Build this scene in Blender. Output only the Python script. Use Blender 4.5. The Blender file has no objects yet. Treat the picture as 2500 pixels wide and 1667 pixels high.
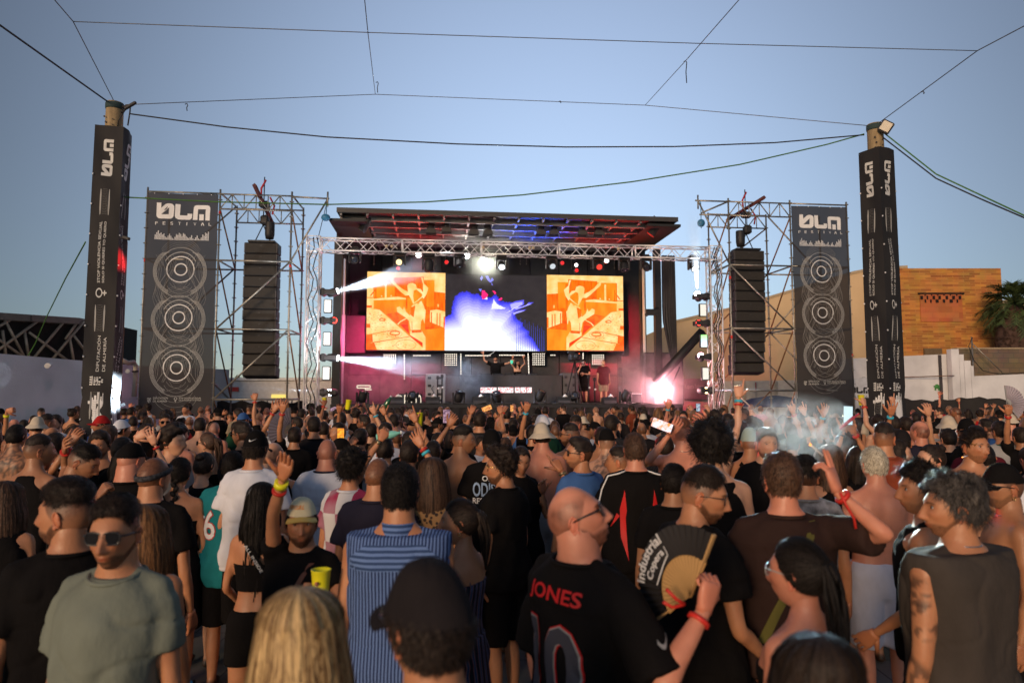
import bpy, math, random
import numpy as np
from mathutils import Vector, Matrix, Euler
R = math.radians
scene = bpy.context.scene
COL = scene.collection

# ---------------------------------------------------------------- camera
F = 1667.0            # focal length in photo pixels (photo 2500 wide)
CAM_H = 2.1
PITCH = R(4.51)
cam_d = bpy.data.cameras.new("camera")
cam = bpy.data.objects.new("camera", cam_d); COL.objects.link(cam)
cam.location = (0, 0, CAM_H); cam.rotation_euler = (R(90) + PITCH, 0, 0)
cam_d.sensor_width = 36; cam_d.lens = 24.0; cam_d.clip_end = 2000; cam_d.clip_start = 0.05
cam_d.dof.use_dof = True; cam_d.dof.focus_distance = 9.0; cam_d.dof.aperture_fstop = 2.2
scene.camera = cam

# ---------------------------------------------------------------- world, sun, exposure
SUN_EL, SUN_AZ = 11.0, 205.0      # low evening sun behind the camera, to its left/right side
world = bpy.data.worlds.new("World"); scene.world = world; world.use_nodes = True
wn = world.node_tree; bg = wn.nodes["Background"]
sky = wn.nodes.new("ShaderNodeTexSky"); sky.sky_type = 'NISHITA'; sky.sun_disc = False
sky.sun_elevation = R(SUN_EL); sky.sun_rotation = R(SUN_AZ)
sky.air_density = 1.0; sky.dust_density = 0.0; sky.ozone_density = 4.0
hsv = wn.nodes.new("ShaderNodeHueSaturation"); hsv.inputs['Saturation'].default_value = .62; hsv.inputs['Value'].default_value = 1.38; hsv.inputs['Hue'].default_value = .500
wn.links.new(sky.outputs[0], hsv.inputs['Color']); 
# sky darkened away from the view ahead: lens vignette put into the sky colour
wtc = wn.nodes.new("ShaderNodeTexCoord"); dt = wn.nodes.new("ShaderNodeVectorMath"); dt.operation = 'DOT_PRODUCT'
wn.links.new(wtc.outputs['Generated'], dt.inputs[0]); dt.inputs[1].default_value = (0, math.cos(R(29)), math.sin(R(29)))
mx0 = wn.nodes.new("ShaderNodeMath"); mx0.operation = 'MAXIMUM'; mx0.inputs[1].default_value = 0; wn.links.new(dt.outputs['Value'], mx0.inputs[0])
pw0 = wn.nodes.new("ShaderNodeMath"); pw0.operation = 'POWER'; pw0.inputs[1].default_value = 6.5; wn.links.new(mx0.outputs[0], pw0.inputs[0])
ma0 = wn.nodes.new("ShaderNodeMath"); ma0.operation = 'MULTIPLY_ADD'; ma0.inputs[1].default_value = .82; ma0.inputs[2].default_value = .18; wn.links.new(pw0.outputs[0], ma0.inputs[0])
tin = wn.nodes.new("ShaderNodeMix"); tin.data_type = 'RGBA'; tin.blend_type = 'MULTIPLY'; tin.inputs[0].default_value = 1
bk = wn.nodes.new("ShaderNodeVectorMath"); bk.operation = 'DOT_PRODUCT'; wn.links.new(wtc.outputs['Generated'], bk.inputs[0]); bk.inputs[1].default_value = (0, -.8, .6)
bm0 = wn.nodes.new("ShaderNodeMath"); bm0.operation = 'MAXIMUM'; bm0.inputs[1].default_value = 0; wn.links.new(bk.outputs['Value'], bm0.inputs[0])   # sunset side behind the camera: extra brightness added to light the crowd's backs
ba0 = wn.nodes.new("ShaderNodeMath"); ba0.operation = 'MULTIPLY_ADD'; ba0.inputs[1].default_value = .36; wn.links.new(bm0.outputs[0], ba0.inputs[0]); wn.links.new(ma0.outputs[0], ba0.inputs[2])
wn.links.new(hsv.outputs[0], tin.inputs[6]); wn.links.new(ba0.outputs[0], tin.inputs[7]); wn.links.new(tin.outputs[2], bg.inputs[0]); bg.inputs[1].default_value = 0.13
sun_d = bpy.data.lights.new("sun", 'SUN'); sun_d.energy = 1.9; sun_d.angle = R(16); sun_d.color = (1.0, 0.68, 0.42)
sun = bpy.data.objects.new("sun", sun_d); COL.objects.link(sun)
a = R(SUN_AZ)
sun_dir = Vector((math.sin(a) * math.cos(R(SUN_EL)), math.cos(a) * math.cos(R(SUN_EL)), math.sin(R(SUN_EL))))
sun.rotation_euler = sun_dir.to_track_quat('Z', 'Y').to_euler()
scene.view_settings.view_transform = 'Standard'; scene.view_settings.look = 'None'
scene.view_settings.exposure = 0.42; scene.view_settings.gamma = 1.0
scene.view_settings.use_curve_mapping = False
try:
    scene.cycles.max_bounces = 6; scene.cycles.volume_bounces = 0; scene.cycles.transparent_max_bounces = 12
    scene.cycles.volume_step_rate = 3.0; scene.cycles.volume_max_steps = 128
    scene.cycles.sample_clamp_indirect = 4.0
except Exception:
    pass

# ---------------------------------------------------------------- pixel -> place
CP, SPn = math.cos(PITCH), math.sin(PITCH)
def ray(x, y):
    dx = (x - 1250) / F; dz = (833.5 - y) / F
    return Vector((dx, CP - dz * SPn, SPn + dz * CP))
def P(x, y, Y):
    r = ray(x, y); t = Y / r.y
    return Vector((r.x * t, Y, CAM_H + r.z * t))
TH = R(6.2)           # the stage is turned a little away on its right
CT, ST = math.cos(TH), math.sin(TH)
def SP(x, y, W):      # pixel -> (u, z) on the stage-frame plane at depth W
    r = ray(x, y); t = W / (-ST * r.x + CT * r.y)
    return (CT * r.x * t + ST * r.y * t, CAM_H + r.z * t)
def S3(x, y, W):
    u, z = SP(x, y, W); return (u, W, z)

# ---------------------------------------------------------------- mesh helpers
class MB:
    def __init__(s): s.v = []; s.f = []; s.sm = []
    def add(s, vs, fs, smooth=False):
        n = len(s.v); s.v += [tuple(p) for p in vs]
        s.f += [tuple(i + n for i in q) for q in fs]; s.sm += [smooth] * len(fs)
        return s
    def box(s, a, b, rot=None, piv=None):
        (x0, y0, z0), (x1, y1, z1) = a, b
        vs = [(x0,y0,z0),(x1,y0,z0),(x1,y1,z0),(x0,y1,z0),(x0,y0,z1),(x1,y0,z1),(x1,y1,z1),(x0,y1,z1)]
        if rot is not None:
            c = Vector(piv) if piv is not None else Vector(((x0+x1)/2,(y0+y1)/2,(z0+z1)/2))
            vs = [tuple(c + rot @ (Vector(p) - c)) for p in vs]
        return s.add(vs, [(0,3,2,1),(4,5,6,7),(0,1,5,4),(1,2,6,5),(2,3,7,6),(3,0,4,7)])
    def cbox(s, c, d, rot=None):
        return s.box([c[i]-d[i]/2 for i in range(3)], [c[i]+d[i]/2 for i in range(3)], rot, c)
    def bevbox(s, c, d, b, rot=None):     # chamfered box
        hx, hy, hz = d[0]/2, d[1]/2, d[2]/2
        vs = []; fs = []
        def oct_(hx, hy, z): return [(-hx+b,-hy,z),(hx-b,-hy,z),(hx,-hy+b,z),(hx,hy-b,z),(hx-b,hy,z),(-hx+b,hy,z),(-hx,hy-b,z),(-hx,-hy+b,z)]
        for (e, z) in ((b, -hz), (0, -hz+b), (0, hz-b), (b, hz)):
            vs += [((1 - e/hx)*p[0], (1 - e/hy)*p[1], p[2]) for p in oct_(hx, hy, z)]
        for k in range(3):
            for i in range(8):
                j = (i+1) % 8; fs.append((k*8+i, k*8+j, k*8+8+j, k*8+8+i))
        fs.append(tuple(range(7, -1, -1))); fs.append(tuple(range(24, 32)))
        m = rot if rot is not None else Matrix.Identity(3)
        return s.add([tuple(Vector(c) + m @ Vector(p)) for p in vs], fs)
    def tube(s, p0, p1, r, seg=8, r1=None, smooth=True, cap=True):
        p0, p1 = Vector(p0), Vector(p1); d = (p1 - p0)
        if d.length < 1e-6: return s
        q = d.to_track_quat('Z', 'Y'); r1 = r if r1 is None else r1
        vs = []
        for (p, rr) in ((p0, r), (p1, r1)):
            for i in range(seg):
                a = 2*math.pi*i/seg; vs.append(tuple(p + q @ Vector((rr*math.cos(a), rr*math.sin(a), 0))))
        n = len(s.v); s.add(vs, [(i, (i+1) % seg, seg+(i+1) % seg, seg+i) for i in range(seg)], smooth)
        if cap:
            s.f += [tuple(n + i for i in range(seg-1, -1, -1)), tuple(n + seg + i for i in range(seg))]; s.sm += [False, False]
        return s
    def path(s, pts, r, seg=6, closed=False):
        pts = [Vector(p) for p in pts]; n = len(pts); vs = []
        rr = r if hasattr(r, '__len__') else [r]*n
        up = Vector((0.13, 0.27, 0.95))
        for i, p in enumerate(pts):
            t = (pts[(i+1) % n] - pts[i-1]) if (closed or 0 < i < n-1) else ((pts[1]-pts[0]) if i == 0 else (pts[-1]-pts[-2]))
            t.normalize(); e = t.cross(up)
            if e.length < 1e-3: e = t.cross(Vector((1,0,0)))
            e.normalize(); g = t.cross(e)
            for k in range(seg):
                a = 2*math.pi*k/seg; vs.append(tuple(p + e*(rr[i]*math.cos(a)) + g*(rr[i]*math.sin(a))))
        fs = []
        for i in range(n if closed else n-1):
            j = (i+1) % n
            for k in range(seg):
                l = (k+1) % seg; fs.append((i*seg+k, i*seg+l, j*seg+l, j*seg+k))
        if not closed:
            fs += [tuple(range(seg-1, -1, -1)), tuple((n-1)*seg+k for k in range(seg))]
        return s.add(vs, fs, True)
    def lathe(s, c, prof, seg=24, rot=None):   # prof: (r, z) list, about z
        m = rot if rot is not None else Matrix.Identity(3); c = Vector(c); vs = []
        for (r, z) in prof:
            for i in range(seg):
                a = 2*math.pi*i/seg; vs.append(tuple(c + m @ Vector((r*math.cos(a), r*math.sin(a), z))))
        fs = []
        for k in range(len(prof)-1):
            for i in range(seg):
                j = (i+1) % seg; fs.append((k*seg+i, k*seg+j, (k+1)*seg+j, (k+1)*seg+i))
        fs += [tuple(range(seg-1, -1, -1)), tuple((len(prof)-1)*seg + i for i in range(seg))]
        return s.add(vs, fs, True)
    def sph(s, c, r, seg=16, rings=10, rot=None):
        r = r if hasattr(r, '__len__') else (r, r, r); m = rot if rot is not None else Matrix.Identity(3); c = Vector(c)
        vs = []; fs = []
        for j in range(rings+1):
            t = math.pi*j/rings
            for i in range(seg):
                a = 2*math.pi*i/seg
                vs.append(tuple(c + m @ Vector((r[0]*math.sin(t)*math.cos(a), r[1]*math.sin(t)*math.sin(a), r[2]*math.cos(t)))))
        for j in range(rings):
            for i in range(seg):
                k = (i+1) % seg; fs.append((j*seg+i, (j+1)*seg+i, (j+1)*seg+k, j*seg+k))
        return s.add(vs, fs, True)
    def poly(s, pts): return s.add(pts, [tuple(range(len(pts)))])
    def prism(s, pts, d):      # polygon extruded by vector d
        n = len(pts); d = Vector(d)
        vs = [tuple(p) for p in pts] + [tuple(Vector(p)+d) for p in pts]
        return s.add(vs, [tuple(range(n)), tuple(range(2*n-1, n-1, -1))] + [(i, n+i, n+(i+1) % n, (i+1) % n) for i in range(n)])
    def mesh(s, name, off=(0,0,0)):
        me = bpy.data.meshes.new(name)
        ox, oy, oz = off
        me.from_pydata([(x-ox, y-oy, z-oz) for x, y, z in s.v], [], s.f)
        if any(s.sm): me.polygons.foreach_set('use_smooth', s.sm)
        me.update(); return me

BASE = {}
def tag(o, label=None, cat=None, group=None, kind=None):
    if label: o['label'] = label
    if cat: o['category'] = cat
    if group: o['group'] = group
    if kind: o['kind'] = kind
    return o
def place(o, base, ang):
    c, s_ = math.cos(ang), math.sin(ang)
    o.location = (c*base[0] - s_*base[1], s_*base[0] + c*base[1], base[2]); o.rotation_euler = (0, 0, ang)
    BASE[o.name] = base
def thing(name, label, cat, base=(0,0,0), group=None, ang=0.0):
    o = bpy.data.objects.new(name, None); COL.objects.link(o); o.empty_display_size = .3
    place(o, base, ang); return tag(o, label, cat, group)
def part(name, mb, m, parent, label=None):
    b = BASE[parent.name]
    me = mb.mesh(name, b) if isinstance(mb, MB) else mb
    if m: me.materials.append(m)
    o = bpy.data.objects.new(name, me); COL.objects.link(o); o.parent = parent; BASE[o.name] = b
    if label: o['label'] = label
    return o
def solo(name, mb, m, label=None, cat=None, base=(0,0,0), group=None, ang=0.0, kind=None):
    me = mb.mesh(name, base); me.materials.append(m)
    o = bpy.data.objects.new(name, me); COL.objects.link(o); place(o, base, ang)
    return tag(o, label, cat, group, kind)
def copy_tree(o, parent=None):
    c = o.copy(); COL.objects.link(c); c.parent = parent
    for ch in list(o.children): copy_tree(ch, c)
    return c

# ---------------------------------------------------------------- materials
MATS = {}
def mat(name, col, rough=.6, metal=0., var=.12, ns=6., bump=0., bs=40., spec=.4, coat=0., stretch=None):
    if name in MATS: return MATS[name]
    m = bpy.data.materials.new(name); m.use_nodes = True; nt = m.node_tree; n = nt.nodes; L = nt.links
    b = n["Principled BSDF"]; b.inputs['Roughness'].default_value = rough; b.inputs['Metallic'].default_value = metal
    b.inputs['Specular IOR Level'].default_value = spec
    if coat: b.inputs['Coat Weight'].default_value = coat
    tc = n.new('ShaderNodeTexCoord'); mp = n.new('ShaderNodeMapping'); L.new(tc.outputs['Object'], mp.inputs[0])
    if stretch: mp.inputs['Scale'].default_value = stretch
    nz = n.new('ShaderNodeTexNoise'); nz.inputs['Scale'].default_value = ns; nz.inputs['Detail'].default_value = 5
    L.new(mp.outputs[0], nz.inputs['Vector'])
    r = n.new('ShaderNodeValToRGB'); L.new(nz.outputs['Fac'], r.inputs[0])
    r.color_ramp.elements[0].position = .3; r.color_ramp.elements[1].position = .7
    r.color_ramp.elements[0].color = [c*(1-var) for c in col[:3]] + [1]
    r.color_ramp.elements[1].color = [min(1, c*(1+var)) for c in col[:3]] + [1]
    L.new(r.outputs[0], b.inputs['Base Color'])
    if bump:
        n2 = n.new('ShaderNodeTexNoise'); n2.inputs['Scale'].default_value = bs; n2.inputs['Detail'].default_value = 4
        L.new(mp.outputs[0], n2.inputs['Vector'])
        bp = n.new('ShaderNodeBump'); bp.inputs['Strength'].default_value = bump; bp.inputs['Distance'].default_value = .02
        L.new(n2.outputs['Fac'], bp.inputs['Height']); L.new(bp.outputs[0], b.inputs['Normal'])
    MATS[name] = m; return m
def emi(name, col, st):
    if name in MATS: return MATS[name]
    m = bpy.data.materials.new(name); m.use_nodes = True; n = m.node_tree.nodes
    b = n["Principled BSDF"]; b.inputs['Base Color'].default_value = (.02,.02,.02,1)
    b.inputs['Specular IOR Level'].default_value = .08; b.inputs['Emission Color'].default_value = (*col, 1); b.inputs['Emission Strength'].default_value = st
    MATS[name] = m; return m
def volmat(name, col, dens, noise=0., nscale=2., emis=None, falloff=None, lo=.25, hi=.68):
    m = bpy.data.materials.new(name); m.use_nodes = True; nt = m.node_tree; n = nt.nodes; L = nt.links
    n.remove(n["Principled BSDF"]); out = n["Material Output"]
    v = n.new('ShaderNodeVolumePrincipled'); v.inputs['Color'].default_value = (*col, 1); v.inputs['Density'].default_value = dens
    v.inputs['Anisotropy'].default_value = .0
    L.new(v.outputs[0], out.inputs['Volume'])
    if noise or falloff:
        tc = n.new('ShaderNodeTexCoord'); last = None
        mul = n.new('ShaderNodeMath'); mul.operation = 'MULTIPLY'; mul.inputs[1].default_value = dens
        if noise:
            nz = n.new('ShaderNodeTexNoise'); nz.inputs['Scale'].default_value = nscale; nz.inputs['Detail'].default_value = 3
            nz.inputs['Distortion'].default_value = 1.6
            L.new(tc.outputs['Object'], nz.inputs['Vector'])
            mr = n.new('ShaderNodeMapRange'); mr.inputs[1].default_value = lo; mr.inputs[2].default_value = hi
            L.new(nz.outputs['Fac'], mr.inputs[0]); last = mr.outputs[0]
        if falloff:       # generated coords, spherical fade towards the bounds
            mp = n.new('ShaderNodeMapping'); mp.inputs['Location'].default_value = (-1,-1,-1); mp.inputs['Scale'].default_value = (2,2,2)
            L.new(tc.outputs['Generated'], mp.inputs[0])
            g = n.new('ShaderNodeTexGradient'); g.gradient_type = 'SPHERICAL'; L.new(mp.outputs[0], g.inputs[0])
            pw = n.new('ShaderNodeMath'); pw.operation = 'POWER'; pw.inputs[1].default_value = falloff; L.new(g.outputs['Fac'], pw.inputs[0])
            if last is not None:
                m2 = n.new('ShaderNodeMath'); m2.operation = 'MULTIPLY'; L.new(last, m2.inputs[0]); L.new(pw.outputs[0], m2.inputs[1]); last = m2.outputs[0]
            else: last = pw.outputs[0]
        L.new(last, mul.inputs[0]); L.new(mul.outputs[0], v.inputs['Density'])
    return m

M_BLACK = mat('black_paint', (.016,.016,.018), .55, bump=.1)
M_DARK = mat('dark_panel', (.03,.028,.03), .6, bump=.15, bs=20)
M_DARK2 = mat('charcoal_panel', (.05,.048,.052), .55, bump=.15, bs=20)
M_ALU = mat('aluminium', (.80,.80,.82), .35, .35, var=.06)
M_SCAF = mat('galvanised_steel', (.30,.285,.25), .45, .75, var=.25, ns=9, bump=.1)
M_RUST = mat('rusty_steel', (.20,.10,.045), .7, .3, var=.3)
M_WHITE = mat('white_print', (.72,.72,.72), .6, var=.04)
M_GREY = mat('grey_print', (.34,.34,.33), .6, var=.04)
M_RED = mat('red_plastic', (.55,.03,.02), .45)
M_YEL = mat('yellow_plastic', (.75,.72,.02), .4)
M_CABLE = mat('black_cable', (.02,.02,.02), .6)
M_WIRE = mat('steel_wire', (.12,.13,.15), .5, .3)
M_GREEN = mat('green_cable', (.06,.17,.03), .6)

# ---------------------------------------------------------------- lettering
TMP = bpy.data.scenes.new('tmp_build')
def tmp_eval(o):
    TMP.collection.objects.link(o); vl = TMP.view_layers[0]; vl.update(); dg = vl.depsgraph
    me = bpy.data.meshes.new_from_object(o.evaluated_get(dg), depsgraph=dg)
    TMP.collection.objects.unlink(o); return me
TXT = {}
def text2d(s, bold=0.0, narrow=1.0, spacing=1.0):
    k = (s, bold, spacing)
    if k not in TXT:
        c = bpy.data.curves.new('lettering', 'FONT'); c.body = s; c.size = 1; c.offset = bold; c.space_character = spacing
        c.resolution_u = 3
        o = bpy.data.objects.new('lettering', c); me = tmp_eval(o)
        vs = [(v.co.x, v.co.y) for v in me.vertices]; fs = [tuple(p.vertices) for p in me.polygons]
        x0 = min(v[0] for v in vs); x1 = max(v[0] for v in vs); y0 = min(v[1] for v in vs); y1 = max(v[1] for v in vs)
        vs = [((x-x0)/(x1-x0), (y-y0)/(y1-y0)) for x, y in vs]
        TXT[k] = (vs, fs, (x1-x0)/(y1-y0)); bpy.data.objects.remove(o); bpy.data.meshes.remove(me)
    return TXT[k]
class Art:      # flat artwork in its own (x, y), to be laid on a surface by a mapping
    def __init__(s): s.v = []; s.f = []
    def add(s, vs, fs):
        n = len(s.v); s.v += list(vs); s.f += [tuple(i+n for i in q) for q in fs]; return s
    def text(s, t, x, y, w, h=None, rot=0, bold=0.0, spacing=1.0):
        vs, fs, asp = text2d(t, bold, 1, spacing); h = h or w/asp; c, d = math.cos(rot), math.sin(rot)
        return s.add([(x + c*a*w - d*b*h, y + d*a*w + c*b*h) for a, b in vs], fs)
    def rect(s, x0, y0, x1, y1): return s.add([(x0,y0),(x1,y0),(x1,y1),(x0,y1)], [(0,1,2,3)])
    def poly(s, pts): return s.add(pts, [tuple(range(len(pts)))])
    def ring(s, cx, cy, r, w, a0=0, a1=360, seg=56, sx=1.0, sy=1.0):
        full = (a1 - a0) >= 360; n = max(6, int(seg*(a1-a0)/360)); vs = []
        for i in range(n + (0 if full else 1)):
            a = R(a0 + (a1-a0)*i/n)
            for rr in (r - w/2, r + w/2): vs.append((cx + sx*rr*math.cos(a), cy + sy*rr*math.sin(a)))
        m = n if full else n
        return s.add(vs, [(2*i, 2*i+1, (2*i+3) % len(vs), (2*i+2) % len(vs)) for i in range(m)])
    def stroke(s, pts, w):
        for (x0, y0), (x1, y1) in zip(pts[:-1], pts[1:]):
            l = math.hypot(x1-x0, y1-y0) or 1; nx, ny = -(y1-y0)/l*w/2, (x1-x0)/l*w/2
            s.add([(x0-nx,y0-ny),(x1-nx,y1-ny),(x1+nx,y1+ny),(x0+nx,y0+ny)], [(0,1,2,3)])
        return s
    def art(s, o, f=lambda p: p): return s.add([f(p) for p in o.v], o.f)
    def mb(s, fn): return MB().add([fn(x, y) for x, y in s.v], s.f)

def quads(*rects):
    a = Art()
    for r in rects: a.rect(*r)
    return a
def festival_logo():     # unit: width 1, height .32 (the three block letters)
    a = Art(); k = 1/775.0
    def pl(pts): a.poly([((x-232)*k, (510-y)*k) for x, y in pts])
    # first letter: rounded block with a cut top-left and a slanted counter
    pl([(238,270),(303,270),(303,350),(305,446),(303,448),(303,509),(262,504),(240,485),(232,460)])
    pl([(303,350),(365,290),(400,278),(440,278),(415,338),(303,446)])
    pl([(415,338),(440,278),(465,288),(484,315),(488,350),(480,470),(465,497),(440,510),(410,510),(412,446)])
    pl([(303,446),(412,446),(410,510),(303,509)])
    # second letter
    pl([(500,280),(570,280),(568,450),(540,512),(510,495),(497,465)])
    pl([(568,452),(674,452),(700,517),(545,517),(540,512),(556,480)])
    pl([(676,420),(744,424),(740,485),(725,508),(700,517),(674,452)])
    # third letter
    pl([(755,515),(763,325),(775,300),(800,288),(840,350),(827,352),(823,517)])
    pl([(800,288),(965,290),(945,352),(840,350)])
    pl([(965,290),(995,300),(1010,330),(1006,525),(940,522),(945,352)])
    pl([(850,428),(918,430),(915,523),(848,521)])
    return a
def look(d): return Vector(d).normalized().to_track_quat('Z','Y').to_matrix()
# ================================================================ ground, walls, buildings
def brickmat(name, c1, c2, mortar, sc, bw=.5, rh=.25, ms=.012, bump=.4, rot=(R(90),0,0)):
    m = bpy.data.materials.new(name); m.use_nodes = True; nt = m.node_tree; n = nt.nodes; L = nt.links
    b = n["Principled BSDF"]; b.inputs['Roughness'].default_value = .85
    tc = n.new('ShaderNodeTexCoord'); mp = n.new('ShaderNodeMapping'); mp.inputs['Rotation'].default_value = rot
    L.new(tc.outputs['Object'], mp.inputs[0])
    br = n.new('ShaderNodeTexBrick'); br.inputs['Scale'].default_value = sc
    br.inputs['Color1'].default_value = (*c1,1); br.inputs['Color2'].default_value = (*c2,1); br.inputs['Mortar'].default_value = (*mortar,1)
    br.inputs['Mortar Size'].default_value = ms; br.inputs['Brick Width'].default_value = bw; br.inputs['Row Height'].default_value = rh
    L.new(mp.outputs[0], br.inputs['Vector'])
    nz = n.new('ShaderNodeTexNoise'); nz.inputs['Scale'].default_value = 1.4; nz.inputs['Detail'].default_value = 8
    L.new(mp.outputs[0], nz.inputs['Vector'])
    mx = n.new('ShaderNodeMix'); mx.data_type = 'RGBA'; mx.blend_type = 'MULTIPLY'; mx.inputs[0].default_value = .55
    L.new(br.outputs['Color'], mx.inputs[6]); L.new(nz.outputs['Color'], mx.inputs[7])
    hs = n.new('ShaderNodeHueSaturation'); hs.inputs['Value'].default_value = 1.45; L.new(mx.outputs[2], hs.inputs['Color'])
    L.new(hs.outputs[0], b.inputs['Base Color'])
    bp = n.new('ShaderNodeBump'); bp.inputs['Strength'].default_value = bump; bp.inputs['Distance'].default_value = .02
    L.new(br.outputs['Fac'], bp.inputs['Height']); bp.invert = True; L.new(bp.outputs[0], b.inputs['Normal'])
    return m
M_GROUND = brickmat('concrete_paving', (.17,.16,.15), (.13,.125,.12), (.07,.065,.06), 1.6, 1.0, 1.0, .012, .3, (0,0,0))
g = MB(); g.box((-400, -60, -.4), (400, 900, 0)); solo('ground', g, M_GROUND, kind='structure')

M_WALLW = mat('white_render', (.60,.60,.61), .85, var=.20, ns=.9, bump=.35, bs=14)
M_WALLG = mat('grey_render', (.70,.73,.77), .85, var=.14, ns=.6, bump=.35, bs=14)
M_BEIGE = mat('beige_render', (.50,.365,.215), .85, var=.13, ns=.45, bump=.3, bs=6)
M_BRICK = brickmat('thin_orange_brick', (.50,.225,.045), (.27,.095,.02), (.42,.20,.055), 1.0, .62, .13, .014, .5)
M_BLOCK = brickmat('concrete_block', (.17,.115,.075), (.13,.09,.06), (.10,.08,.06), 1.0, .45, .22, .012, .5)
M_TERRA = brickmat('terracotta_tile', (.46,.15,.05), (.36,.10,.035), (.28,.09,.03), 1.0, .75, .32, .004, .2)

# left boundary wall, running away along the left side
def seg_wall(name, pts, th, m, label, cat, zb=0.0, kind=None):
    """pts: list of (x_px, ytop_px, Y depth): a wall standing on the ground along these points"""
    mb = MB(); top = [P(*p) for p in pts]
    for a_, b_ in zip(top[:-1], top[1:]):
        d = Vector((b_.x-a_.x, b_.y-a_.y, 0)).normalized(); nrm = Vector((-d.y, d.x, 0))*th
        if nrm.y < 0: nrm = -nrm
        vs = [(a_.x,a_.y,zb),(b_.x,b_.y,zb),(b_.x,b_.y,b_.z),(a_.x,a_.y,a_.z)]
        vs += [(x+nrm.x, y+nrm.y, z) for x, y, z in vs]
        mb.add(vs, [(0,1,2,3),(7,6,5,4),(3,2,6,7),(1,5,6,2),(0,3,7,4)])
    base = (top[0].x, top[0].y, zb)
    return solo(name, mb, m, label, cat, base)
lw = seg_wall('boundary_wall', [(-700,830,13), (-60,858,17.0), (345,893,23.5), (560,902,27.5)], .25, M_WALLG,
              'tall pale grey rendered wall on the left behind the banner pillar', 'wall')
# coping, pipes and stub outlets on it
B = P(345,893,23.4)
t = thing('drain_pipe', 'cream drain pipe bending down the grey wall beside the left banner', 'pipe', (B.x, B.y, 0))
pts = [P(284,877,21.9), P(300,880,22.0), P(312,886,22.2), P(326,884,22.4), P(331,892,22.5), P(330,930,22.5), P(327,968,22.5)]
part('pipe', MB().path(pts, .075, 10), mat('cream_pvc', (.48,.42,.32), .5), t)
part('bracket', MB().tube(P(330,905,22.45), P(330,908,22.45), .1, 10), M_CABLE, t)
for (x, y, d_, lab) in ((120,891,18.4,'short white pipe stub sticking out of the grey wall left of the pillar'),
                        (313,905,22.2,'short white pipe stub in the grey wall beside the drain pipe')):
    c = P(x, y, d_); o = MB().tube(c, c + Vector((.12,-.25,-.03)), .07, 12)
    o.tube(c + Vector((.121,-.252,-.03)), c + Vector((.123,-.256,-.03)), .055, 12)
    solo('pipe_stub', o, mat('white_pvc', (.6,.58,.55), .5), lab, 'pipe', tuple(c), 'pipe stubs in the grey wall')
# dark netted shed with steel lattice above the wall at far left
t = thing('netted_shed', 'dark netted shed with a steel lattice front rising behind the grey wall', 'shed', (-17, 22, 0))
y0, y1 = 20.0, 24.5
A0, A1 = P(-420,735,17.5), P(196,776,24.0)
B0, B1 = P(-420,835,17.5), P(196,885,24.0)
mb = MB(); off = Vector((-.5, 4, 0))
q = [A0+Vector((0,.6,0)), A1+Vector((0,.6,0)), Vector((A1.x, A1.y+.6, 1)), Vector((A0.x, A0.y+.6, 1))]
mb.prism(q, off); part('netting', mb, mat('shade_netting', (.012,.010,.009), .95), t)
mb = MB()
for i in range(4):
    a_ = A0.lerp(A1, i/4+.004); b_ = A0.lerp(A1, (i+1)/4-.004); d = (b_-a_)
    mb.prism([a_, b_, b_+Vector((0,0,-.22)), a_+Vector((0,0,-.22))], (-.05,.5,0))
part('fascia', mb, mat('weathered_tin', (.16,.14,.12), .7), t)
def on(fx, fz): a_ = A0.lerp(A1, fx); b_ = B0.lerp(B1, fx); return a_.lerp(b_, fz)
M_LATT = mat('old_galvanised', (.33,.27,.20), .6, .5, var=.25)
for (fa, za, fb, zb_) in ((.60,.05,.70,1.0),(.70,.4,.72,1.0),(.72,.4,.92,1.0),(.92,.4,.945,1.0),(.945,.4,1.0,.7),(.52,.4,.70,1.0),(.60,.4,.615,1.0),
                         (.66,.06,.40,1.),(.78,.06,.55,1.),(.90,.06,.74,1.),(1.0,.06,.83,1.),(.97,.06,.9,.5),(.40,.1,.52,1.),(.30,.1,.40,1.0)):
    part('lattice_bar', MB().tube(on(fa,za)+Vector((0,.2,0)), on(fb,zb_)+Vector((0,.2,0)), .045, 6), M_LATT, t)

# right: beige hall, brick block, white walls, block wall
t = thing('hall_building', 'big beige rendered hall rising to the right behind the right scaffold', 'building', (12, 36, 0))
mb = MB()
pts = [P(1640,790,42), P(1790,755,42), P(2082,669,40), P(2128,660,39.6), P(2215,655,39)]
for a_, b_ in zip(pts[:-1], pts[1:]):
    mb.add([(a_.x,a_.y,0),(b_.x,b_.y,0),tuple(b_),tuple(a_),(a_.x,a_.y+12,0),(b_.x,b_.y+12,0),(b_.x,b_.y+12,b_.z),(a_.x,a_.y+12,a_.z)],
           [(0,1,2,3),(3,2,6,7),(0,3,7,4),(1,5,6,2)])
part('wall', mb, M_BEIGE, t)
mb = MB()
for a_, b_ in zip(pts[:-1], pts[1:]):
    mb.prism([a_+Vector((0,-.06,0)), b_+Vector((0,-.06,0)), b_+Vector((0,-.06,.16)), a_+Vector((0,-.06,.16))], (0,.4,0))
part('coping', mb, mat('beige_coping', (.36,.28,.18), .8), t)
t = thing('brick_building', 'orange thin-brick building with a recessed terracotta panel at right', 'building', (22, 34, 0))
q = [P(2206,655,38), P(2438,657,38), P(2452,862,38), P(2228,872,38)]
mb = MB(); a_, b_ = q[0], q[1]; xr = (q[1].x+q[2].x)/2+.1
mb.box((a_.x-.4, 38, 0), (xr, 46, a_.z)); part('wall', mb, M_BRICK, t)
c0, c1 = P(2247,718,37.9), P(2353,785,37.9)
pn = part('recessed_panel', MB().box((c0.x,37.93,c1.z),(c1.x,37.98,c0.z)), M_TERRA, t)
mb = MB()
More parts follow.
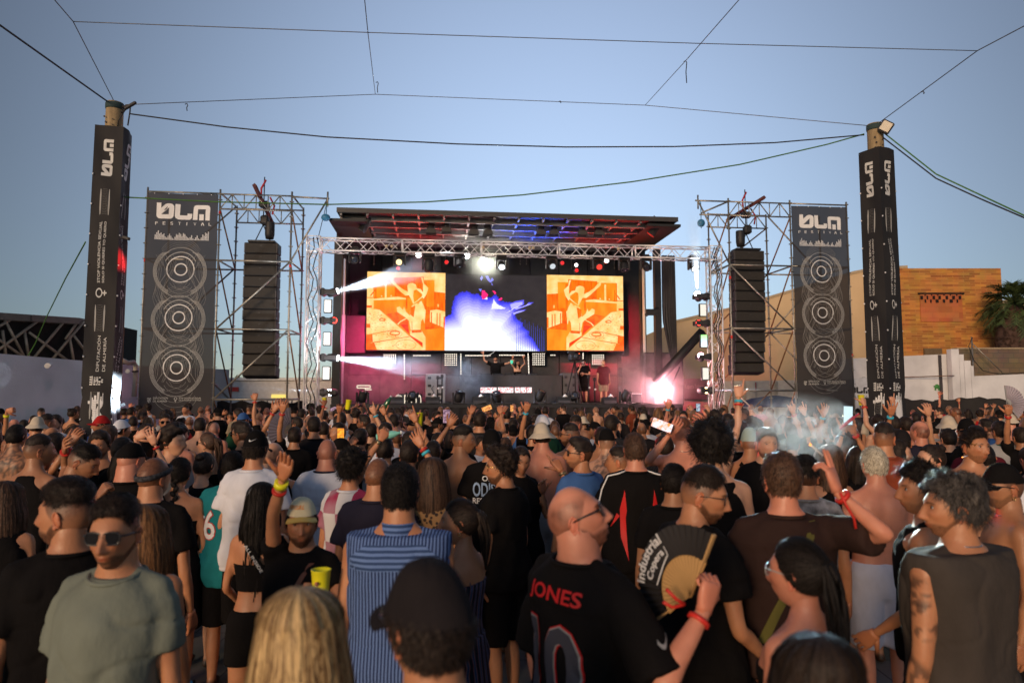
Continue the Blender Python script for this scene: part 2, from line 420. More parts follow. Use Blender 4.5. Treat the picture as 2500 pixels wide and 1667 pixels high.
w_ = c1.x-c0.x; h_ = c0.z-c1.z
for k, fx in enumerate((0,.15,.29,.43,.60,.76,.91)):
    mb.box((c0.x+fx*w_, 37.88, c0.z-.19*h_), (c0.x+fx*w_+(.03 if k in (1,) else .055)*w_, 37.91, c0.z-.06*h_))
for k, fx in enumerate((.10,.23,.36,.53,.69,.86)):
    mb.box((c0.x+fx*w_, 37.88, c0.z-.31*h_), (c0.x+fx*w_+(.03,.03,.065,.05,.07,.03)[k]*w_, 37.91, c0.z-.19*h_-.004))
for k in range(6):
    mb.box((c0.x+(.1+.15*k)*w_, 37.88, c0.z-.055*h_), (c0.x+(.13+.15*k)*w_, 37.91, c0.z-.02*h_))
part('vent_hole', mb, mat('dark_recess', (.01,.008,.008), .9), pn)
part('panel_lintel', MB().box((c0.x-.1,37.86,c0.z),(c1.x+.1,37.97,c0.z+.08)), mat('dark_recess', (.01,.008,.008)), pn)
mb = MB(); g0, g1 = P(2256,853,37.9), P(2300,868,37.9)
for k in range(6):
    z = g1.z + (g0.z-g1.z)*k/5; mb.box((g0.x,37.85,z),(g1.x,37.97,z+.06))
part('louvre', mb, mat('dull_metal', (.2,.14,.08), .6, .4), t)
t = thing('annex_building', 'beige annex behind the palm tree at the far right edge', 'building', (27, 42, 0))
a_, b_ = P(2436,740,42), P(2600,735,42)
part('wall', MB().box((a_.x-.5,42,0),(b_.x,50,a_.z)), M_BEIGE, t)
part('coping', MB().box((a_.x-.6,41.9,a_.z),(b_.x,50,a_.z+.18)), mat('beige_coping', (.36,.28,.18), .8), t)

# white block wall, stepped, with raw block wall behind
t = thing('white_wall', 'white painted wall with a dark gap and stepped right end below the brick building', 'wall', (20, 29, 0))
a_, b_ = P(2140,876,29), P(2321,864,29)
part('wall', MB().prism([(a_.x-1.5,29,0),(b_.x,29,0),(b_.x,29,b_.z),(a_.x-1.5,29,a_.z)], (0,.3,0)), M_WALLW, t)
g0 = P(2293,866,28.9); g1 = P(2300,960,28.9)
part('gap_strip', MB().box((g0.x,28.93,0),(g0.x+.11,28.99,g0.z)), mat('gap_shadow', (.05,.045,.05), .9), t)
steps = [(2322,852,2341),(2341,865,2353),(2341,880,2370),(2353,893,2376),(2376,918,2520)]
for (x0, y0_, x1) in ((2322,852,2341),(2341,865,2353),(2353,880,2370),(2370,893,2377)):
    a_, b_ = P(x0,y0_,28.6), P(x1,y0_,28.6)
    part('stepped_block', MB().box((a_.x,28.6,0),(b_.x-.004,28.9,a_.z)), M_WALLW, t)
a_, b_ = P(2377,918,28.6), P(2700,905,28.6)
part('low_wall', MB().prism([(a_.x,28.62,0),(b_.x,28.62,0),(b_.x,28.62,b_.z),(a_.x,28.62,a_.z)], (0,.25,0)), M_WALLW, t)
a_ = P(2105,921,28.9)
part('wire', MB().path([P(2105,922,28.8), P(2200,921,28.85), P(2330,917,28.5)], .02, 5), M_RUST, t)
bt = P(2290,943,28.9)
mb = MB(); mb.sph((bt.x,28.96,bt.z), (.10,.03,.10), 10, 6)
mb.box((bt.x-.09,28.94,bt.z-.17),(bt.x-.05,28.98,bt.z-.06)).box((bt.x+.05,28.94,bt.z-.17),(bt.x+.09,28.98,bt.z-.06)).box((bt.x-.13,28.94,bt.z-.03),(bt.x+.13,28.98,bt.z+.03))
part('green_mark', mb, mat('green_paint', (.05,.22,.05), .7), t)
t = thing('block_wall', 'raw brown concrete block wall above the stepped white wall', 'wall', (25, 30, 0))
a_, b_ = P(2341,852,30), P(2700,848,30)
part('wall', MB().box((a_.x,30,0),(b_.x,30.3,a_.z)), M_BLOCK, t)
part('coping', MB().box((a_.x-.1,29.95,a_.z),(b_.x,30.35,a_.z+.06)), mat('beige_coping', (.36,.28,.18)), t)
p0, p1 = P(2376,822,29.5), P(2450,912,29.5)
t = thing('aerial_mast', 'thin metal mast with a slanting stay rising over the block wall', 'mast', (p0.x, 29.6, 0))
part('pole', MB().tube((p0.x,29.6,0),(p0.x,29.6,p0.z),.03,8), M_SCAF, t)
part('stay', MB().tube((p0.x,29.55,p0.z-.3),(p1.x,29.5,p1.z),.02,8), M_SCAF, t)
part('cable', MB().path([P(2374,824,29.4),P(2365,845,29.4),P(2378,880,29.4),P(2400,905,29.4),P(2440,914,29.4),P(2520,908,29.4)],.018,5), M_CABLE, t)
# back wall + grey door region behind right scaffold
t = thing('yard_wall', 'low white yard wall behind the right scaffold tower', 'wall', (12, 33, 0))
a_, b_ = P(1640,932,34), P(2150,925,34)
part('wall', MB().prism([(a_.x,34,0),(b_.x,34,0),(b_.x,34,b_.z),(a_.x,34,a_.z)], (0,.3,0)), mat('sunlit_white', (.52,.48,.42), .85, bump=.3, bs=10), t)
a_, b_ = P(1665,924,33.6), P(1728,1000,33.6)
part('dark_band', MB().box((a_.x,33.7,1.9),(b_.x,33.9,a_.z)), mat('grey_sign_board', (.13,.125,.14), .7), t)
art = Art(); sw, sz = (b_.x-a_.x), (a_.z-1.9)
art.text('Kapera Saltest', a_.x+.15, a_.z-.55, sw*.75, .28)
part('lettering', art.mb(lambda x,y: (x,33.69,y)), M_GREY, t)
e = P(1843,944,33.5)
part('exit_sign', MB().box((e.x-.16,33.86,e.z-.2),(e.x+.2,33.95,e.z+.22)), M_RED, t)
a2 = Art().ring(e.x+.02,e.z+.1,.035,.06,seg=12).rect(e.x-.01,e.z-.1,e.x+.05,e.z+.06).rect(e.x-.08,e.z-.14,e.x+.12,e.z-.1)
part('pictogram', a2.mb(lambda x,y: (x,33.85,y)), M_WHITE, t)
for x in (1905, 1828):
    e = P(x,935,33.8); part('pillar', MB().box((e.x-.2,33.6,0),(e.x+.25,33.95,e.z+.1)), mat('sunlit_white', (.52,.48,.42)), t)

# white tent banner with the logo, black screening fence
a_, b_ = P(2094,921,25), P(2138,985,25)
t = thing('white_banner', 'white banner panel printed with a black festival logo beside the right pillar', 'banner', (a_.x,25,0))
part('panel', MB().prism([(a_.x-.9,25,.6),(b_.x-.05,25,.6),(b_.x-.05,25,a_.z+.03),(a_.x-.9,25,a_.z-.12)], (0,.05,0)), mat('white_vinyl', (.50,.52,.56), .5, bump=.1, bs=3), t)
lg = festival_logo(); w_ = .75
part('logo', Art().art(lg, lambda p: (b_.x-.95+p[0]*w_, b_.z+.38+p[1]*w_)).mb(lambda x,y:(x,24.985,y)), M_BLACK, t)
part('lettering', Art().text('FESTIVAL', b_.x-.95, b_.z+.22, w_, .06, spacing=1.8).mb(lambda x,y:(x,24.985,y)), M_BLACK, t)
mb = MB(); rng = random.Random(5); prev = None; vs = []; fs = []
for i in range(90):
    x = 12.0 + i*.16; y = 23.5 - i*.02 + .06*math.sin(i*1.3); top = 1.98 + .05*math.sin(i*.35) + .03*math.sin(i*1.7)
    vs += [(x,y,0),(x,y,top)]
fs = [(2*i,2*i+2,2*i+3,2*i+1) for i in range(89)]
mb.add(vs, fs, True)
t = thing('screening_fence', 'black cloth screening fence along the right side of the crowd', 'fence', (12,23.5,0))
part('cloth', mb, mat('black_cloth', (.022,.020,.020), .9, bump=.3), t)
for i in range(0, 90, 15): part('post', MB().tube((12+i*.16,23.62-i*.02,0),(12+i*.16,23.62-i*.02,1.95),.03,8), M_SCAF, t)

# far left trailer behind the left scaffold
a_, b_ = P(548,925,32), P(760,1000,32)
t = thing('site_cabin', 'long white site cabin seen behind the left scaffold tower', 'cabin', (a_.x,32,0))
part('body', MB().bevbox(((a_.x+b_.x)/2+.5,33.3,1.75),(b_.x-a_.x+3.5,2.6,2.1),.05), mat('cabin_white', (.55,.54,.54), .6, bump=.1), t)
part('roof', MB().box((a_.x-1.3,31.9,2.8),(b_.x+2.3,34.7,2.92)), mat('cabin_roof', (.6,.6,.6), .6), t)
e = P(680,966,31.9); part('window', MB().box((e.x-.35,31.93,e.z-.1),(e.x+.35,31.99,e.z+.06)), emi('lit_window', (1,.75,.18), .8), t)
e = P(560,950,31.9); part('red_stripe', MB().box((e.x-.5,31.93,e.z-.1),(e.x+.4,31.99,e.z+.1)), M_RED, t)
a_, b_ = P(530,978,26.5), P(770,1010,26.5)
t = thing('barrier_screen', 'black covered crowd barrier behind the left scaffold tower', 'barrier', (a_.x,26.5,0))
mb = MB(); vs = []
for i in range(40):
    x = a_.x + (b_.x-a_.x)*i/39; vs += [(x,26.5+.05*math.sin(i*1.9),0),(x,26.5+.05*math.sin(i*1.9),1.85+.05*math.sin(i*.8))]
mb.add(vs, [(2*i,2*i+2,2*i+3,2*i+1) for i in range(39)], True); part('cloth', mb, mat('black_cloth', (.022,.020,.020), .9), t)
for i in range(5):
    x = a_.x+(b_.x-a_.x)*i/4; part('post', MB().tube((x,26.6,0),(x,26.6,1.9),.03,8), M_SCAF, t)
# blue-grey gazebo roof glimpsed right
e = P(1905,985,27)
t = thing('gazebo', 'low dark blue gazebo roof behind the crowd under the right scaffold', 'tent', (e.x,27.5,0))
mb = MB(); mb.lathe((e.x,27.5,1.65), [(1.5,0),(1.45,.12),(.9,.33),(.3,.42),(.01,.45)], 20); part('canopy', mb, mat('dark_blue_cloth', (.02,.03,.08), .8), t)
for sx in (-1.2,1.2): part('leg', MB().tube((e.x+sx,27.5,0),(e.x+sx,27.5,1.68),.03,8), M_ALU, t)

# palm tree at far right
c = P(2478,842,36)
t = thing('palm_tree', 'tall palm tree with a thick shaggy trunk at the right edge', 'tree', (c.x,36,0))
rng = np.random.default_rng(3); mb = MB()
ctop = P(2470,745,36); prof = []
mb.lathe((c.x+.1,36,0), [(.55,0),(.6,1),(.75,2.5),(.95,4.2),(.95,ctop.z-1.2),(.6,ctop.z-.3),(.2,ctop.z)], 20)
for i in range(700):   # old leaf bases
    z = rng.uniform(1, ctop.z-.2); a_ = rng.uniform(0, 6.283); rr = .72 + .25*min(1, z/4.5) - (.45*max(0, z-ctop.z+1.2))
    p = Vector((c.x+.1+rr*math.cos(a_), 36+rr*math.sin(a_), z)); d = Vector((math.cos(a_), math.sin(a_), 1.0)).normalized()*rng.uniform(.15,.32)
    e1 = Vector((-math.sin(a_), math.cos(a_), 0))*.07
    mb.add([p-e1, p+e1, p+d], [(0,1,2)])
part('trunk', mb, mat('palm_bark', (.07,.04,.03), .95, var=.4, ns=4, bump=.5), t)
mb = MB()
for k in range(120):
    a_ = rng.uniform(0, 6.283); el = rng.uniform(-.7, 1.35); L_ = rng.uniform(1.4, 2.1)
    o = Vector((c.x+.1, 36, ctop.z+.1)); pts = []
    for i in range(7):
        s_ = i/6; r_ = L_*s_*math.cos(el)*(1-.12*s_); z = L_*s_*math.sin(el) - .75*s_*s_
        pts.append(o + Vector((math.cos(a_)*r_, math.sin(a_)*r_, z)))
    mb.path(pts, [.03*(1-.8*i/6)+.005 for i in range(7)], 4)
    for i in range(30):   # fan of narrow leaflets toward the end
        s_ = .45 + .55*i/30; j = min(5, int(s_*6)); p = pts[j].lerp(pts[j+1], s_*6-j); tg = (pts[j+1]-pts[j]).normalized()
        sd = tg.cross(Vector((0,0,1))).normalized()*(1 if i % 2 else -1)
        dl = (tg*rng.uniform(.5,1.0) + sd*rng.uniform(.5,1.0) + Vector((0,0,rng.uniform(-.35,.15)))).normalized()*rng.uniform(.35,.6)
        w = tg*.04; mb.add([p-w, p+w, p+dl], [(0,1,2)])
part('crown', mb, mat('palm_leaf', (.055,.085,.028), .6, var=.5, ns=3), t)
# distant low tree tops behind the cabin
e = P(615,922,60)
t = thing('distant_tree', 'small dark tree far behind the site cabin', 'tree', (e.x,60,0))
part('trunk', MB().tube((e.x,60,0),(e.x,60,e.z-.6),.15,8,.08), mat('palm_bark', (.07,.04,.03)), t)
mb = MB()
for k in range(900):
    v = Vector(rng.normal(0,1,3)); v.normalize(); v *= rng.uniform(.3,1)**.5; p = Vector((e.x+v.x*1.6, 60+v.y*1.6, e.z-.4+v.z*.8+.3*math.sin(v.x*4)))
    d = Vector(rng.normal(0,.14,3)); d2 = Vector(rng.normal(0,.14,3)); mb.add([p,p+d,p+d2],[(0,1,2)])
part('crown', mb, mat('tree_leaf', (.04,.06,.03), .7, var=.5), t)
# ================================================================ stage (frame turned by TH)
def U(x, W, y=800): return SP(x, y, W)[0]
def Z(y, W, x=1250): return SP(x, y, W)[1]
FLOOR = 1.79
t = thing('stage', 'black mobile stage with an open roof and dark back wall behind the lighting truss', 'stage', (0, 26, 0), ang=TH)
STAGE = t
UC = 26*math.tan(TH); uL, uR = U(813,24.3), U(1618,24.3)
part('deck', MB().box((uL, 24.0, FLOOR-.12), (uR+.6, 29, FLOOR)), M_BLACK, t)
mb = MB()
vs = []; n = 160
for i in range(n+1):
    u = uL + (uR+.6-uL)*i/n; w = 24.02 + .035*math.sin(i*1.1) + .02*math.sin(i*2.3); vs += [(u,w,0),(u,w,FLOOR-.12)]
mb.add(vs, [(2*i,2*i+2,2*i+3,2*i+1) for i in range(n)], True); part('skirt', mb, mat('stage_skirt', (.018,.017,.018), .9), t)
bw = part('back_wall', MB().box((uL,28.6,FLOOR),(U(1508,28.6),28.75,8.3)).box((U(1508,28.6)+.002,28.6,Z(885,28.6)),(U(1574,28.6),28.75,8.3)), M_DARK, t)
mb = MB(); rng = random.Random(2)
cells = [uL+.05+(U(1507,28.6)-uL-.1)*i/9 for i in range(10)]
for a_, b_ in zip(cells[:-1], cells[1:]):
    for z0, z1 in ((1.83,2.9),(2.93,3.85),(3.88,4.9),(4.93,6.5),(6.53,8.2)):
        mb.bevbox(((a_+b_)/2, 28.57, (z0+z1)/2), (b_-a_-.04, .05, z1-z0-.03), .012)
part('wall_panel', mb, M_DARK2, bw)
mb = MB()
for k in range(26): mb.box((uL+.1+k*.048, 28.50, 4.9), (uL+.12+k*.048, 28.54, 8.2))
part('corrugation', mb, M_BLACK, bw)
part('side_wall', MB().box((uL-.08,25.2,FLOOR),(uL,28.6,8.3)), M_DARK, t)
a_ = S3(843,770,27.8); b_ = S3(893,862,27.8)
part('side_panel', MB().bevbox(((a_[0]+b_[0])/2,27.8,(a_[2]+b_[2])/2),(b_[0]-a_[0],.05,a_[2]-b_[2]),.01), mat('mauve_panel', (.07,.06,.068), .5, bump=.1), t)
a_ = S3(834,768,26.4); b_ = S3(841,873,26.4)
part('light_strip', MB().box((a_[0],26.4,b_[2]),(b_[0],26.46,a_[2])), mat('white_strip', (.75,.72,.78), .5), t)
# columns, right wing, curtain
def col(x0, x1, W, ytop=600, z0=FLOOR, dep=.25, m=M_BLACK, nm='column'):
    a_, b_ = U(x0, W), U(x1, W); return part(nm, MB().box((a_,W,z0),(b_,W+dep,Z(ytop,W))), m, t)
col(812, 832, 24.3, 600); col(1601, 1616, 24.3, 600); col(1566, 1578, 26.5, 600)
col(836, 839, 25.6, 640, m=M_ALU, nm='tube'); col(1574, 1576, 25.9, 640, m=M_ALU, nm='tube')
part('lower_wing', MB().box((U(1518,26.8),26.8,FLOOR),(U(1668,26.8)-.5,26.9,Z(868,26.8))), M_DARK, t)
mb = MB(); vs = []; n = 60; a_, b_ = U(1618,24.6), U(1652,24.6)
for zi in range(9):
    f = zi/8; z = Z(615,24.6) + (Z(880,24.6)-Z(615,24.6))*f
    for i in range(n+1):
        g = i/n; wv = .05*math.sin(g*34+f*1.5)+.02*math.sin(g*71); l = a_ + (.30*(f-.6)/.4 if f > .6 else 0)*1.0
        vs.append((l + (b_-l)*g, 24.6+wv, z))
fs = [(k*(n+1)+i, k*(n+1)+i+1, (k+1)*(n+1)+i+1, (k+1)*(n+1)+i) for k in range(8) for i in range(n)]
mb.add(vs, fs, True); part('curtain', mb, mat('black_drape', (.035,.035,.042), .55), t)
mb = MB()
p0, p1 = S3(1600,935,24.2), S3(1716,808,24.0); p2 = S3(1655,900,24.1)
mb.tube(p0, p1, .16, 4); mb.tube(S3(1640,940,24.2), S3(1660,895,24.1), .03, 6)
mb.box((U(1578,24.3), 24.25, Z(765,24.3)), (U(1606,24.3), 24.4, Z(750,24.3))); mb.tube(S3(1576,770,24.3), S3(1606,752,24.3), .06, 4)
part('hydraulic_arm', mb, M_BLACK, t)
part('lower_mass', MB().bevbox((U(1620,24.7),24.9,2.7),(1.5,.4,2.0),.05), M_DARK, t)
# roof
zr = Z(514, 22.9, 822)
rf = part('roof', MB().box((U(822,22.9,512)-.0,22.9,zr-.04),(U(1655,22.9,535),29,zr+.08)), mat('roof_sheet', (.035,.031,.032), .8, bump=.15, bs=8), t)
for s_, x in ((-1, 803), (1, 1662)):
    u0 = U(x, 23.0, 540); zz = Z(536, 23.0, x) if s_ < 0 else Z(551, 23.0, x); u1 = u0 - s_*1.2
    part('roof_wing', MB().box((min(u0,u1),23.0,zz-.04),(max(u0,u1),28,zz+.05)), M_BLACK, rf)
for k, w in enumerate((23.35, 24.2, 25.1, 26.1, 27.3)):
    part('roof_beam', MB().box((uL+.3,w,zr-.20),(uR-.2,w+.08,zr-.045)), mat('roof_steel', (.22,.21,.21), .5, .2), rf)
for k in range(13):
    u = uL + .35 + k*.86
    part('roof_purlin', MB().box((u,22.95,zr-.13),(u+.06,28.5,zr-.045)), mat('roof_steel', (.22,.21,.21), .5, .2), rf)
mb = MB(); zt = zr - .5
part('fascia', MB().box((U(822,22.9,512),22.86,zr-.06),(U(1655,22.9,535),22.9,zr+.10)), mat('roof_fascia', (.05,.047,.045), .5), rf)

# inner rear truss and battens
t = thing('roof_batten', 'pair of pipe battens carrying barn-door lights under the stage roof', 'truss', (0,24.2,zr-.4), ang=TH)
for (xa, xb, y) in ((1028, 1216, 531), (1296, 1474, 538)):
    p0, p1 = S3(xa,y,23.7), S3(xb,y,23.7)
    part('batten', MB().tube(p0,p1,.03,8), M_BLACK, t)
    for f in (.02,.25,.5,.75,.98):
        q = Vector(p0).lerp(Vector(p1), f); part('hanger', MB().tube(q,(q.x,q.y,zr-.05),.015,6), M_SCAF, t)
def barn_light(x, y, W, lab, i):
    p = Vector(S3(x,y,W)); o = thing('barn_door_light', lab, 'stage light', tuple(p+Vector((0,0,.35))), 'barn-door lights under the stage roof', TH)
    rot = Euler((R(115),0,0)).to_matrix()
    part('yoke', MB().tube(p+Vector((-.14,0,.02)), p+Vector((-.1,0,.3)), .015, 6).tube(p+Vector((.14,0,.02)), p+Vector((.1,0,.3)), .015,6).tube(p+Vector((-.1,0,.3)), p+Vector((.1,0,.3)),.015,6), M_BLACK, o)
    part('housing', MB().lathe(p, [(.05,.2),(.11,.17),(.125,.05),(.13,-.12),(.13,-.13)], 16, Euler((R(-25),0,0)).to_matrix()), M_BLACK, o)
    mb = MB()
    for sx in (-1,1): mb.add([tuple(p+Vector((sx*.13,-.08,-.10))),tuple(p+Vector((sx*.20,-.12,-.30))),tuple(p+Vector((sx*.20,.10,-.30))),tuple(p+Vector((sx*.13,.08,-.10)))],[(0,1,2,3)])
    for sy in (-1,1): mb.add([tuple(p+Vector((-.13,sy*.1-.02,-.10))),tuple(p+Vector((-.19,sy*.17-.02,-.28))),tuple(p+Vector((.19,sy*.17-.02,-.28))),tuple(p+Vector((.13,sy*.1-.02,-.10)))],[(0,1,2,3)])
    part('barn_door', mb, mat('grey_barn_door', (.06,.06,.06), .5), o)
ordn = ['first','second','third','fourth','fifth','sixth','seventh','eighth','ninth','tenth','eleventh','twelfth','thirteenth']
for i, (x, y) in enumerate(((1052,552),(1090,550),(1157,555),(1191,556),(1320,556),(1353,556),(1421,557),(1461,557))):
    barn_light(x, y, 23.7, 'black barn-door light under the roof, %s from the left of the eight' % ordn[i], i)
for x, y, lab in ((893,548,'black spotlight tilted at the left end of the stage roof'), (1598,560,'black spotlight with a red rim at the right end of the stage roof')):
    p = Vector(S3(x,y,23.5)); o = thing('roof_spotlight', lab, 'stage light', tuple(p), None, TH)
    rot = Euler((R(20),R(35),0)).to_matrix()
    part('housing', MB().lathe(p, [(.06,.3),(.12,.24),(.14,0),(.15,-.22),(.12,-.25)], 16, rot), M_BLACK, o)
    part('bracket', MB().tube(p+Vector((0,0,.5)), p+Vector((-.17,0,.1)), .018,6).tube(p+Vector((0,0,.5)), p+Vector((.17,0,.05)), .018,6), M_SCAF, o)
    part('rim', MB().lathe(p, [(.15,-.22),(.16,-.24),(.15,-.26)], 16, rot), M_RED if x > 1500 else M_DARK2, o)

# ---------------------------------------------------------------- trusses
def box_truss(mb, p0, p1, sec=.42, up=(0,0,1), r=.026, rd=.013, bay=.45, cross=True):
    p0, p1 = Vector(p0), Vector(p1); d = p1-p0; L_ = d.length; d.normalize(); up = Vector(up).normalized(); s_ = d.cross(up).normalized(); h = sec/2
    cs = [s_*a_*h + up*b_*h for a_, b_ in ((-1,-1),(1,-1),(1,1),(-1,1))]
    for c in cs: mb.tube(p0+c, p1+c, r, 8)
    n = max(2, int(L_/bay))
    for k in range(4):
        a_, b_ = cs[k], cs[(k+1) % 4]
        for i in range(n):
            q0 = p0 + d*(L_*i/n); q1 = p0 + d*(L_*(i+1)/n)
            if i % 2 == 0: mb.tube(q0+a_, q1+b_, rd, 5, cap=False)
            else: mb.tube(q0+b_, q1+a_, rd, 5, cap=False)
    for e in (p0, p1):
        for k in range(4): mb.tube(e+cs[k], e+cs[(k+1) % 4], rd*1.3, 6)
WT = 23.0
tr = thing('lighting_truss', 'aluminium goalpost lighting truss standing in front of the stage', 'truss', (0, WT, 0), ang=TH)
zT0, zT1 = Z(583, WT, 752), Z(613, WT, 752); zc = (zT0+zT1)/2; sec = zT0-zT1
uA, uB = U(768, WT, 600), U(1741, WT, 600)
nseg = 5
for i in range(nseg):
    mb = MB(); a_ = uA+.22 + (uB-uA-.44)*i/nseg; b_ = uA+.22+(uB-uA-.44)*(i+1)/nseg
    box_truss(mb, (a_+.01,WT,zc), (b_-.01,WT,zc), sec, bay=.37); part('beam_section', mb, M_ALU, tr)
for (x, u) in ((0,uA),(1,uB)):
    mb = MB(); box_truss(mb, (u,WT,.02), (u,WT,zc-.25), .40, (0,1,0), bay=.34); part('tower', mb, M_ALU, tr)
    mb = MB(); box_truss(mb, (u,WT,zc-.24), (u,WT,zc+.26), .43, (0,1,0), bay=.5); part('corner_block', mb, M_ALU, tr)
    part('base_plate', MB().bevbox((u,WT,.012),(.8,.8,.02),.005), M_SCAF, tr)
mb = MB()
rng = random.Random(8)
for u in (uA-.05, uA+.1, uB-.05, uB+.1, uB+.02):
    pts = [(u+.1*math.sin(k*1.7+u*3), WT-.25+.05*math.cos(k), .3+k*.35) for k in range(21)]; mb.path(pts, .018, 5)
for k in range(26):
    u = uA+.4+(uB-uA-.8)*k/25; pts = [(u+j*.09, WT-.2, zT1-.06-.05*math.sin(j*math.pi/5)) for j in range(6)]; mb.path(pts, .014, 4)
part('cable_run', mb, M_CABLE, tr)
mb = MB()
for x in (944, 957, 1180, 1293, 1302, 1510): mb.sph(S3(x, 601 + (x-944)*.012, WT-.25), .055, 10, 6)
part('small_lamp', mb, mat('cream_lamp', (.55,.45,.30), .4), tr)

# ---------------------------------------------------------------- moving heads

def moving_head(x, y, W, mode, aim, lens, est, lab, group, s=1.0, accent=None):
    """mode: 'hang' (base on top), 'stand' (base below), 'left'/'right' (base on a truss tower side)"""
    p = Vector(S3(x, y, W)); o = thing('moving_head_light', lab, 'stage light', tuple(p), group, TH)
    ax = {'hang': Vector((0,0,1)), 'stand': Vector((0,0,-1)), 'left': Vector((-1,0,0)), 'right': Vector((1,0,0))}[mode]
    q = ax.to_track_quat('Z','Y').to_matrix()
    def T(v): return p + q @ (Vector(v)*s)
    part('base', MB().bevbox(T((0,0,.30)), (.34*s,.26*s,.13*s), .03*s, q).bevbox(T((0,0,.385)), (.20*s,.20*s,.04*s), .01, q), M_BLACK, o)
    mb = MB()
    for sx in (-1,1): mb.bevbox(T((sx*.175,0,.06)), (.055*s,.16*s,.40*s), .02*s, q)
    mb.bevbox(T((0,0,.215)), (.36*s,.18*s,.05*s), .015*s, q); part('yoke', mb, M_DARK, o)
    m = look(aim)
    hd = part('head', MB().lathe(p, [(.06*s,-.19*s),(.115*s,-.16*s),(.135*s,-.05*s),(.135*s,.06*s),(.125*s,.13*s),(.135*s,.15*s),(.13*s,.185*s),(.105*s,.19*s),(.10*s,.165*s)], 20, m), M_BLACK, o)
    part('lens', MB().lathe(p, [(.10*s,.168*s),(.08*s,.182*s),(.04*s,.19*s),(.001,.192*s)], 20, m), emi('lens_%s_%g' % (lens, est), LENS[lens], est) if est else mat('dark_lens', (.03,.035,.05), .08, spec=.9), hd)
    dsp = MB().bevbox(T((.06,-.131,.30)), (.09*s,.012,.035*s), .002, q)
    part('display', dsp, emi('display_amber', (1,.25,.02), 1.5) if accent == 'amber' else M_DARK2, o)
    return p
LENS = {'white': (.85,.93,1.0), 'red': (1,.05,.03), 'pink': (1,.45,.55), 'warm': (1,.75,.35), 'green': (.85,1,.8), 'blue': (.2,.4,1)}
HG = 'moving heads hanging under the truss beam'
hang = [(866,632,'hang',(0.05,-.9,-.35),'white',0,'amber'),(976,638,'hang',(-.1,-.9,-.35),'warm',1.5,'amber'),(1047,648,'hang',(.0,-.1,-1),'white',0,None),
        (1122,640,'hang',(.0,-.5,-.8),'white',0,None),(1224,648,'hang',(.0,-.8,-.5),'white',3,None),(1347,646,'hang',(.05,-.8,-.5),'white',.6,None),
        (1461,648,'hang',(.0,-.8,-.45),'red',1.0,'amber'),(1524,650,'hang',(.0,-.5,-.9),'white',0,None),(1577,650,'hang',(.0,-.8,-.5),'white',0,'amber'),
        (1693,650,'hang',(0,-.6,-.6),'white',2.5,None)]
for i, (x,y,md,aim,ln,es,ac) in enumerate(hang):
    moving_head(x,y,WT,md,aim,ln,es,'moving head hanging below the truss beam, %s from the left' % ordn[i], HG, 1.0 if i not in (2,) else 1.15, ac)
LG = 'moving heads on the left truss tower'; RG = 'moving heads on the right truss tower'
tl = [(812,714,'left',(1,-.22,.30),'white',60,'glaring white moving head at the top of the left truss tower'),
      (812,783,'left',(.45,-.9,0),'red',5,'red-lit moving head on the left truss tower between two strobe panels'),
      (812,873,'left',(1,-.22,-.10),'white',60,'glaring white moving head low on the left truss tower, its beam crossing the stage'),
      (812,958,'left',(-.42,-.9,.02),'white',60,'white moving head at the foot of the left truss tower shining left')]
for (x,y,md,aim,ln,es,lab) in tl: moving_head(x,y,WT,md,aim,ln,es,lab,LG)
trr = [(1704,724,'right',(-.42,-.75,.45),'white',60,'glaring white moving head at the top of the right truss tower'),
      (1705,789,'right',(-.25,-.95,0),'red',5,'red-lit moving head on the right truss tower'),
      (1711,872,'right',(-.35,-.85,.3),'pink',40,'pink-white moving head low on the right truss tower'),
      (1716,953,'right',(.35,-.9,0),'warm',30,'moving head at the foot of the right truss tower shining right')]
for (x,y,md,aim,ln,es,lab) in trr: moving_head(x,y,WT,md,aim,ln,es,lab,RG)
def strobe(x, y, h, w, lab, m, grp):
    p = Vector(S3(x,y,WT-.1)); o = thing('strobe_panel', lab, 'stage light', tuple(p), grp, TH)
    part('housing', MB().bevbox(p+Vector((0,.06,0)), (w+.06,.10,h+.06), .015), M_BLACK, o)
    part('tube_panel', MB().box((p.x-w/2,p.y-.004,p.z-h/2),(p.x+w/2,p.y+.003,p.z+h/2)), m, o)
    return p
SG = 'strobe panels between the moving heads'
E_W = emi('strobe_white', (1,.96,.9), 1.15)
for (x,y,lab) in ((800,747,'upper white strobe panel on the left truss tower'),(798,827,'middle white strobe panel on the left truss tower'),(796,911,'lower white strobe panel on the left truss tower')):
    strobe(x,y,.40,.21,lab,E_W,SG)
def gradient_emi(name, stops, st):
    m = bpy.data.materials.new(name); m.use_nodes = True; nt = m.node_tree; n = nt.nodes; b = n["Principled BSDF"]
    tc = n.new('ShaderNodeTexCoord'); sx = n.new('ShaderNodeSeparateXYZ'); nt.links.new(tc.outputs['Generated'], sx.inputs[0])
    r = n.new('ShaderNodeValToRGB'); nt.links.new(sx.outputs[2], r.inputs[0]); r.color_ramp.interpolation = 'EASE'
    for i, (p, c) in enumerate(stops):
        e = r.color_ramp.elements[i] if i < 2 else r.color_ramp.elements.new(p)
        e.position = p; e.color = (*c,1)
    nt.links.new(r.outputs[0], b.inputs['Emission Color']); b.inputs['Emission Strength'].default_value = st; return m
strobe(1717,757,.40,.21,'upper pale strobe panel on the right truss tower',emi('strobe_dim',(1,.93,.8),.75),SG)
strobe(1719,832,.42,.22,'green and blue lit strobe panel on the right truss tower',gradient_emi('strobe_colour',[(0,(.7,.95,.95)),(.99,(.02,.6,.05)),(.45,(.2,.5,.8)),(.75,(.1,.9,.2))],1.1),SG)
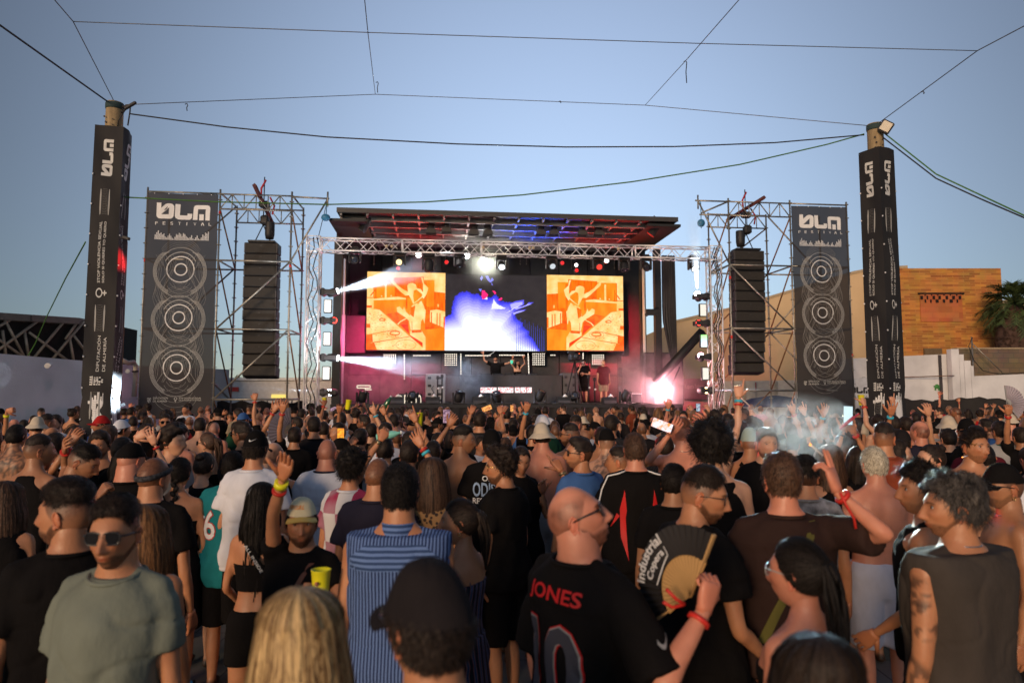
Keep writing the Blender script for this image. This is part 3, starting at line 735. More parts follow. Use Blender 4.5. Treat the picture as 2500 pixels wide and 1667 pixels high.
strobe(1723,912,.40,.21,'lower pale strobe panel on the right truss tower',emi('strobe_dim',(1,.93,.8),.75),SG)
# floor moving heads along the front of the deck
FG = 'moving heads standing along the stage front'
for i, (x, y, aim) in enumerate(((885,968,(.2,-.2,1)),(1006,968,(.1,-.9,.3)),(1120,968,(.2,-.2,1)),(1213,970,(-.1,-.5,.8)),(1318,966,(.35,-.25,1)),(1401,968,(.05,-.9,.3)),(1527,966,(.45,-.3,1)))):
    moving_head(x,y,24.3,'stand',aim,'white',0,'black moving head standing on the stage front, %s from the left' % ordn[i],FG,1.12)
# bright lamps facing out
def bare_lamp(x, y, W, r, col, st, lab):
    p = Vector(S3(x,y,W)); o = thing('stage_lamp', lab, 'stage light', tuple(p), None, TH)
    m = look((0,-1,-.05))
    part('housing', MB().lathe(p, [(r*.5,-.3),(r*1.15,-.22),(r*1.3,-.02),(r*1.05,.0)], 16, m), M_BLACK, o)
    part('bracket', MB().tube(p+Vector((0,.15,0)), p+Vector((0,.15,.4 if y < 800 else -.25)), .02, 6), M_BLACK, o)
    part('lens', MB().lathe(p, [(r,.004),(r*.7,.02),(.001,.03)], 16, m), emi('lamp_%s' % lab[:14].replace(' ','_'), col, st), o)
    return p
LP1 = bare_lamp(1185,645,25.0,.18,(1,1,.86),50,'glaring white lamp below the truss left of the screen centre')
LP2 = bare_lamp(1139,624,25.0,.11,(.9,1,1),40,'bright white lamp just under the truss beam')
LP3 = bare_lamp(1022,622,25.0,.10,(.95,1,.95),16,'small white lamp under the truss above the left screen')
LP4 = bare_lamp(1614,963,24.3,.17,(1,.72,.75),80,'glaring pink-white lamp at the right front of the stage')
LP5 = bare_lamp(1481,636,24.6,.08,(.9,1,1),16,'small white lamp under the truss near the right screen')
LP6 = bare_lamp(1407,647,24.6,.06,(1,.9,.9),6,'tiny white lamp with a red shade above the right screen')
for (x,y) in ((972,655),(1090,640),(1373,642),(1408,660)):
    bare_lamp(x,y,26,.07,(1,.02,.02),1.2,'dim red lamp hanging under the roof %s' % {972:'above the left screen',1090:'left of the white lamps',1373:'above the right screen edge',1408:'over the right screen'}[x])

# ---------------------------------------------------------------- video screens
WS = 27.6
def screen(x0,y0,x1,y1,lab):
    a_, b_ = S3(x0,y0,WS), S3(x1,y1,WS); z0, z1 = b_[2], a_[2]
    o = thing('video_screen', lab, 'screen', (a_[0],WS,z0), None, TH)
    part('cabinet', MB().box((a_[0]-.0,WS+.02,z0-.03),(b_[0]+.0,WS+.22,z1+.03)), M_BLACK, o)
    return o, a_[0], b_[0], z0, z1
def noise_emi(name, c0, c1, st, ns=3., stretch=(1,1,1), lo=.35, hi=.65):
    m = bpy.data.materials.new(name); m.use_nodes = True; nt = m.node_tree; n = nt.nodes; b = n["Principled BSDF"]
    b.inputs['Base Color'].default_value = (.01,.01,.01,1); b.inputs['Roughness'].default_value = .7; b.inputs['Specular IOR Level'].default_value = .05
    tc = n.new('ShaderNodeTexCoord'); mp = n.new('ShaderNodeMapping'); mp.inputs['Scale'].default_value = stretch; nt.links.new(tc.outputs['Object'], mp.inputs[0])
    nz = n.new('ShaderNodeTexNoise'); nz.inputs['Scale'].default_value = ns; nz.inputs['Detail'].default_value = 6; nt.links.new(mp.outputs[0], nz.inputs['Vector'])
    r = n.new('ShaderNodeValToRGB'); r.color_ramp.elements[0].position = lo; r.color_ramp.elements[1].position = hi
    r.color_ramp.elements[0].color = (*c0,1); r.color_ramp.elements[1].color = (*c1,1); nt.links.new(nz.outputs['Fac'], r.inputs[0])
    nt.links.new(r.outputs[0], b.inputs['Emission Color']); b.inputs['Emission Strength'].default_value = st; return m
SE = .95
P_CR = noise_emi('picture_cream', (1,.50,.13), (1,.70,.31), SE, 2.5)
P_LO = noise_emi('picture_light_orange', (1,.18,.003), (1,.30,.015), SE, 2.5, (1,1,.4))
P_OR = noise_emi('picture_orange', (1,.09,.001), (1,.18,.004), SE, 5, (3,1,.4))
P_DO = noise_emi('picture_deep_orange', (.85,.07,.002), (1,.17,.006), SE, 4)
P_RD = noise_emi('picture_red', (.75,.02,.002), (.95,.06,.004), SE, 6)
def pic(o, x0, x1, z0, z1, flip):
    k = [0]
    def mp(pt):
        s_ = (pt[0]-112)/1370; v = (1460-pt[1])/1362
        s_ = min(1,max(0,s_)); v = min(1,max(0,v))
        return ((x1 - s_*(x1-x0)) if flip else (x0 + s_*(x1-x0)), z0 + v*(z1-z0))
    def layer(name, m, *polys):
        k[0] += 1; a_ = Art()
        for p_ in polys: a_.poly([mp(q) for q in p_])
        w = WS - .0015*k[0]; part(name, a_.mb(lambda x,y: (x,w,y)), m, o)
    rc = lambda a,b,c,d: [(a,b),(c,b),(c,d),(a,d)]
    part('picture_base', MB().box((x0,WS,z0),(x1,WS+.018,z1)), P_LO, o)
    layer('picture_area', P_CR, rc(112,98,1482,225), rc(112,225,230,740), rc(1290,200,1482,560))
    layer('picture_area', P_OR, [(580,200),(1100,170),(1110,540),(590,560)], [(1240,430),(1480,450),(1480,800),(1130,760)], rc(1100,250,1150,760))
    layer('picture_area', P_LO, rc(270,250,590,560), [(225,590),(790,555),(790,800),(430,835),(235,740)], rc(1160,260,1280,700), [(1130,1090),(1480,1070),(1480,1462),(1100,1462)])
    layer('picture_area', P_DO, [(590,330),(660,400),(780,530),(600,525)], [(450,840),(640,800),(830,900),(860,1180),(650,1010)], rc(222,230,236,560), rc(256,350,272,560), [(160,520),(255,400),(262,420),(180,530)], rc(112,545,290,560),
          rc(1280,560,1296,760), [(1130,760),(1215,765),(1215,965),(1480,1070),(1130,1100)], rc(790,560,815,740))
    layer('picture_area', P_CR, [(1215,765),(1340,745),(1482,780),(1482,1072),(1215,965)], rc(1300,250,1420,370), [(112,735),(330,762),(1100,1425),(1095,1462),(112,1462)], rc(420,255,452,558), [(225,575),(640,530),(790,552),(790,575),(225,600)],
          rc(355,515,375,535), rc(520,505,540,530), rc(1345,650,1370,700), [(645,1010),(690,960),(800,900),(805,915),(700,975),(660,1025)])
    rd = [rc(1232+i*50,790+i*8,1250+i*50,1000+i*20) for i in (0,2,3)] + [rc(1455,870,1482,1060)]
    rd += [[(215,1330),(860,1220),(862,1230),(215,1345)], [(210,1185),(560,1110),(560,1120),(215,1197)], rc(112,690,200,730), rc(112,1010,175,1080), [(112,1200),(215,1180),(225,1330),(112,1360)], [(112,1345),(250,1340),(300,1462),(112,1462)], [(860,1185),(1090,1320),(1095,1400),(868,1215)], [(700,1020),(830,1010),(850,1180)]]
    layer('picture_area', P_DO, *rd[:-2]); layer('picture_area', P_RD, *rd[-2:])
    rg = random.Random(4); sp = []
    for i in range(150):
        f = rg.random(); y = rg.uniform(800,1440); xm = min(1080, 130 + max(0,(y-760))*1.0+180); x = rg.uniform(120, xm-40)
        w_ = rg.uniform(5,26); h_ = rg.uniform(4,10); sp.append(rc(x,y,x+w_,y+h_))
    layer('picture_detail', P_OR, *sp[:100]); layer('picture_detail', P_DO, *sp[100:])
    a_ = Art(); k[0] += 1
    for (cx, cy, rx, ry, w_) in ((385,935,52,20,16),(605,1168,85,34,22),(800,1370,175,88,7),(600,1178,130,62,6)):
        pts = [(cx+rx*math.cos(R(j*12)), cy+ry*math.sin(R(j*12))) for j in range(31)]
        a_.stroke([mp(q) for q in pts], w_*(x1-x0)/1370)
    w = WS - .0015*k[0]; part('picture_detail', a_.mb(lambda x,y: (x,w,y)), P_OR, o)
    layer('picture_figure', P_CR,
        [(810,335),(835,300),(900,285),(960,312),(978,375),(1045,390),(1092,450),(1082,530),(1000,600),(920,660),(880,570),(828,480)],
        [(512,210),(565,240),(640,330),(740,400),(820,440),(850,505),(780,510),(700,450),(600,350),(520,275)],
        [(1052,185),(1085,190),(1100,290),(1182,370),(1150,480),(1100,560),(1060,520),(1090,440),(1085,300)],
        [(900,680),(1060,600),(1112,700),(1132,850),(1060,960),(1050,1110),(880,1112),(850,950),(870,760)],
        [(630,720),(680,700),(740,760),(760,700),(790,790),(860,860),(860,960),(780,890),(640,800)],
        [(870,1130),(1060,1108),(1140,1230),(1142,1462),(1095,1462),(1090,1330),(870,1200)], [(1085,700),(1140,760),(1120,1000),(1090,900)])
    layer('picture_figure', P_LO, [(925,420),(970,400),(1075,480),(1070,520),(990,590),(935,630),(915,520)], [(985,640),(1050,610),(1000,660)])
    layer('picture_figure', P_OR, [(875,720),(955,680),(940,800),(930,888),(865,840)], [(930,430),(960,420),(950,470)], [(895,960),(905,960),(908,1100),(898,1100)])
    layer('picture_figure', P_DO, [(895,1110),(1068,1104),(1072,1150),(900,1162)])
o, x0, x1, z0, z1 = screen(897,663,1086,855,'left video screen showing an orange tinted picture of a performer at a mixing desk'); pic(o,x0,x1,z0,z1,False)
o, x0, x1, z0, z1 = screen(1335,671,1523,856,'right video screen showing the mirrored orange picture'); pic(o,x0,x1,z0,z1,True)
o, x0, x1, z0, z1 = screen(1087,669,1334,857,'centre video screen showing a blue and white burst of paint on black')
part('picture_base', MB().box((x0,WS,z0),(x1,WS+.018,z1)), noise_emi('picture_black', (.022,.018,.020), (.03,.025,.026), 1.), o)
def jag(pts, n, amp, seed):
    rg = random.Random(seed); out = []
    for (a0, b0), (a1, b1) in zip(pts, pts[1:]+pts[:1]):
        L_ = math.hypot(a1-a0, b1-b0); m_ = max(1, int(L_/n))
        for i in range(m_):
            f = i/m_; e = amp if (0 < i) and b0 < 1480 and b1 < 1480 and not (a0 < 60 and a1 < 60) else 0
            out.append((a0+(a1-a0)*f+rg.uniform(-e,e), b0+(b1-b0)*f+rg.uniform(-e,e)))
    return out
def mpc(q): return (x0 + min(1,max(0,(q[0]-45)/1435))*(x1-x0), z0 + min(1,max(0,(1490-q[1])/1075))*(z1-z0))
shape = [(45,1060),(45,1030),(130,970),(150,830),(190,720),(260,670),(350,650),(430,690),(520,690),(570,740),(700,735),(740,700),(775,705),(830,790),(980,800),(1060,850),(1020,930),(1040,1020),(1150,1100),(1140,1150),(1230,1210),(1230,1270),(1290,1320),(1390,1490),(45,1490)]
inner = [(45,1230),(45,1200),(150,1150),(260,1060),(330,1010),(420,960),(480,930),(540,930),(600,960),(640,1000),(700,1060),(720,1060),(740,1080),(780,1090),(830,1110),(880,1130),(880,1140),(920,1160),(930,1170),(940,1180),(960,1190),(960,1200),(980,1210),(1000,1230),(1050,1280),(1080,1300),(1120,1330),(1150,1360),(1200,1390),(1330,1490),(45,1490)]
cols = [(.03,.03,.55),(.05,.05,.75),(.09,.09,.90),(.16,.15,.98),(.25,.23,1.0),(.34,.32,1),(.45,.43,1),(.55,.54,1),(.64,.66,1),(.73,.78,1),(.82,.90,1),(.86,.95,1)]
for i, c in enumerate(cols):
    f = (0,.07,.15,.24,.34,.45,.57,.70,.83,.96,1.10,1.25)[i]
    sc_ = 1-.46*f; pl = [((a if a < 60 else 480+(a-480)*sc_*(1 if a < 480 else 1+.18*f)), (b if b > 1480 else 1420+(b-1420)*sc_)) for a,b in shape]
    pl[-2] = (1390-60*f,1490)
    a_ = Art().poly([mpc(q) for q in jag(pl, 13, 11*(1-f*.8), i)]); w = WS-.0014*(i+1)
    part('picture_area', a_.mb(lambda x,y:(x,w,y)), emi('burst_%d' % i, c, 1.0), o)
for i, c, k_ in ((0,(.10,.09,.85),1.0),(1,(.40,.38,1),.6)):
    a_ = Art()
    for pl in ([(940,830),(1040,785),(1160,765),(1158,830),(1060,890),(960,930)],[(1000,905),(1110,870),(1200,832),(1225,800),(1300,800),(1225,838),(1110,890),(1020,935)],[(980,960),(1090,915),(1198,900),(1130,935),(1045,965),(1000,1000)]):
        cx_ = sum(p_[0] for p_ in pl)/len(pl); cy_ = sum(p_[1] for p_ in pl)/len(pl); a_.poly([mpc((cx_+(p_[0]-cx_)*(.5+.5*k_), cy_+(p_[1]-cy_)*k_)) for p_ in pl])
    part('picture_area', a_.mb(lambda x,y:(x,WS-.0005-.0177*(i+1)/2-.008,y)), emi('tendril_%d' % i, c, 1.0), o)
a_ = Art()
for (pl) in ([(535,470),(560,430),(575,460),(555,500)],[(610,435),(650,430),(680,500),(705,455),(728,490),(680,525),(640,490)],[(695,520),(718,565),(700,560)],[(515,620),(560,620),(545,660)]): a_.poly([mpc(q) for q in pl])
part('picture_area', a_.mb(lambda x,y:(x,WS-.022,y)), emi('burst_blue', (.18,.2,.9), 1.0), o)
a_ = Art()
for (pl) in ([(560,640),(600,640),(650,700),(625,740),(570,770),(555,720)],[(705,640),(745,645),(765,675),(742,695)],[(790,770),(845,735),(850,760),(815,780)]): a_.poly([mpc(q) for q in jag(pl,20,6,3)])
part('picture_area', a_.mb(lambda x,y:(x,WS-.024,y)), emi('burst_magenta', (1,.02,.18), 1.0), o)
a_ = Art()
for (pl) in ([(690,905),(730,755),(770,830),(900,885),(830,905),(760,900)],[(560,760),(630,720),(640,770)],[(900,960),(1140,800),(1100,850),(960,930)]): a_.poly([mpc(q) for q in jag(pl,20,5,5)])
part('picture_area', a_.mb(lambda x,y:(x,WS-.022,y)), emi('burst_pale', (.75,.74,1), 1.0), o)
a_ = Art()
for i in range(14):
    xs = 1050+i*30; top = 1000+i*12+(40 if i % 2 else 0); a_.poly([mpc(q) for q in [(xs,1490),(xs+7,1490),(xs+5,top),(xs+2,top)]])
part('picture_area', a_.mb(lambda x,y:(x,WS-.024,y)), emi('burst_stripe', (.04,.07,.62), .8), o)
# hanging hooks above screens
mb = MB()
for x in (913,961,1064,1087,1120,1135,1270,1285,1342,1395,1443,1500):
    p = Vector(S3(x,645 if x<1300 else 655,WS-.2)); mb.tube(p,p+Vector((0,0,1.2)),.006,4).sph(p,.022,8,6)
solo('screen_cable', mb, mat('screen_rigging', (.35,.30,.25), .5, .5), 'row of thin hanging cables with hooks above the video screens', 'cable', S3(1250,650,WS-.2), ang=TH)

# ---------------------------------------------------------------- blinders and led strips on the back wall
E_DOT = emi('led_dot', (1,.88,.72), 1.6)
WB = 28.3
def blinder(x0,y0,x1,y1,lab,nx=7,ny=6):
    a_, b_ = S3(x0,y0,WB), S3(x1,y1,WB)
    o = thing('blinder_panel', lab, 'stage light', (a_[0],WB,b_[2]), 'dotted blinder panels behind the stage', TH)
    part('frame', MB().bevbox(((a_[0]+b_[0])/2,WB,(a_[2]+b_[2])/2),(b_[0]-a_[0]+.06,.08,a_[2]-b_[2]+.06),.012), M_BLACK, o)
    mb = MB()
    for i in range(nx):
        for j in range(ny): mb.sph((a_[0]+(b_[0]-a_[0])*i/(nx-1), WB-.045, b_[2]+(a_[2]-b_[2])*j/(ny-1)), .021, 8, 5)
    part('bulb_grid', mb, E_DOT, o)
blinder(938,866,965,886,'dotted blinder panel under the left video screen')
blinder(1087,865,1114,891,'dotted blinder panel left of the performers')
blinder(1301,864,1328,890,'dotted blinder panel right of the performers')
blinder(1446,867,1473,889,'dotted blinder panel behind the man in shorts')
def strip(x0,y0,x1,y1,n,lab):
    a_, b_ = Vector(S3(x0,y0,WB)), Vector(S3(x1,y1,WB))
    o = thing('led_batten', lab, 'stage light', tuple(a_), 'dotted light battens behind the stage', TH)
    m = look(b_-a_); L_ = (b_-a_).length
    part('bar', MB().bevbox((a_+b_)/2,(.09,.07,L_+.1),.01,m), M_BLACK, o)
    mb = MB()
    for i in range(n): mb.sph(a_.lerp(b_, i/(n-1))+Vector((0,-.04,0)), .023, 8, 5)
    part('bulb_row', mb, E_DOT, o)
strip(987,866,987,925,17,'vertical dotted light batten left of the grey cabinets')
strip(1125,865,1125,916,15,'vertical dotted light batten beside the left blinder panel')
strip(1289,864,1291,915,15,'vertical dotted light batten right of the woman performer')
strip(1010,868,1050,868,13,'short horizontal dotted light batten under the left screen')
strip(1137,868,1196,868,18,'long horizontal dotted light batten above the bearded performer')
strip(1220,867,1279,867,17,'long horizontal dotted light batten above the woman performer')
strip(1345,867,1354,867,3,'very short dotted light batten under the right screen')
strip(1423,863,1423,876,5,'short vertical dotted light batten behind the camera tripod')

# ---------------------------------------------------------------- desk, cabinets, stage gear
WD = 25.6
a_, b_ = S3(1122,915,WD), S3(1372,985,WD); zt = a_[2]
o = thing('dj_booth', 'wide black performer desk with a lit strip of red and white panels', 'desk', (a_[0],WD,FLOOR), ang=TH)
part('front_panel', MB().bevbox(((a_[0]+b_[0])/2,WD+.05,(FLOOR+zt)/2),(b_[0]-a_[0],.1,zt-FLOOR),.01), mat('desk_front', (.045,.040,.041), .6, bump=.1), o)
part('top', MB().box((a_[0],WD+.1,zt-.06),(b_[0],WD+.9,zt-.01)), M_BLACK, o)
E_RW = noise_emi('red_white_leds', (1,.10,.12), (1,.86,.85), 1.1, 22, (1,1,1), .42, .5)
for (xa, xb) in ((1173,1212),(1216,1253),(1257,1270.5),(1272,1285),(1286.5,1298)):
    c0, c1 = S3(xa,945.5,WD), S3(xb,958.5,WD); part('led_panel', MB().box((c0[0],WD-.012,c1[2]),(c1[0],WD-.002,c0[2])), E_RW, o)
mb = MB()
for i in range(5): mb.bevbox((a_[0]+1.0+i*.45,WD+.45,zt+.03),(.36,.38,.08),.015)
dk = part('player', mb, M_BLACK, o)
def cabinet(x0,y0,x1,y1,W,lab,grey):
    a_, b_ = S3(x0,y0,W), S3(x1,y1,W)
    o = thing('equipment_cabinet', lab, 'cabinet', (a_[0],W,FLOOR), None, TH)
    part('body', MB().bevbox(((a_[0]+b_[0])/2,W+.35,(FLOOR+a_[2])/2),(b_[0]-a_[0],.7,a_[2]-FLOOR),.02), grey, o)
    w_ = b_[0]-a_[0]; h_ = a_[2]-FLOOR
    for fx in (.08,.6):
        for fz in (.86,.60,.32,.12): part('socket_plate', MB().bevbox((a_[0]+w_*(fx+.12),W-.01,FLOOR+h_*fz),(w_*.17,.03,h_*.08),.006), M_DARK, o)
    part('cable', MB().path([(a_[0]+w_*.3,W-.04,FLOOR+h_*f+.0) if i % 2 else (a_[0]+w_*.42,W-.05,FLOOR+h_*f) for i,f in enumerate((.6,.5,.38,.22,.08,0.01))],.012,5), M_CABLE, o)
GREYC = mat('grey_cabinet', (.30,.29,.30), .5, bump=.05)
cabinet(1039,912,1087,985,25.4,'tall light grey equipment cabinet left of the performer desk',GREYC)
cabinet(1374,910,1412,985,25.7,'tall dark grey equipment cabinet right of the performer desk',mat('dark_cabinet', (.10,.095,.10), .5))
# neon style letters leaning on the stage
def neon(t0, x, y, hpx, W, lab, txt, wpx):
    p = S3(x,y,W); h = hpx*W/F; w = wpx*W/F; o = thing('letter_sign', lab, 'sign', p, None, TH)
    part('lettering', Art().text(txt,p[0],p[2],w,h,bold=.0).mb(lambda a,b:(a,W-.03,b)), emi('ivory_tubes', (1,.86,.66), .8), o)
    part('backing', MB().box((p[0]-.03,W,p[2]-.03),(p[0]+w+.03,W+.05,p[2]+h+.03)), M_DARK, o)
neon(None, 970, 995, 31, 24.5, 'ivory outlined letters standing on the stage left of the centre', 'DE D0', 57)
o = thing('neon_bracket', 'thin white outlined bar sign hanging at the left of the stage', 'sign', S3(872,940,25), None, TH)
aa = Art().stroke([SP(872,941,25),SP(904,941,25),SP(904,947,25),SP(872,947,25),SP(872,941,25)],.035).stroke([SP(892,947,25),SP(892,951,25),SP(908,951,25)],.035)
part('outline', aa.mb(lambda a,b:(a,24.96,b)), emi('ivory_tubes', (1,.86,.66), .8), o)
part('support', MB().tube(S3(888,951,25.02),(S3(888,951,25.02)[0],25.02,FLOOR),.015,6), M_BLACK, o)
# camera on tripod, mic stands, monitors, cables
p = Vector(S3(1403,872,25.3))
o = thing('video_camera', 'black video camera on a tall tripod right of the performer desk', 'camera', (p.x,25.3,FLOOR), None, TH)
part('body', MB().bevbox(p,(.42,.5,.28),.04).bevbox(p+Vector((-.12,0,.18)),(.3,.12,.10),.03).lathe(p+Vector((0,-.25,0)),[(.09,0),(.10,.1),(.12,.25)],14,look((0,-1,.02))), M_BLACK, o)
for dx, dy in ((-.38,.1),(.28,-.2),(.1,.35)): part('leg', MB().tube(p+Vector((0,0,-.15)),(p.x+dx,p.y+dy,FLOOR),.025,8), M_BLACK, o)
part('tally_light', MB().sph(p+Vector((.12,-.26,.12)),.02,8,6), emi('tally_red', (1,.1,.02), 3), o)
def stand(x, W, h, lab):
    p = Vector((U(x,W,975),W,FLOOR)); o = thing('light_stand', lab, 'stand', tuple(p), 'small lamp stands on the stage', TH)
    part('tube', MB().tube(p,p+Vector((0,0,h)),.028,8), M_BLACK, o)
    part('knob', MB().sph(p+Vector((.02,-.04,h*.62)),.04,10,8), M_ALU, o); part('head', MB().bevbox(p+Vector((0,0,h+.05)),(.1,.1,.14),.02), M_BLACK, o)
    part('base', MB().lathe(p,[(.16,0),(.16,.02),(.03,.04)],14), M_BLACK, o)
for x, h, lab in ((1068,.9,'thin black stand in front of the grey cabinet, left of the pair'),(1079,.95,'thin black stand in front of the grey cabinet, right of the pair'),(1438,.95,'black stand between the two men on stage, left one'),(1452,.85,'black stand between the two men on stage, right one')): stand(x,24.8,h,lab)
def monitor(x, w, lab):
    p = Vector((U(x,24.2,985),24.25,FLOOR)); o = thing('floor_monitor', lab, 'speaker', tuple(p), 'wedge monitors along the stage edge', TH)
    part('body', MB().prism([(p.x-w/2,24.1,FLOOR),(p.x-w/2,24.5,FLOOR),(p.x-w/2,24.5,FLOOR+.22),(p.x-w/2,24.2,FLOOR+.26)],(w,0,0)), M_BLACK, o)
    part('grille', MB().add([(p.x-w/2+.03,24.11,FLOOR+.03),(p.x+w/2-.03,24.11,FLOOR+.03),(p.x+w/2-.03,24.19,FLOOR+.23),(p.x-w/2+.03,24.19,FLOOR+.23)],[(0,1,2,3)]), M_DARK2, o)
    mb = MB().lathe(p+Vector((.05,-.02,.3)), [(.11,-.04),(.02,.05),(.001,.06)],12); part('white_cone', mb, M_WHITE, o)
for x, lab in ((968,'wedge monitor with a white cone left of the letter sign'),(1171,'wedge monitor with a white cone in front of the desk left part'),(1489,'wedge monitor with a white cone at the feet of the man in shorts'),(1377,'wedge monitor with a white cone right of the desk'),(1056,'wedge monitor with a white cone in front of the grey cabinet')): monitor(x,.5,lab)
p = Vector((U(1547,24.4,985),24.5,FLOOR)); o = thing('flight_case', 'small black flight case beside the right floor light', 'case', tuple(p), None, TH)
part('body', MB().bevbox(p+Vector((0,0,.2)),(.55,.4,.4),.02), M_DARK, o)
for z in (.03,.37): part('edge', MB().bevbox(p+Vector((0,-.205,z)),(.56,.02,.03),.005), M_ALU, o)
mb = MB(); rg = random.Random(12)
for k in range(16):
    u0 = rg.uniform(-2.2,7.3); pts = [(u0+j*.16, 24.05+.06*math.sin(j*1.7+k), FLOOR+.02+.02*math.sin(j+k)) for j in range(9)]; mb.path(pts,.018,5)
solo('stage_cable', mb, M_CABLE, 'black cables lying along the stage front edge', 'cable', (0,24.1,FLOOR), ang=TH)
# bright doorway seen through the open right side of the stage (a panel house behind)
a_, b_ = P(1500,885,33), P(1562,1000,33)
t = thing('site_hut', 'sunlit pinkish hut with a window seen through the right side of the stage', 'hut', (a_.x,33,0))
part('wall', MB().box((a_.x-.2,33,0),(b_.x,35.5,a_.z)), mat('pink_hut', (.50,.40,.36), .8, bump=.1), t)
e0, e1 = P(1508,898,32.95), P(1527,920,32.95)
part('window', MB().box((e0.x,32.94,e1.z),(e1.x,32.99,e0.z)), mat('hut_glass', (.12,.14,.18), .15), t)
part('lower_panel', MB().box((a_.x-.1,32.93,1.2),(b_.x-.1,32.985,P(1510,942,33).z)), M_WALLW, t)
part('handrail', MB().tube(P(1540,985,32.5),P(1551,938,32.5),.03,8), M_SCAF, t)

# ---------------------------------------------------------------- PA towers
def scaf_tube(o, p0, p1, nm, r=.030, m=None):
    part(nm, MB().tube(p0,p1,r,8), m or M_SCAF, o)
def upright(o, u, w, z1, step=.5, r=.032, m=None):
    mb = MB().tube((u,w,.0),(u,w,z1),r,8); k = 1
    while k*step < z1-.1:
        mb.lathe((u,w,k*step),[(r,-.012),(.078,-.008),(.078,.008),(r,.012)],10); k += 1
    mb.lathe((u,w,.01),[(.09,-.008),(.09,.008)],8)
    part('upright', mb, m or M_SCAF, o)
def ladder_beam(o, p0, p1, h, n=6):
    p0, p1 = Vector(p0), Vector(p1); mb = MB().tube(p0,p1,.028,8).tube(p0-Vector((0,0,h)),p1-Vector((0,0,h)),.028,8)
    for i in range(n):
        a_, b_ = p0.lerp(p1,i/n), p0.lerp(p1,(i+1)/n)
        if i % 2: mb.tube(a_,b_-Vector((0,0,h)),.02,6)
        else: mb.tube(a_-Vector((0,0,h)),b_,.02,6)
        mb.tube(a_,a_-Vector((0,0,h)),.018,6)
    part('ladder_beam', mb, M_SCAF, o)
WA, WR = 22.9, 24.6
to = thing('scaffold_tower', 'steel scaffold tower hung with speakers left of the stage', 'scaffold', (-8.5, WA, 0), None, TH)
u1, u2, u3 = U(361,WA,466), U(538,WA,470), U(713,WA,472)
r2, r3, r1 = u2+.05, u3+.05, u1+.05
zt = Z(466,WA,361)
for u in (u1,u2,u3): upright(to,u,WA,zt+.12)
for u in (r1,r2,r3): upright(to,u,WR,zt+.05)
zs = [Z(y,WA,600) for y in (636.7,803.8,975)]
for z in zs:
    for (a_, b_) in ((u1,u2),(u2,u3)):
        scaf_tube(to,(a_,WA,z),(b_,WA,z),'ledger'); scaf_tube(to,(a_+.05,WR,z),(b_+.05,WR,z),'ledger')
    for u in (u1,u2,u3): scaf_tube(to,(u,WA,z),(u+.05,WR,z),'transom')
ladder_beam(to,(u2,WA,zt-.03),(u3,WA,zt-.03),.5); ladder_beam(to,(u2+.05,WR,zt-.05),(u3+.05,WR,zt-.05),.5)
scaf_tube(to,(u1,WA,zt-.02),(u2,WA,zt-.02),'ledger'); uo = U(800,WA,480)
scaf_tube(to,(u3,WA,zt-.05),(uo+.05,WA,zt-.08),'ledger'); scaf_tube(to,(uo,WA,zt+.15),(uo,WA,zt-.35),'outrigger')
scaf_tube(to,(u3,WA,zs[0]),(uo,WA,zt-.1),'brace'); scaf_tube(to,(u3,WA,zt),(u3+.05,WR,zt),'transom'); scaf_tube(to,(u2,WA,zt),(u2+.05,WR,zt),'transom')
scaf_tube(to,(u3,WA,zs[0]),(u2,WA,zs[1]),'brace'); scaf_tube(to,(u3,WA,zs[1]),(u2,WA,zs[2]),'brace'); scaf_tube(to,(u2,WA,.1),(u3,WA,zs[2]),'brace')
for a_, b_ in ((zt-.5,zs[0]),(zs[0],zs[1]),(zs[1],zs[2]),(zs[2],.1)):
    scaf_tube(to,(u2,WA,a_),(u2+.05,WR,b_),'brace',.026,M_RUST); scaf_tube(to,(u3,WA,a_),(u3+.05,WR,b_),'brace',.026,M_RUST)
scaf_tube(to,(u1,WR,zs[0]),(u2,WR,zt),'brace'); scaf_tube(to,(u1,WR,zs[1]),(u2,WR,zs[0]),'brace'); scaf_tube(to,(u2,WR,zs[2]),(u1,WR,zs[1]),'brace')
for (u,z) in ((u3,Z(661,WA)),(u1,Z(655,WA)),(u2+.0,Z(540,WA))): part('red_clamp', MB().tube((u,WA,z-.03),(u,WA,z+.06),.04,8), M_RED, to)
scaf_tube(to,(uo-.02,WA,zt-.2),(uA+.1,WT,zc+.2),'tie_strap',.012,M_CABLE)

tr2 = thing('scaffold_tower', 'steel scaffold tower hung with speakers right of the stage', 'scaffold', (8.5, WA, 0), None, TH)
v1, v2, v3 = U(1778,WA,497), U(1928,WA,499), U(2066,WA,502); ztr = Z(497,WA,1928)
for u in (v1,v2,v3): upright(tr2,u,WA,ztr+.12)
for u in (v1-.05,v2-.05,v3-.05): upright(tr2,u,WR,ztr+.05)
zs2 = [Z(y,WA,1860) for y in (648,802,953)]
for z in zs2:
    for (a_, b_) in ((v1,v2),(v2,v3)):
        scaf_tube(tr2,(a_,WA,z),(b_,WA,z),'ledger'); scaf_tube(tr2,(a_-.05,WR,z),(b_-.05,WR,z),'ledger')
    for u in (v1,v2,v3): scaf_tube(tr2,(u,WA,z),(u-.05,WR,z),'transom')
ladder_beam(tr2,(v1,WA,ztr),(v2,WA,ztr),.5); ladder_beam(tr2,(v1-.05,WR,ztr),(v2-.05,WR,ztr),.5)
scaf_tube(tr2,(v2,WA,ztr),(v3,WA,ztr),'ledger'); vo = U(1704,WA,490)
scaf_tube(tr2,(vo-.1,WA,ztr+.0),(v1,WA,ztr),'ledger'); scaf_tube(tr2,(vo,WA,ztr+.2),(vo,WA,ztr-.3),'outrigger'); scaf_tube(tr2,(vo,WA,ztr),(v1,WA,zs2[0]),'brace')
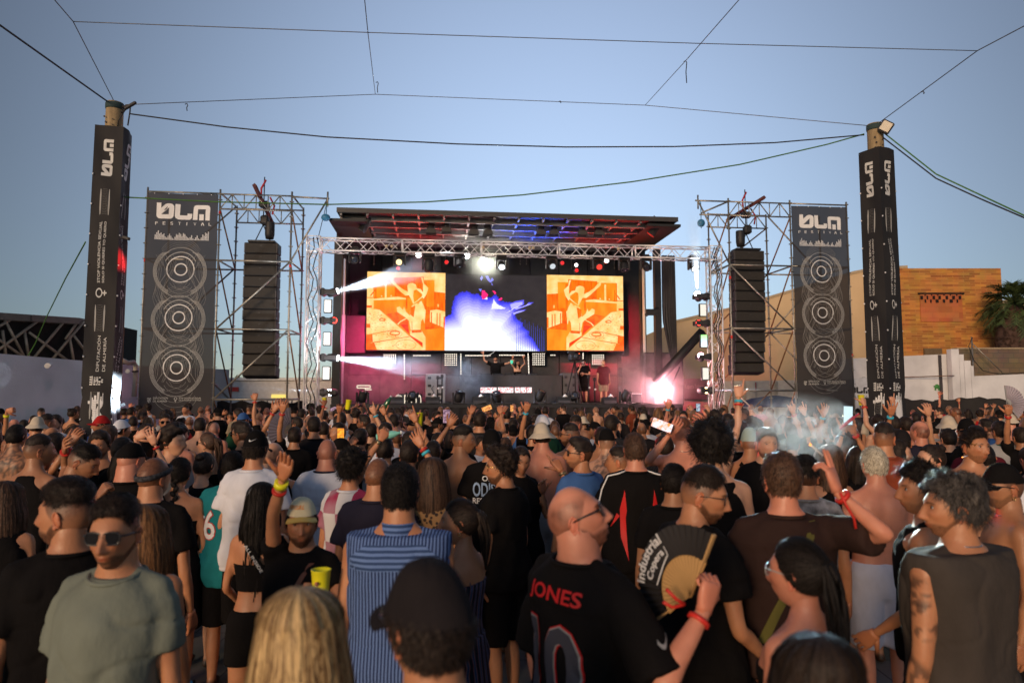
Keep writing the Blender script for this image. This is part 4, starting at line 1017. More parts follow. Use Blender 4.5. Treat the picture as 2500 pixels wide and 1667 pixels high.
scaf_tube(tr2,(vo+.05,WA,ztr-.5),(v1,WA,ztr-.5),'ledger'); scaf_tube(tr2,(vo+.1,WA,ztr-.45),(v1,WA,ztr),'brace')
scaf_tube(tr2,(v1,WA,zs2[0]),(v2,WA,zs2[1]),'brace'); scaf_tube(tr2,(v1,WA,zs2[1]),(v2,WA,zs2[2]),'brace'); scaf_tube(tr2,(v1,WA,zs2[2]),(v2,WA,.2),'brace')
for a_, b_ in ((ztr-.5,zs2[0]),(zs2[0],zs2[1]),(zs2[1],zs2[2]),(zs2[2],.1)):
    scaf_tube(tr2,(v2,WA,a_),(v2-.05,WR,b_),'brace',.026,M_RUST); scaf_tube(tr2,(v1-.05,WR,b_),(v2-.05,WR,a_),'brace',.026,M_RUST); scaf_tube(tr2,(v1,WA,a_),(v1-.05,WR,b_),'brace',.026,M_RUST)
scaf_tube(tr2,(v2,WR,ztr),(v3,WR,zs2[0]),'brace'); scaf_tube(tr2,(v3,WR,zs2[0]),(v2,WR,zs2[1]),'brace'); scaf_tube(tr2,(v2,WR,zs2[1]),(v3,WR,zs2[2]),'brace')
scaf_tube(tr2,(v1,WA,zs2[1]),(v1-.7,WA,zs2[1]-.15),'brace'); scaf_tube(tr2,(v1,WA,zs2[0]),(v1-.7,WA,zs2[0]-.35),'brace')
for (u,z) in ((v1,Z(668,WA)),(v1,Z(818,WA)),(v3,Z(862,WA))): part('red_clamp', MB().tube((u,WA,z-.05),(u,WA,z+.06),.04,8), M_RED, tr2)
part('blue_hoist_bag', MB().sph((uo-.05,WA,Z(531,WA,787)),(.15,.12,.12),12,8).tube((uo-.05,WA,Z(531,WA,787)),(uo,WA,zt),.015,5), mat('blue_cover', (.03,.16,.30), .5), to)
part('blue_hoist_bag', MB().sph((vo+.1,WA,Z(545,WA,1722)),(.14,.12,.14),12,8).tube((vo+.1,WA,Z(545,WA)),(vo+.1,WA,ztr),.015,5), mat('blue_cover', (.03,.16,.30), .5), tr2)

def speaker_array(xt0,xt1,yt,xb0,xb1,yb,W,lab,side):
    a_, b_ = S3(xt0,yt,W), S3(xt1,yt,W); c_, d_ = S3(xb0,yb,W), S3(xb1,yb,W)
    o = thing('speaker_array', lab, 'speaker array', ((a_[0]+b_[0])/2,W,c_[2]), 'hanging columns of speaker cabinets', TH)
    n = 12; za, zb = a_[2], c_[2]; wd = (b_[0]-a_[0]); cx = (a_[0]+b_[0])/2; h = (za-zb)/n
    w = W; 
    for i in range(n):
        tilt = R(0 if i < 5 else -(i-4)*1.5); zc_ = za - h*(i+.5); w += .0 if i < 5 else .018*(i-4)*.5
        q = Euler((tilt,0,0)).to_matrix(); c = Vector((cx, w+.25, zc_))
        cb = part('cabinet', MB().bevbox(c,(wd,.5,h*.97),.02,q), M_BLACK, o)
        part('grille', MB().bevbox(c+q@Vector((0,-.255,0)),(wd*.9,.02,h*.84),.008,q), mat('speaker_grille', (.022,.019,.016), .6, bump=.6, bs=120), cb)
        part('badge', MB().box((cx-.03,w-.030,zc_+h*.17),(cx+.03,w-.022,zc_+h*.25)), M_DARK2, cb)
        part('rigging_plate', MB().bevbox(c+q@Vector((wd*.47*1,-.262,0)),(.035,.02,h*.9),.004,q), M_DARK2, cb)
        part('rigging_plate', MB().bevbox(c+q@Vector((-wd*.47,-.262,0)),(.035,.02,h*.9),.004,q), M_DARK2, cb)
    part('fly_frame', MB().bevbox((cx,W+.25,za+.05),(wd*.8,.5,.07),.01).tube((cx-.25,W+.2,za+.08),(cx,W+.2,za+.65),.018,6).tube((cx+.25,W+.2,za+.08),(cx,W+.2,za+.65),.018,6), M_BLACK, o)
    p = Vector((cx,W+.2,za))
    hz = thing('chain_hoist', lab.replace('column of black speaker cabinets hanging','black chain hoist and bag above the speaker column'), 'hoist', tuple(p+Vector((0,0,.7))), 'chain hoists above the speaker columns', TH)
    part('motor', MB().bevbox(p+Vector((.05,0,.80)),(.26,.3,.32),.05).bevbox(p+Vector((.02,0,1.35)),(.34,.25,.22),.04), M_BLACK, hz)
    part('chain_bag', MB().lathe(p+Vector((-side*.22,0,.42)),[(.13,-.25),(.16,-.1),(.16,.3),(.15,.33)],14), M_BLACK, hz)
    part('chain', MB().tube(p+Vector((0,0,.6)),p+Vector((0,0,2.3)),.02,6), M_CABLE, hz)
    part('red_sling', MB().path([p+Vector((.05,0,2.2)),p+Vector((-.1,0,1.9)),p+Vector((-.08,0,1.55))],.035,6).path([p+Vector((.2,0,1.6)),p+Vector((.36,-.05,1.3)),p+Vector((.3,-.05,1.0))],.03,6), mat('red_sling', (.35,.02,.03), .7), hz)
    part('beam', MB().tube(S3(*((621,452) if side < 0 else (1866,482)),WA-.6),S3(*((665,545) if side < 0 else (1776,537)),WR+.3),.075,4), mat('dark_red_beam', (.10,.03,.03), .7), hz)
    return o
speaker_array(596,679,591,592,672,921,23.3,'column of black speaker cabinets hanging in the left scaffold',-1)
speaker_array(1791,1866,610,1804,1878,912,23.3,'column of black speaker cabinets hanging in the right scaffold',1)

# ---------------------------------------------------------------- printed banners
def clothmat(name, col, alpha):
    m = mat(name, col, .75, var=.10, ns=1.2, bump=.25, bs=5); nt = m.node_tree; n = nt.nodes; b = n["Principled BSDF"]; out = n["Material Output"]
    if alpha > 0:
        tr_ = n.new('ShaderNodeBsdfTransparent'); mx = n.new('ShaderNodeMixShader'); mx.inputs[0].default_value = alpha
        nt.links.new(b.outputs[0], mx.inputs[1]); nt.links.new(tr_.outputs[0], mx.inputs[2]); nt.links.new(mx.outputs[0], out.inputs['Surface'])
    return m
M_BAN = clothmat('mesh_banner', (.027,.025,.027), .05)
M_BANP = clothmat('pillar_vinyl', (.017,.016,.017), 0)
M_FAINT = mat('faint_print', (.20,.195,.19), .7)
def emblem(a, x, y, w):     # small crest: crown over a quartered shield, generic
    k = w
    for i in range(4): a.rect(x+k*(.02+.25*i), y+1.12*k, x+k*(.17+.25*i), y+1.30*k)
    a.rect(x, y+1.02*k, x+k*.96, y+1.10*k)
    for i, j, q in ((0,3,.9),(1,3,.6),(2,3,.8),(3,3,.5),(0,2,.7),(2,2,.9),(3,2,.6),(0,1,.8),(1,1,.9),(3,1,.7),(1,0,.8),(2,0,.7)):
        a.rect(x+k*(.03+.24*i), y+k*(.05+.23*j), x+k*(.03+.24*i+.18*q), y+k*(.05+.23*j+.17))
    a.rect(x+k*.38, y+k*.1, x+k*.46, y+k*.9).rect(x+k*.2, y+k*.5, x+k*.7, y+k*.57)
def venus(a, x, y, h):      # venus symbol, circle on top of cross
    a.ring(x, y+h*.68, h*.25, h*.09, seg=28); a.rect(x-h*.045, y, x+h*.045, y+h*.42); a.rect(x-h*.16, y+h*.14, x+h*.16, y+h*.23)
def banner(x0, y0, x1, W, lab):
    """front face of the scaffold: width in metres normalised by the left banner"""
    a_, b_ = S3(x0,y0,W), S3(x1,y0+3,W); zb = 1.35; u0, u1 = a_[0], b_[0]; zt_ = a_[2]-.03; w = u1-u0; h = zt_-zb
    o = thing('festival_banner', lab, 'banner', (u0,W,zb), 'tall festival banners on the scaffolds', TH)
    nx, nz = 14, 40; vs = []
    def wave(x, y): return W + .035*math.sin(x*4.2+y*1.3)*math.sin(y*1.7) + .01*math.sin(y*5+x*2)
    for j in range(nz+1):
        for i in range(nx+1): x = u0+w*i/nx; z = zb+h*j/nz; vs.append((x,wave(x,z),z))
    part('cloth', MB().add(vs,[(j*(nx+1)+i,j*(nx+1)+i+1,(j+1)*(nx+1)+i+1,(j+1)*(nx+1)+i) for j in range(nz) for i in range(nx)],True), M_BAN, o)
    # artwork laid out in banner units: x 0..1 across, y in banner widths down from the top
    S_ = w
    def mp(x, y): X = u0+x*S_; Zz = zt_-y*S_; return (X, wave(X,Zz)-.012, Zz)
    a = Art(); lg = festival_logo(); a.art(lg, lambda q: (.135+q[0]*.755, .385-q[1]*.755*1.0))
    for i, ch in enumerate('FESTIVAL'):
        xx = .12+.108*i+.0; c = {'V': 'V', 'A': 'A'}.get(ch, ch)
        if ch == 'A': a.stroke([(xx,.475),(xx+.02,.43),(xx+.04,.475)],.010)
        elif ch == 'I': a.stroke([(xx+.012,.43),(xx+.012,.475)],.010)
        else:
            tx = Art().text(ch, 0, 0, .036, .045); a.art(tx, lambda q: (xx+q[0], .475-q[1]))
    hts = [5,7,9,6,7,5,6,3,2,4,6,4,2,1,3,6,5,7,6,4,7,6,4,3,2,3,5,2,1,3,5,2,1,3,6,5,8,7,9]
    for i, n_ in enumerate(hts):
        for j in range(n_): xx = .125+i*.0195; yy = .695-j*.0150; a.rect(xx,yy-.011,xx+.014,yy)
    cy = (1.13, 1.84, 2.57)
    for c in cy:
        a.ring(.5,c,.085,.017); a.ring(.5,c,.19,.014)
    part('print', a.mb(mp), M_WHITE, o)
    b = Art()
    for c in cy:
        b.ring(.5,c-.02,.30,.007,200,340); b.ring(.5,c-.02,.235,.012,205,335)
        for k in range(4): b.ring(.5,c+.03,.33+.014*k,.007,-60+4*k,62); b.ring(.5,c+.03,.33+.014*k,.007,118,240-4*k)
        b.ring(.5,c+.05,.36,.006,30,150)
    part('print', b.mb(mp), M_GREY, o)
    f = Art(); 
    for k in range(9):
        xl = .17+.023*k; am = .03+.006*k
        for s_ in (-1,1):
            pts = []
            for j in range(61):
                y = .92+ (2.78-.92)*j/60; ph = (y-1.13)/.72*2*math.pi
                off_ = .5-xl-am*math.cos(ph+ (k%3)*.25) + .015*math.sin(ph*2+k); pts.append((.5+s_*off_, y))
            f.stroke(pts,.0045)
    for c in cy:
        for k in range(7): f.ring(.5,c+.10+.035*k,.12+.035*k,.005,25,155)
        for k in range(5): f.ring(.5,c-.08-.02*k,.26+.01*k,.004,205,335)
        for s_ in (-1,1):
            f.stroke([(.5+s_*.32,c-.2),(.5+s_*.05,c+.28),(.5-s_*.2,c+.36)],.004)
    part('print', f.mb(mp), M_FAINT, o)
    g = Art(); 
    e = Art(); emblem(e,0,0,.055); g.art(e, lambda q: (.115+q[0], 3.075-q[1]))
    for s, xx, yy, ww in (('DIPUTACIÓN',.195,3.02,.2),('DE ALMERÍA',.195,3.065,.19)):
        tx = Art().text(s,0,0,ww,.036); g.art(tx, lambda q: (xx+q[0], yy-q[1]))
    vv = Art(); venus(vv,0,0,.075); g.art(vv, lambda q: (.50+q[0], 3.065-q[1]))
    for s, yy in (('STOP VIOLENCIA SEXUAL',3.018),('SOLO SI QUIERES YO QUIERO',3.05)):
        tx = Art().text(s,0,0,.31,.021,bold=.01); g.art(tx, lambda q: (.545+q[0], yy-q[1]))
    ymax = h/S_
    part('print', g.mb(lambda x,y: mp(x, y)), mat('sponsor_print', (.5,.5,.47), .6), o)
    mb = MB()
    for i in range(5): mb.sph((u0+w*(i+.5)/5,W-.02,zt_-.02),.02,6,4)
    part('eyelet', mb, M_ALU, o); return h/S_
r_ = banner(361,468,534,WA-.05,'tall grey festival banner printed with circles on the left scaffold')
r_ = banner(1932,500,2066,WA-.05,'tall grey festival banner printed with circles on the right scaffold')

# ---------------------------------------------------------------- wrapped pillars
def pillar(xc, ytop, d, yawdeg, wf, wr, ybt, lab, side):
    top = P(xc, ytop, d); o = thing('wrapped_pillar', lab, 'pillar', (top.x, d, 0), 'tall pillars wrapped in black festival banners')
    cx, cy = top.x, d
    # post
    mb = MB().lathe((cx,cy,0),[(.20,0),(.165,top.z*.6),(.155,top.z-.25),(.155,top.z-.02)],14); pm_ = part('post', mb, mat('timber_post', (.30,.22,.12), .8, var=.3, bump=.3, stretch=(4,4,.5)), o)
    part('cap', MB().lathe((cx,cy,top.z-.16),[(.16,0),(.168,.03),(.168,.12),(.1,.15)],14), mat('teal_tape', (.03,.055,.055), .8), o)
    mb = MB(); rg = random.Random(int(xc))
    for k in range(4): mb.tube((cx-.10+.03*(k%2),cy-.155,top.z-.35-.11*k),(cx-.10+.03*(k%2),cy-.17,top.z-.35-.11*k),.018,6); mb.tube((cx+.06,cy-.15,top.z-.4-.11*k),(cx+.06,cy-.165,top.z-.4-.11*k),.012,6)
    part('bolt', mb, M_DARK, pm_)
    zb_, zt_ = 0.0, P(xc, ybt, d-.2).z
    yaw = R(yawdeg)
    cF = Matrix.Rotation(yaw,3,'Z')
    hw = wf/2; hd = wr/2
    corners = [Vector((-hw,-hd,0)),Vector((hw,-hd,0)),Vector((hw,hd,0)),Vector((-hw,hd,0))]
    nz = 60; 
    def surf(face, s, z, off=0.0):     # s 0..1 along face, returns point
        a_ = corners[face]; b_ = corners[(face+1) % 4]; p_ = a_.lerp(b_, s); e = (b_-a_).normalized(); n_ = Vector((e.y,-e.x,0))
        fold = .030*math.sin(math.pi*s)*math.sin(z*1.9+face*2.1+xc) + .015*math.sin(z*5.1+s*5+face)*math.sin(math.pi*s)
        pinch = 1 - .07*math.exp(-((z-2.05)/.12)**2) ; taper = 1.0 + .06*(1-z/zt_)
        q = (p_*taper*pinch) + n_*(fold+off); q = cF @ q; return (cx+q.x, cy+q.y, z)
    for face, nm in ((0,'wrap_panel'),(1,'wrap_panel'),(2,'wrap_panel'),(3,'wrap_panel')):
        n = 8; vs = []
        for j in range(nz+1):
            for i in range(n+1): vs.append(surf(face,i/n,zb_+(zt_-zb_)*j/nz))
        pn = part(nm, MB().add(vs,[(j*(n+1)+i,j*(n+1)+i+1,(j+1)*(n+1)+i+1,(j+1)*(n+1)+i) for j in range(nz) for i in range(n)],True), M_BANP, o)
        if face == 2: continue
        H = zt_
        # text runs upwards: art x -> z (up), art y -> s leftwards
        def mpv(x, y): return surf(face, y, x, .008)
        a = Art()
        def vtext(s, z0_, z1_, s0, s1, bold=0.0):     # baseline on the right side s1, reading upward
            tx = Art().text(s,0,0,1,1,bold=bold); a.art(tx, lambda q: (z0_+q[0]*(z1_-z0_), s1+(s0-s1)*q[1]))
        lg = festival_logo(); Lz0, Lz1 = H-.27-.72, H-.27
        Lg = Art(); Lg.art(lg, lambda q: (Lz0+q[0]*(Lz1-Lz0), .66-q[1]/.32*.38)); a.art(Lg)
        vtext('STOP VIOLENCIA SEXUAL', H-3.05, H-1.88, .34, .43, .01); vtext('SOLO SI QUIERES YO QUIERO', H-3.05, H-1.88, .50, .59, .01)
        vv = Art(); venus(vv,0,0,.30); a.art(vv, lambda q: (H-3.24+q[0]*1.05, .30+(.30-q[1])*1.35*.9))
        vtext('DIPUTACIÓN', H-4.72, H-4.05, .42, .54); vtext('DE ALMERÍA', H-4.72, H-4.08, .62, .74)
        e = Art(); emblem(e,0,0,.18); a.art(e, lambda q: (H-4.98+q[0], .72-(q[1])*1.9))
        part('print', a.mb(mpv), mat('pillar_print', (.62,.62,.60), .6), pn)
        f = Art()
        for zc_ in (H-1.50, H-3.72, H-5.35):
            for sx in (.33,.62):
                f.poly([(zc_-.25,sx-.012),(zc_-.13,sx-.028),(zc_+.13,sx-.028),(zc_+.25,sx-.012),(zc_+.25,sx+.012),(zc_+.13,sx+.028),(zc_-.13,sx+.028),(zc_-.25,sx+.012)])
        part('print', f.mb(mpv), M_GREY, pn)
        f = Art()
        for zc_ in (H-1.50, H-3.72, H-5.35):
            for k in range(16): z = zc_-.24+k*.032; f.stroke([(z,.38),(z+.015,.475),(z,.57)],.004)
        part('print', f.mb(mpv), M_FAINT, pn)
        b = Art(); zt2 = 2.05
        for (z0_,z1_,s0,s1) in ((.6,2.0,.22,.30),(1.0,2.0,.30,.42),(1.15,2.0,.42,.52),(1.0,2.02,.36,.66),(1.4,2.0,.62,.72),(.9,1.5,.735,.76),(.55,1.35,.52,.60),(2.0,2.06,.34,.40),(2.0,2.10,.44,.52),(2.0,2.16,.55,.62),(2.0,2.08,.66,.70),(.2,.9,.22,.32),(1.2,2.14,.72,.745)):
            b.rect(z0_,s0,z1_,s1)
        part('print', b.mb(mpv), M_WHITE, pn)
    mb = MB()
    for face in (0,1,3):
        for j in range(11): p_ = surf(face,.03,.5+j*.58,.01); mb.sph(p_,.018,6,4)
    part('eyelet', mb, M_ALU, o)
    return top
TL = pillar(281,250,13.0,13,.50,.50,309,'tall pillar wrapped in black printed banner at the left of the crowd',-1)
TR = pillar(2136,302,13.9,27,.48,.46,362,'tall pillar wrapped in black printed banner at the right of the crowd',1)
# lamp on right pillar, bits on the left one
p = P(2163,310,13.6); o = thing('floodlight', 'square floodlight bolted on top of the right wrapped pillar', 'floodlight', tuple(p))
q = Euler((R(10),R(35),R(-20))).to_matrix()
part('housing', MB().bevbox(p,(.24,.10,.24),.02,q), M_DARK2, o); part('glass', MB().bevbox(p+q@Vector((0,-.055,0)),(.19,.01,.19),.003,q), mat('flood_glass', (.40,.36,.28), .3), o)
part('bracket', MB().tube(p,TR+Vector((0,0,-.05)),.02,6), M_DARK, o)
p = P(318,258,12.9); o = thing('cable_bracket', 'black bracket with hanging straps on top of the left wrapped pillar', 'bracket', tuple(p))
part('arm', MB().bevbox(p,(.26,.06,.06),.015,Euler((0,R(-32),0)).to_matrix()).tube(p,TL+Vector((.1,0,-.1)),.022,6).tube(p,TL+Vector((.1,0,-.25)),.015,6), M_DARK, o)
part('strap', MB().path([p,p+Vector((.0,0,-.12)),p+Vector((-.03,0,-.4))],.014,5).path([p+Vector((-.1,0,-.1)),p+Vector((-.22,0,-.3)),p+Vector((-.24,0,-.5))],.01,5), M_CABLE, o)
p = P(308,581,12.7); o = thing('cable_clamp', 'small black clamp on the right side of the left wrapped pillar', 'clamp', tuple(p))
part('jaw', MB().bevbox(p,(.14,.06,.06),.01,Euler((0,R(20),0)).to_matrix()), M_DARK, o); part('screw', MB().tube(p+Vector((-.12,0,0)),p,.02,6), M_DARK, o)
p0, p1 = P(306,590,14.2), P(292,900,14.2)
t = thing('rusty_pole', 'thin rusty pole standing behind the left wrapped pillar', 'pole', (p1.x,14.2,0))
part('pole', MB().tube((p1.x+.02,14.2,0),(p0.x,14.2,p0.z),.045,10), mat('rust_orange', (.28,.11,.03), .8, var=.3), t)
p = P(282,985,16); t = thing('thin_post', 'short dark post with a round top against the left grey wall', 'post', (p.x,16,0))
part('post', MB().tube((p.x,16,0),(p.x,16,P(282,972,16).z),.035,8), M_DARK, t); part('knob', MB().sph((p.x,16,P(282,970,16).z),(.06,.06,.09),10,8), M_DARK, t)

# ---------------------------------------------------------------- overhead wires
def V(x, y): return (x*1.0629, y*1.0629)
def PZ(x, y, z):
    r = ray(x, y); t_ = (z-CAM_H)/r.z; return Vector((r.x*t_, r.y*t_, z))
def wire(pts, r, m, lab, grp=None, nm='overhead_wire', sag=0.0):
    out = []
    for a_, b_ in zip(pts[:-1], pts[1:]):
        for i in range(8):
            f = i/8; q = a_.lerp(b_, f); q.z -= sag*4*f*(1-f); out.append(q)
    out.append(pts[-1]); return solo(nm, MB().path(out,r,5), m, lab, 'wire', tuple(pts[0]), grp)
NG = 'thin wires of the overhead net'
zn = 7.9
A_ = PZ(*V(168,50),zn); B_ = PZ(*V(845,75),zn); C_ = PZ(*V(1600,100),zn); D_ = PZ(*V(2245,117),zn)
tl_ = TL+Vector((0,0,-.02)); tr_ = TR+Vector((0,0,-.05))
wire([PZ(*V(125,0),zn),A_,tl_],.008,M_WIRE,'thin wire from the left pillar top up out of the upper left corner',NG)
wire([A_,B_,C_,D_],.007,M_WIRE,'thin wire crossing the whole sky near the top',NG)
wire([PZ(*V(837,-5),zn),B_,P(*V(862,217),16)],.007,M_WIRE,'thin wire dropping from the top edge left of the centre',NG)
wire([PZ(*V(1702,-5),zn),PZ(*V(1575,140),zn),P(*V(1482,242),16)],.007,M_WIRE,'thin wire slanting down from the top edge right of the centre',NG)
wire([tl_+Vector((.2,0,-.03)),P(*V(862,217),16),P(*V(1482,242),16),tr_+Vector((-.1,0,0))],.008,M_WIRE,'thin wire strung between the tops of the two pillars',NG)
wire([PZ(*V(2372,50),zn),D_,tr_],.009,M_WIRE,'thin wire from the right pillar top up out of the right edge',NG)
wire([tl_+Vector((-.1,0,0)),PZ(*V(-40,30),7.5)],.016,M_CABLE,'thick twisted cable from the left pillar top to the upper left edge','thick cables')
wire([P(*V(300,262),13),P(*V(520,292),13.3),P(*V(750,315),13.6),P(*V(1050,331),13.8),P(*V(1300,338),14),P(*V(1550,337),14),P(*V(1780,328),14),P(*V(1985,310),13.9)],.014,M_CABLE,'thick black cable sagging between the two pillar tops','thick cables')
wire([P(*V(284,453),13),P(*V(500,464),13.3),P(*V(750,470),13.6),P(*V(980,464),13.8),P(*V(1200,448),14),P(*V(1450,418),14),P(*V(1700,378),14),P(*V(1900,332),14),P(*V(1985,308),13.9)],.014,M_GREEN,'green cable running from the left pillar middle to the right pillar top','green cables')
wire([tr_,P(*V(2150,400),12.9),P(*V(2250,447),12.4),P(*V(2380,508),11.5)],.014,M_GREEN,'green cable from the right pillar top down to the right edge','green cables')
wire([tr_+Vector((0,0,-.12)),P(*V(2150,410),12.9),P(*V(2250,456),12.4),P(*V(2380,512),11.5)],.014,M_CABLE,'black cable beside the green one at the right edge','thick cables')
wire([P(*V(196,556),13),P(*V(150,640),15.5),P(*V(108,725),18.5),P(*V(80,790),19.5),P(*V(48,845),20)],.014,M_GREEN,'green cable from the left pillar down over the netted shed','green cables')
for (x,y,d,L_,lab) in ((428,240,14,.14,'short loose wire end hanging near the left pillar'),(866,190,15.8,.25,'hooked loose wire end hanging left of the centre'),(1574,142,13.5,.45,'long loose wire end hanging right of the centre'),(1286,234,16,.03,'tiny knot in the wire at the centre'),(2120,212,13.5,.04,'tiny knot in the wire above the right pillar')):
    p = P(*V(x,y),d); solo('loose_wire', MB().path([p+Vector((-.03,0,0)),p+Vector((.01,0,.02)),p+Vector((.03,0,-.02)),p+Vector((.01,0,-L_*.5)),p+Vector((.02,0,-L_))],.010,5), M_CABLE, lab, 'wire', tuple(p), 'loose wire ends')

# ---------------------------------------------------------------- stage light and smoke
def to_world(p, ang=TH):
    c, s_ = math.cos(ang), math.sin(ang); return Vector((c*p[0]-s_*p[1], s_*p[0]+c*p[1], p[2]))
def spot(name, p, target, pw, col, ang, blend=.4, size=.06, world_t=None):
    l = bpy.data.lights.new(name,'SPOT'); l.energy = pw; l.color = col; l.spot_size = R(ang); l.spot_blend = blend; l.shadow_soft_size = size
    o = bpy.data.objects.new(name,l); COL.objects.link(o); o.location = to_world(p); tg = world_t if world_t is not None else to_world(target)
    o.rotation_euler = (o.location-tg).to_track_quat('Z','Y').to_euler(); return o
def plight(name, p, pw, col, size=.1):
    l = bpy.data.lights.new(name,'POINT'); l.energy = pw; l.color = col; l.shadow_soft_size = size
    o = bpy.data.objects.new(name,l); COL.objects.link(o); o.location = to_world(p); return o
spot('roof_red_light', (-0.85,25.2,5.9), (-0.65,24.6,8.4), 450, (1,.02,.01), 95, .6)
spot('roof_white_light', (1,26.2,6.6), (1,25.6,8.4), 700, (1,.95,.8), 40, .3)
spot('roof_blue_light', (3.35,25.2,5.9), (3.55,24.6,8.4), 1600, (.02,.10,1), 80, .6)
spot('roof_red_light', (6.35,25.2,5.9), (6.35,24.6,8.4), 450, (1,.02,.01), 95, .6)
spot('pink_light', (-1.55,25.0,5.2), (-2.15,28.6,3.8), 2400, (1,.04,.16), 80, .9); spot('red_light', (6.35,25.0,5.2), (7.35,28.6,4.2), 3400, (1,.02,.05), 75, .9); 
plight('white_light', tuple(LP1+Vector((0,-.4,0))), 140, (1,1,.9)); plight('lamp_light', tuple(LP4+Vector((0,-.4,.1))), 420, (1,.4,.45))
spot('front_white_light', (0,22.3,7.2), (2.7,25.5,1.8), 90, (1,.95,.9), 60)
spot('tower_light', tuple(S3(815,714,WT)), (uB,WT,5.6), 12000, (.9,.95,1), 16, .7)
spot('tower_light', (uA+1.5,21.0,1.9), (uA+.1,WT,5), 700, (.95,.97,1), 60, .7)
spot('pillar_red_light', tuple(S3(800,783,WT-.7)), None, 12000, (1,.02,.02), 3.0, 1.0, .05, P(312,640,13.1))
# beams: smoke lit by real spots
VB = volmat('beam_smoke', (.9,.95,1), 1.1)
def beam(p0, p1, r0, r1, pw, col, lab, ang, m=VB):
    p0, p1 = Vector(p0), Vector(p1); p0 = p0 + (p1-p0).normalized()*.16; r0 *= 1.5
    m = volmat('beam_smoke', (.9,.95,1), 1.2); nt = m.node_tree; n = nt.nodes; L_ = (p1-p0).length; dv = (p1-p0)/L_/L_
    tc = n.new('ShaderNodeTexCoord'); dt_ = n.new('ShaderNodeVectorMath'); dt_.operation = 'DOT_PRODUCT'; nt.links.new(tc.outputs['Object'], dt_.inputs[0]); dt_.inputs[1].default_value = tuple(dv)
    mr = n.new('ShaderNodeMapRange'); mr.interpolation_type = 'SMOOTHSTEP'; mr.inputs[1].default_value = .25; mr.inputs[2].default_value = .97; mr.inputs[3].default_value = 1.2; mr.inputs[4].default_value = 0.0; nt.links.new(dt_.outputs['Value'], mr.inputs[0])
    nz = n.new('ShaderNodeTexNoise'); nz.inputs['Scale'].default_value = 2.2; nt.links.new(tc.outputs['Object'], nz.inputs['Vector']); m_ = n.new('ShaderNodeMath'); m_.operation = 'MULTIPLY'; m2_ = n.new('ShaderNodeMath'); m2_.operation = 'MULTIPLY'; m2_.inputs[1].default_value = 2.0
    nt.links.new(nz.outputs['Fac'], m2_.inputs[0]); nt.links.new(m2_.outputs[0], m_.inputs[0]); nt.links.new(mr.outputs[0], m_.inputs[1]); nt.links.new(m_.outputs[0], next(x for x in n if x.type == 'PRINCIPLED_VOLUME').inputs['Density'])
    pv = n.new('ShaderNodeVectorMath'); pv.operation = 'SCALE'; pv.inputs[0].default_value = tuple((p1-p0)/1.0); nt.links.new(dt_.outputs['Value'], pv.inputs['Scale'])
    sb = n.new('ShaderNodeVectorMath'); sb.operation = 'SUBTRACT'; nt.links.new(tc.outputs['Object'], sb.inputs[0]); nt.links.new(pv.outputs[0], sb.inputs[1]); ln = n.new('ShaderNodeVectorMath'); ln.operation = 'LENGTH'; nt.links.new(sb.outputs[0], ln.inputs[0])
    ra = n.new('ShaderNodeMath'); ra.operation = 'MULTIPLY_ADD'; ra.inputs[1].default_value = r1-r0; ra.inputs[2].default_value = r0; nt.links.new(dt_.outputs['Value'], ra.inputs[0]); dv_ = n.new('ShaderNodeMath'); dv_.operation = 'DIVIDE'; nt.links.new(ln.outputs['Value'], dv_.inputs[0]); nt.links.new(ra.outputs[0], dv_.inputs[1])
    mr2 = n.new('ShaderNodeMapRange'); mr2.interpolation_type = 'SMOOTHSTEP'; mr2.inputs[1].default_value = 0; mr2.inputs[2].default_value = 1; mr2.inputs[3].default_value = 1.6; mr2.inputs[4].default_value = 0; nt.links.new(dv_.outputs[0], mr2.inputs[0])
    m3_ = n.new('ShaderNodeMath'); m3_.operation = 'MULTIPLY'; nt.links.new(m_.outputs[0], m3_.inputs[0]); nt.links.new(mr2.outputs[0], m3_.inputs[1]); nt.links.new(m3_.outputs[0], next(x for x in n if x.type == 'PRINCIPLED_VOLUME').inputs['Density'])
    mb = MB().tube(p0,p1,r0,24,r1); solo('smoke_beam', mb, m, lab, 'light beam', tuple(p0), None, TH, 'stuff')
    spot('beam_light', tuple(p0-(p1-p0).normalized()*.05), tuple(p1), pw, col, ang, .35, .03)
BEAM = 8500
beam(S3(819,713,WT-.1), S3(1090,640,WT+1.2), .09,.75, BEAM*1.2, (.55,.75,1), 'white light beam rising to the right from the upper left lamp', 20)
beam(S3(819,874,WT-.1), S3(1120,908,WT+1.0), .09,.75, BEAM*1.6, (.6,.75,1), 'white light beam crossing the stage from the left lamp', 20)
beam(S3(806,958,WT-.15), S3(560,944,WT-1.5), .05,.12, BEAM*.6, (.75,.86,1), 'thin white light beam shining left past the left scaffold', 5)
beam(S3(1722,953,WT-.15), S3(1900,949,WT-1.5), .05,.10, BEAM*.4, (.8,.86,1), 'thin white light beam shining right past the right scaffold', 5)
beam(S3(1703,716,WT-.2), S3(1690,500,WT-.3), .06,.45, BEAM*.5, (.85,.93,1), 'faint white light beam rising beside the right truss tower', 16)
spot('pillar_light', tuple(S3(800,955,WT-.7)), None, 60000, (.70,.85,1), 5.0, 1.0, .05, Vector((TL.x+.25,13.0,2.15)))
def puff(c, r, dens, col, lab, noise=1.0, ns=1.6, fall=1.2, ang=TH, nm='smoke', lo=.25, hi=.68):
    mb = MB().sph(c, r, 24, 16); solo(nm, mb, volmat('smoke_%s' % lab[:12].replace(' ','_'), col, dens, noise, ns, falloff=fall, lo=lo, hi=hi), lab, 'smoke', tuple(c), None, ang, 'stuff')
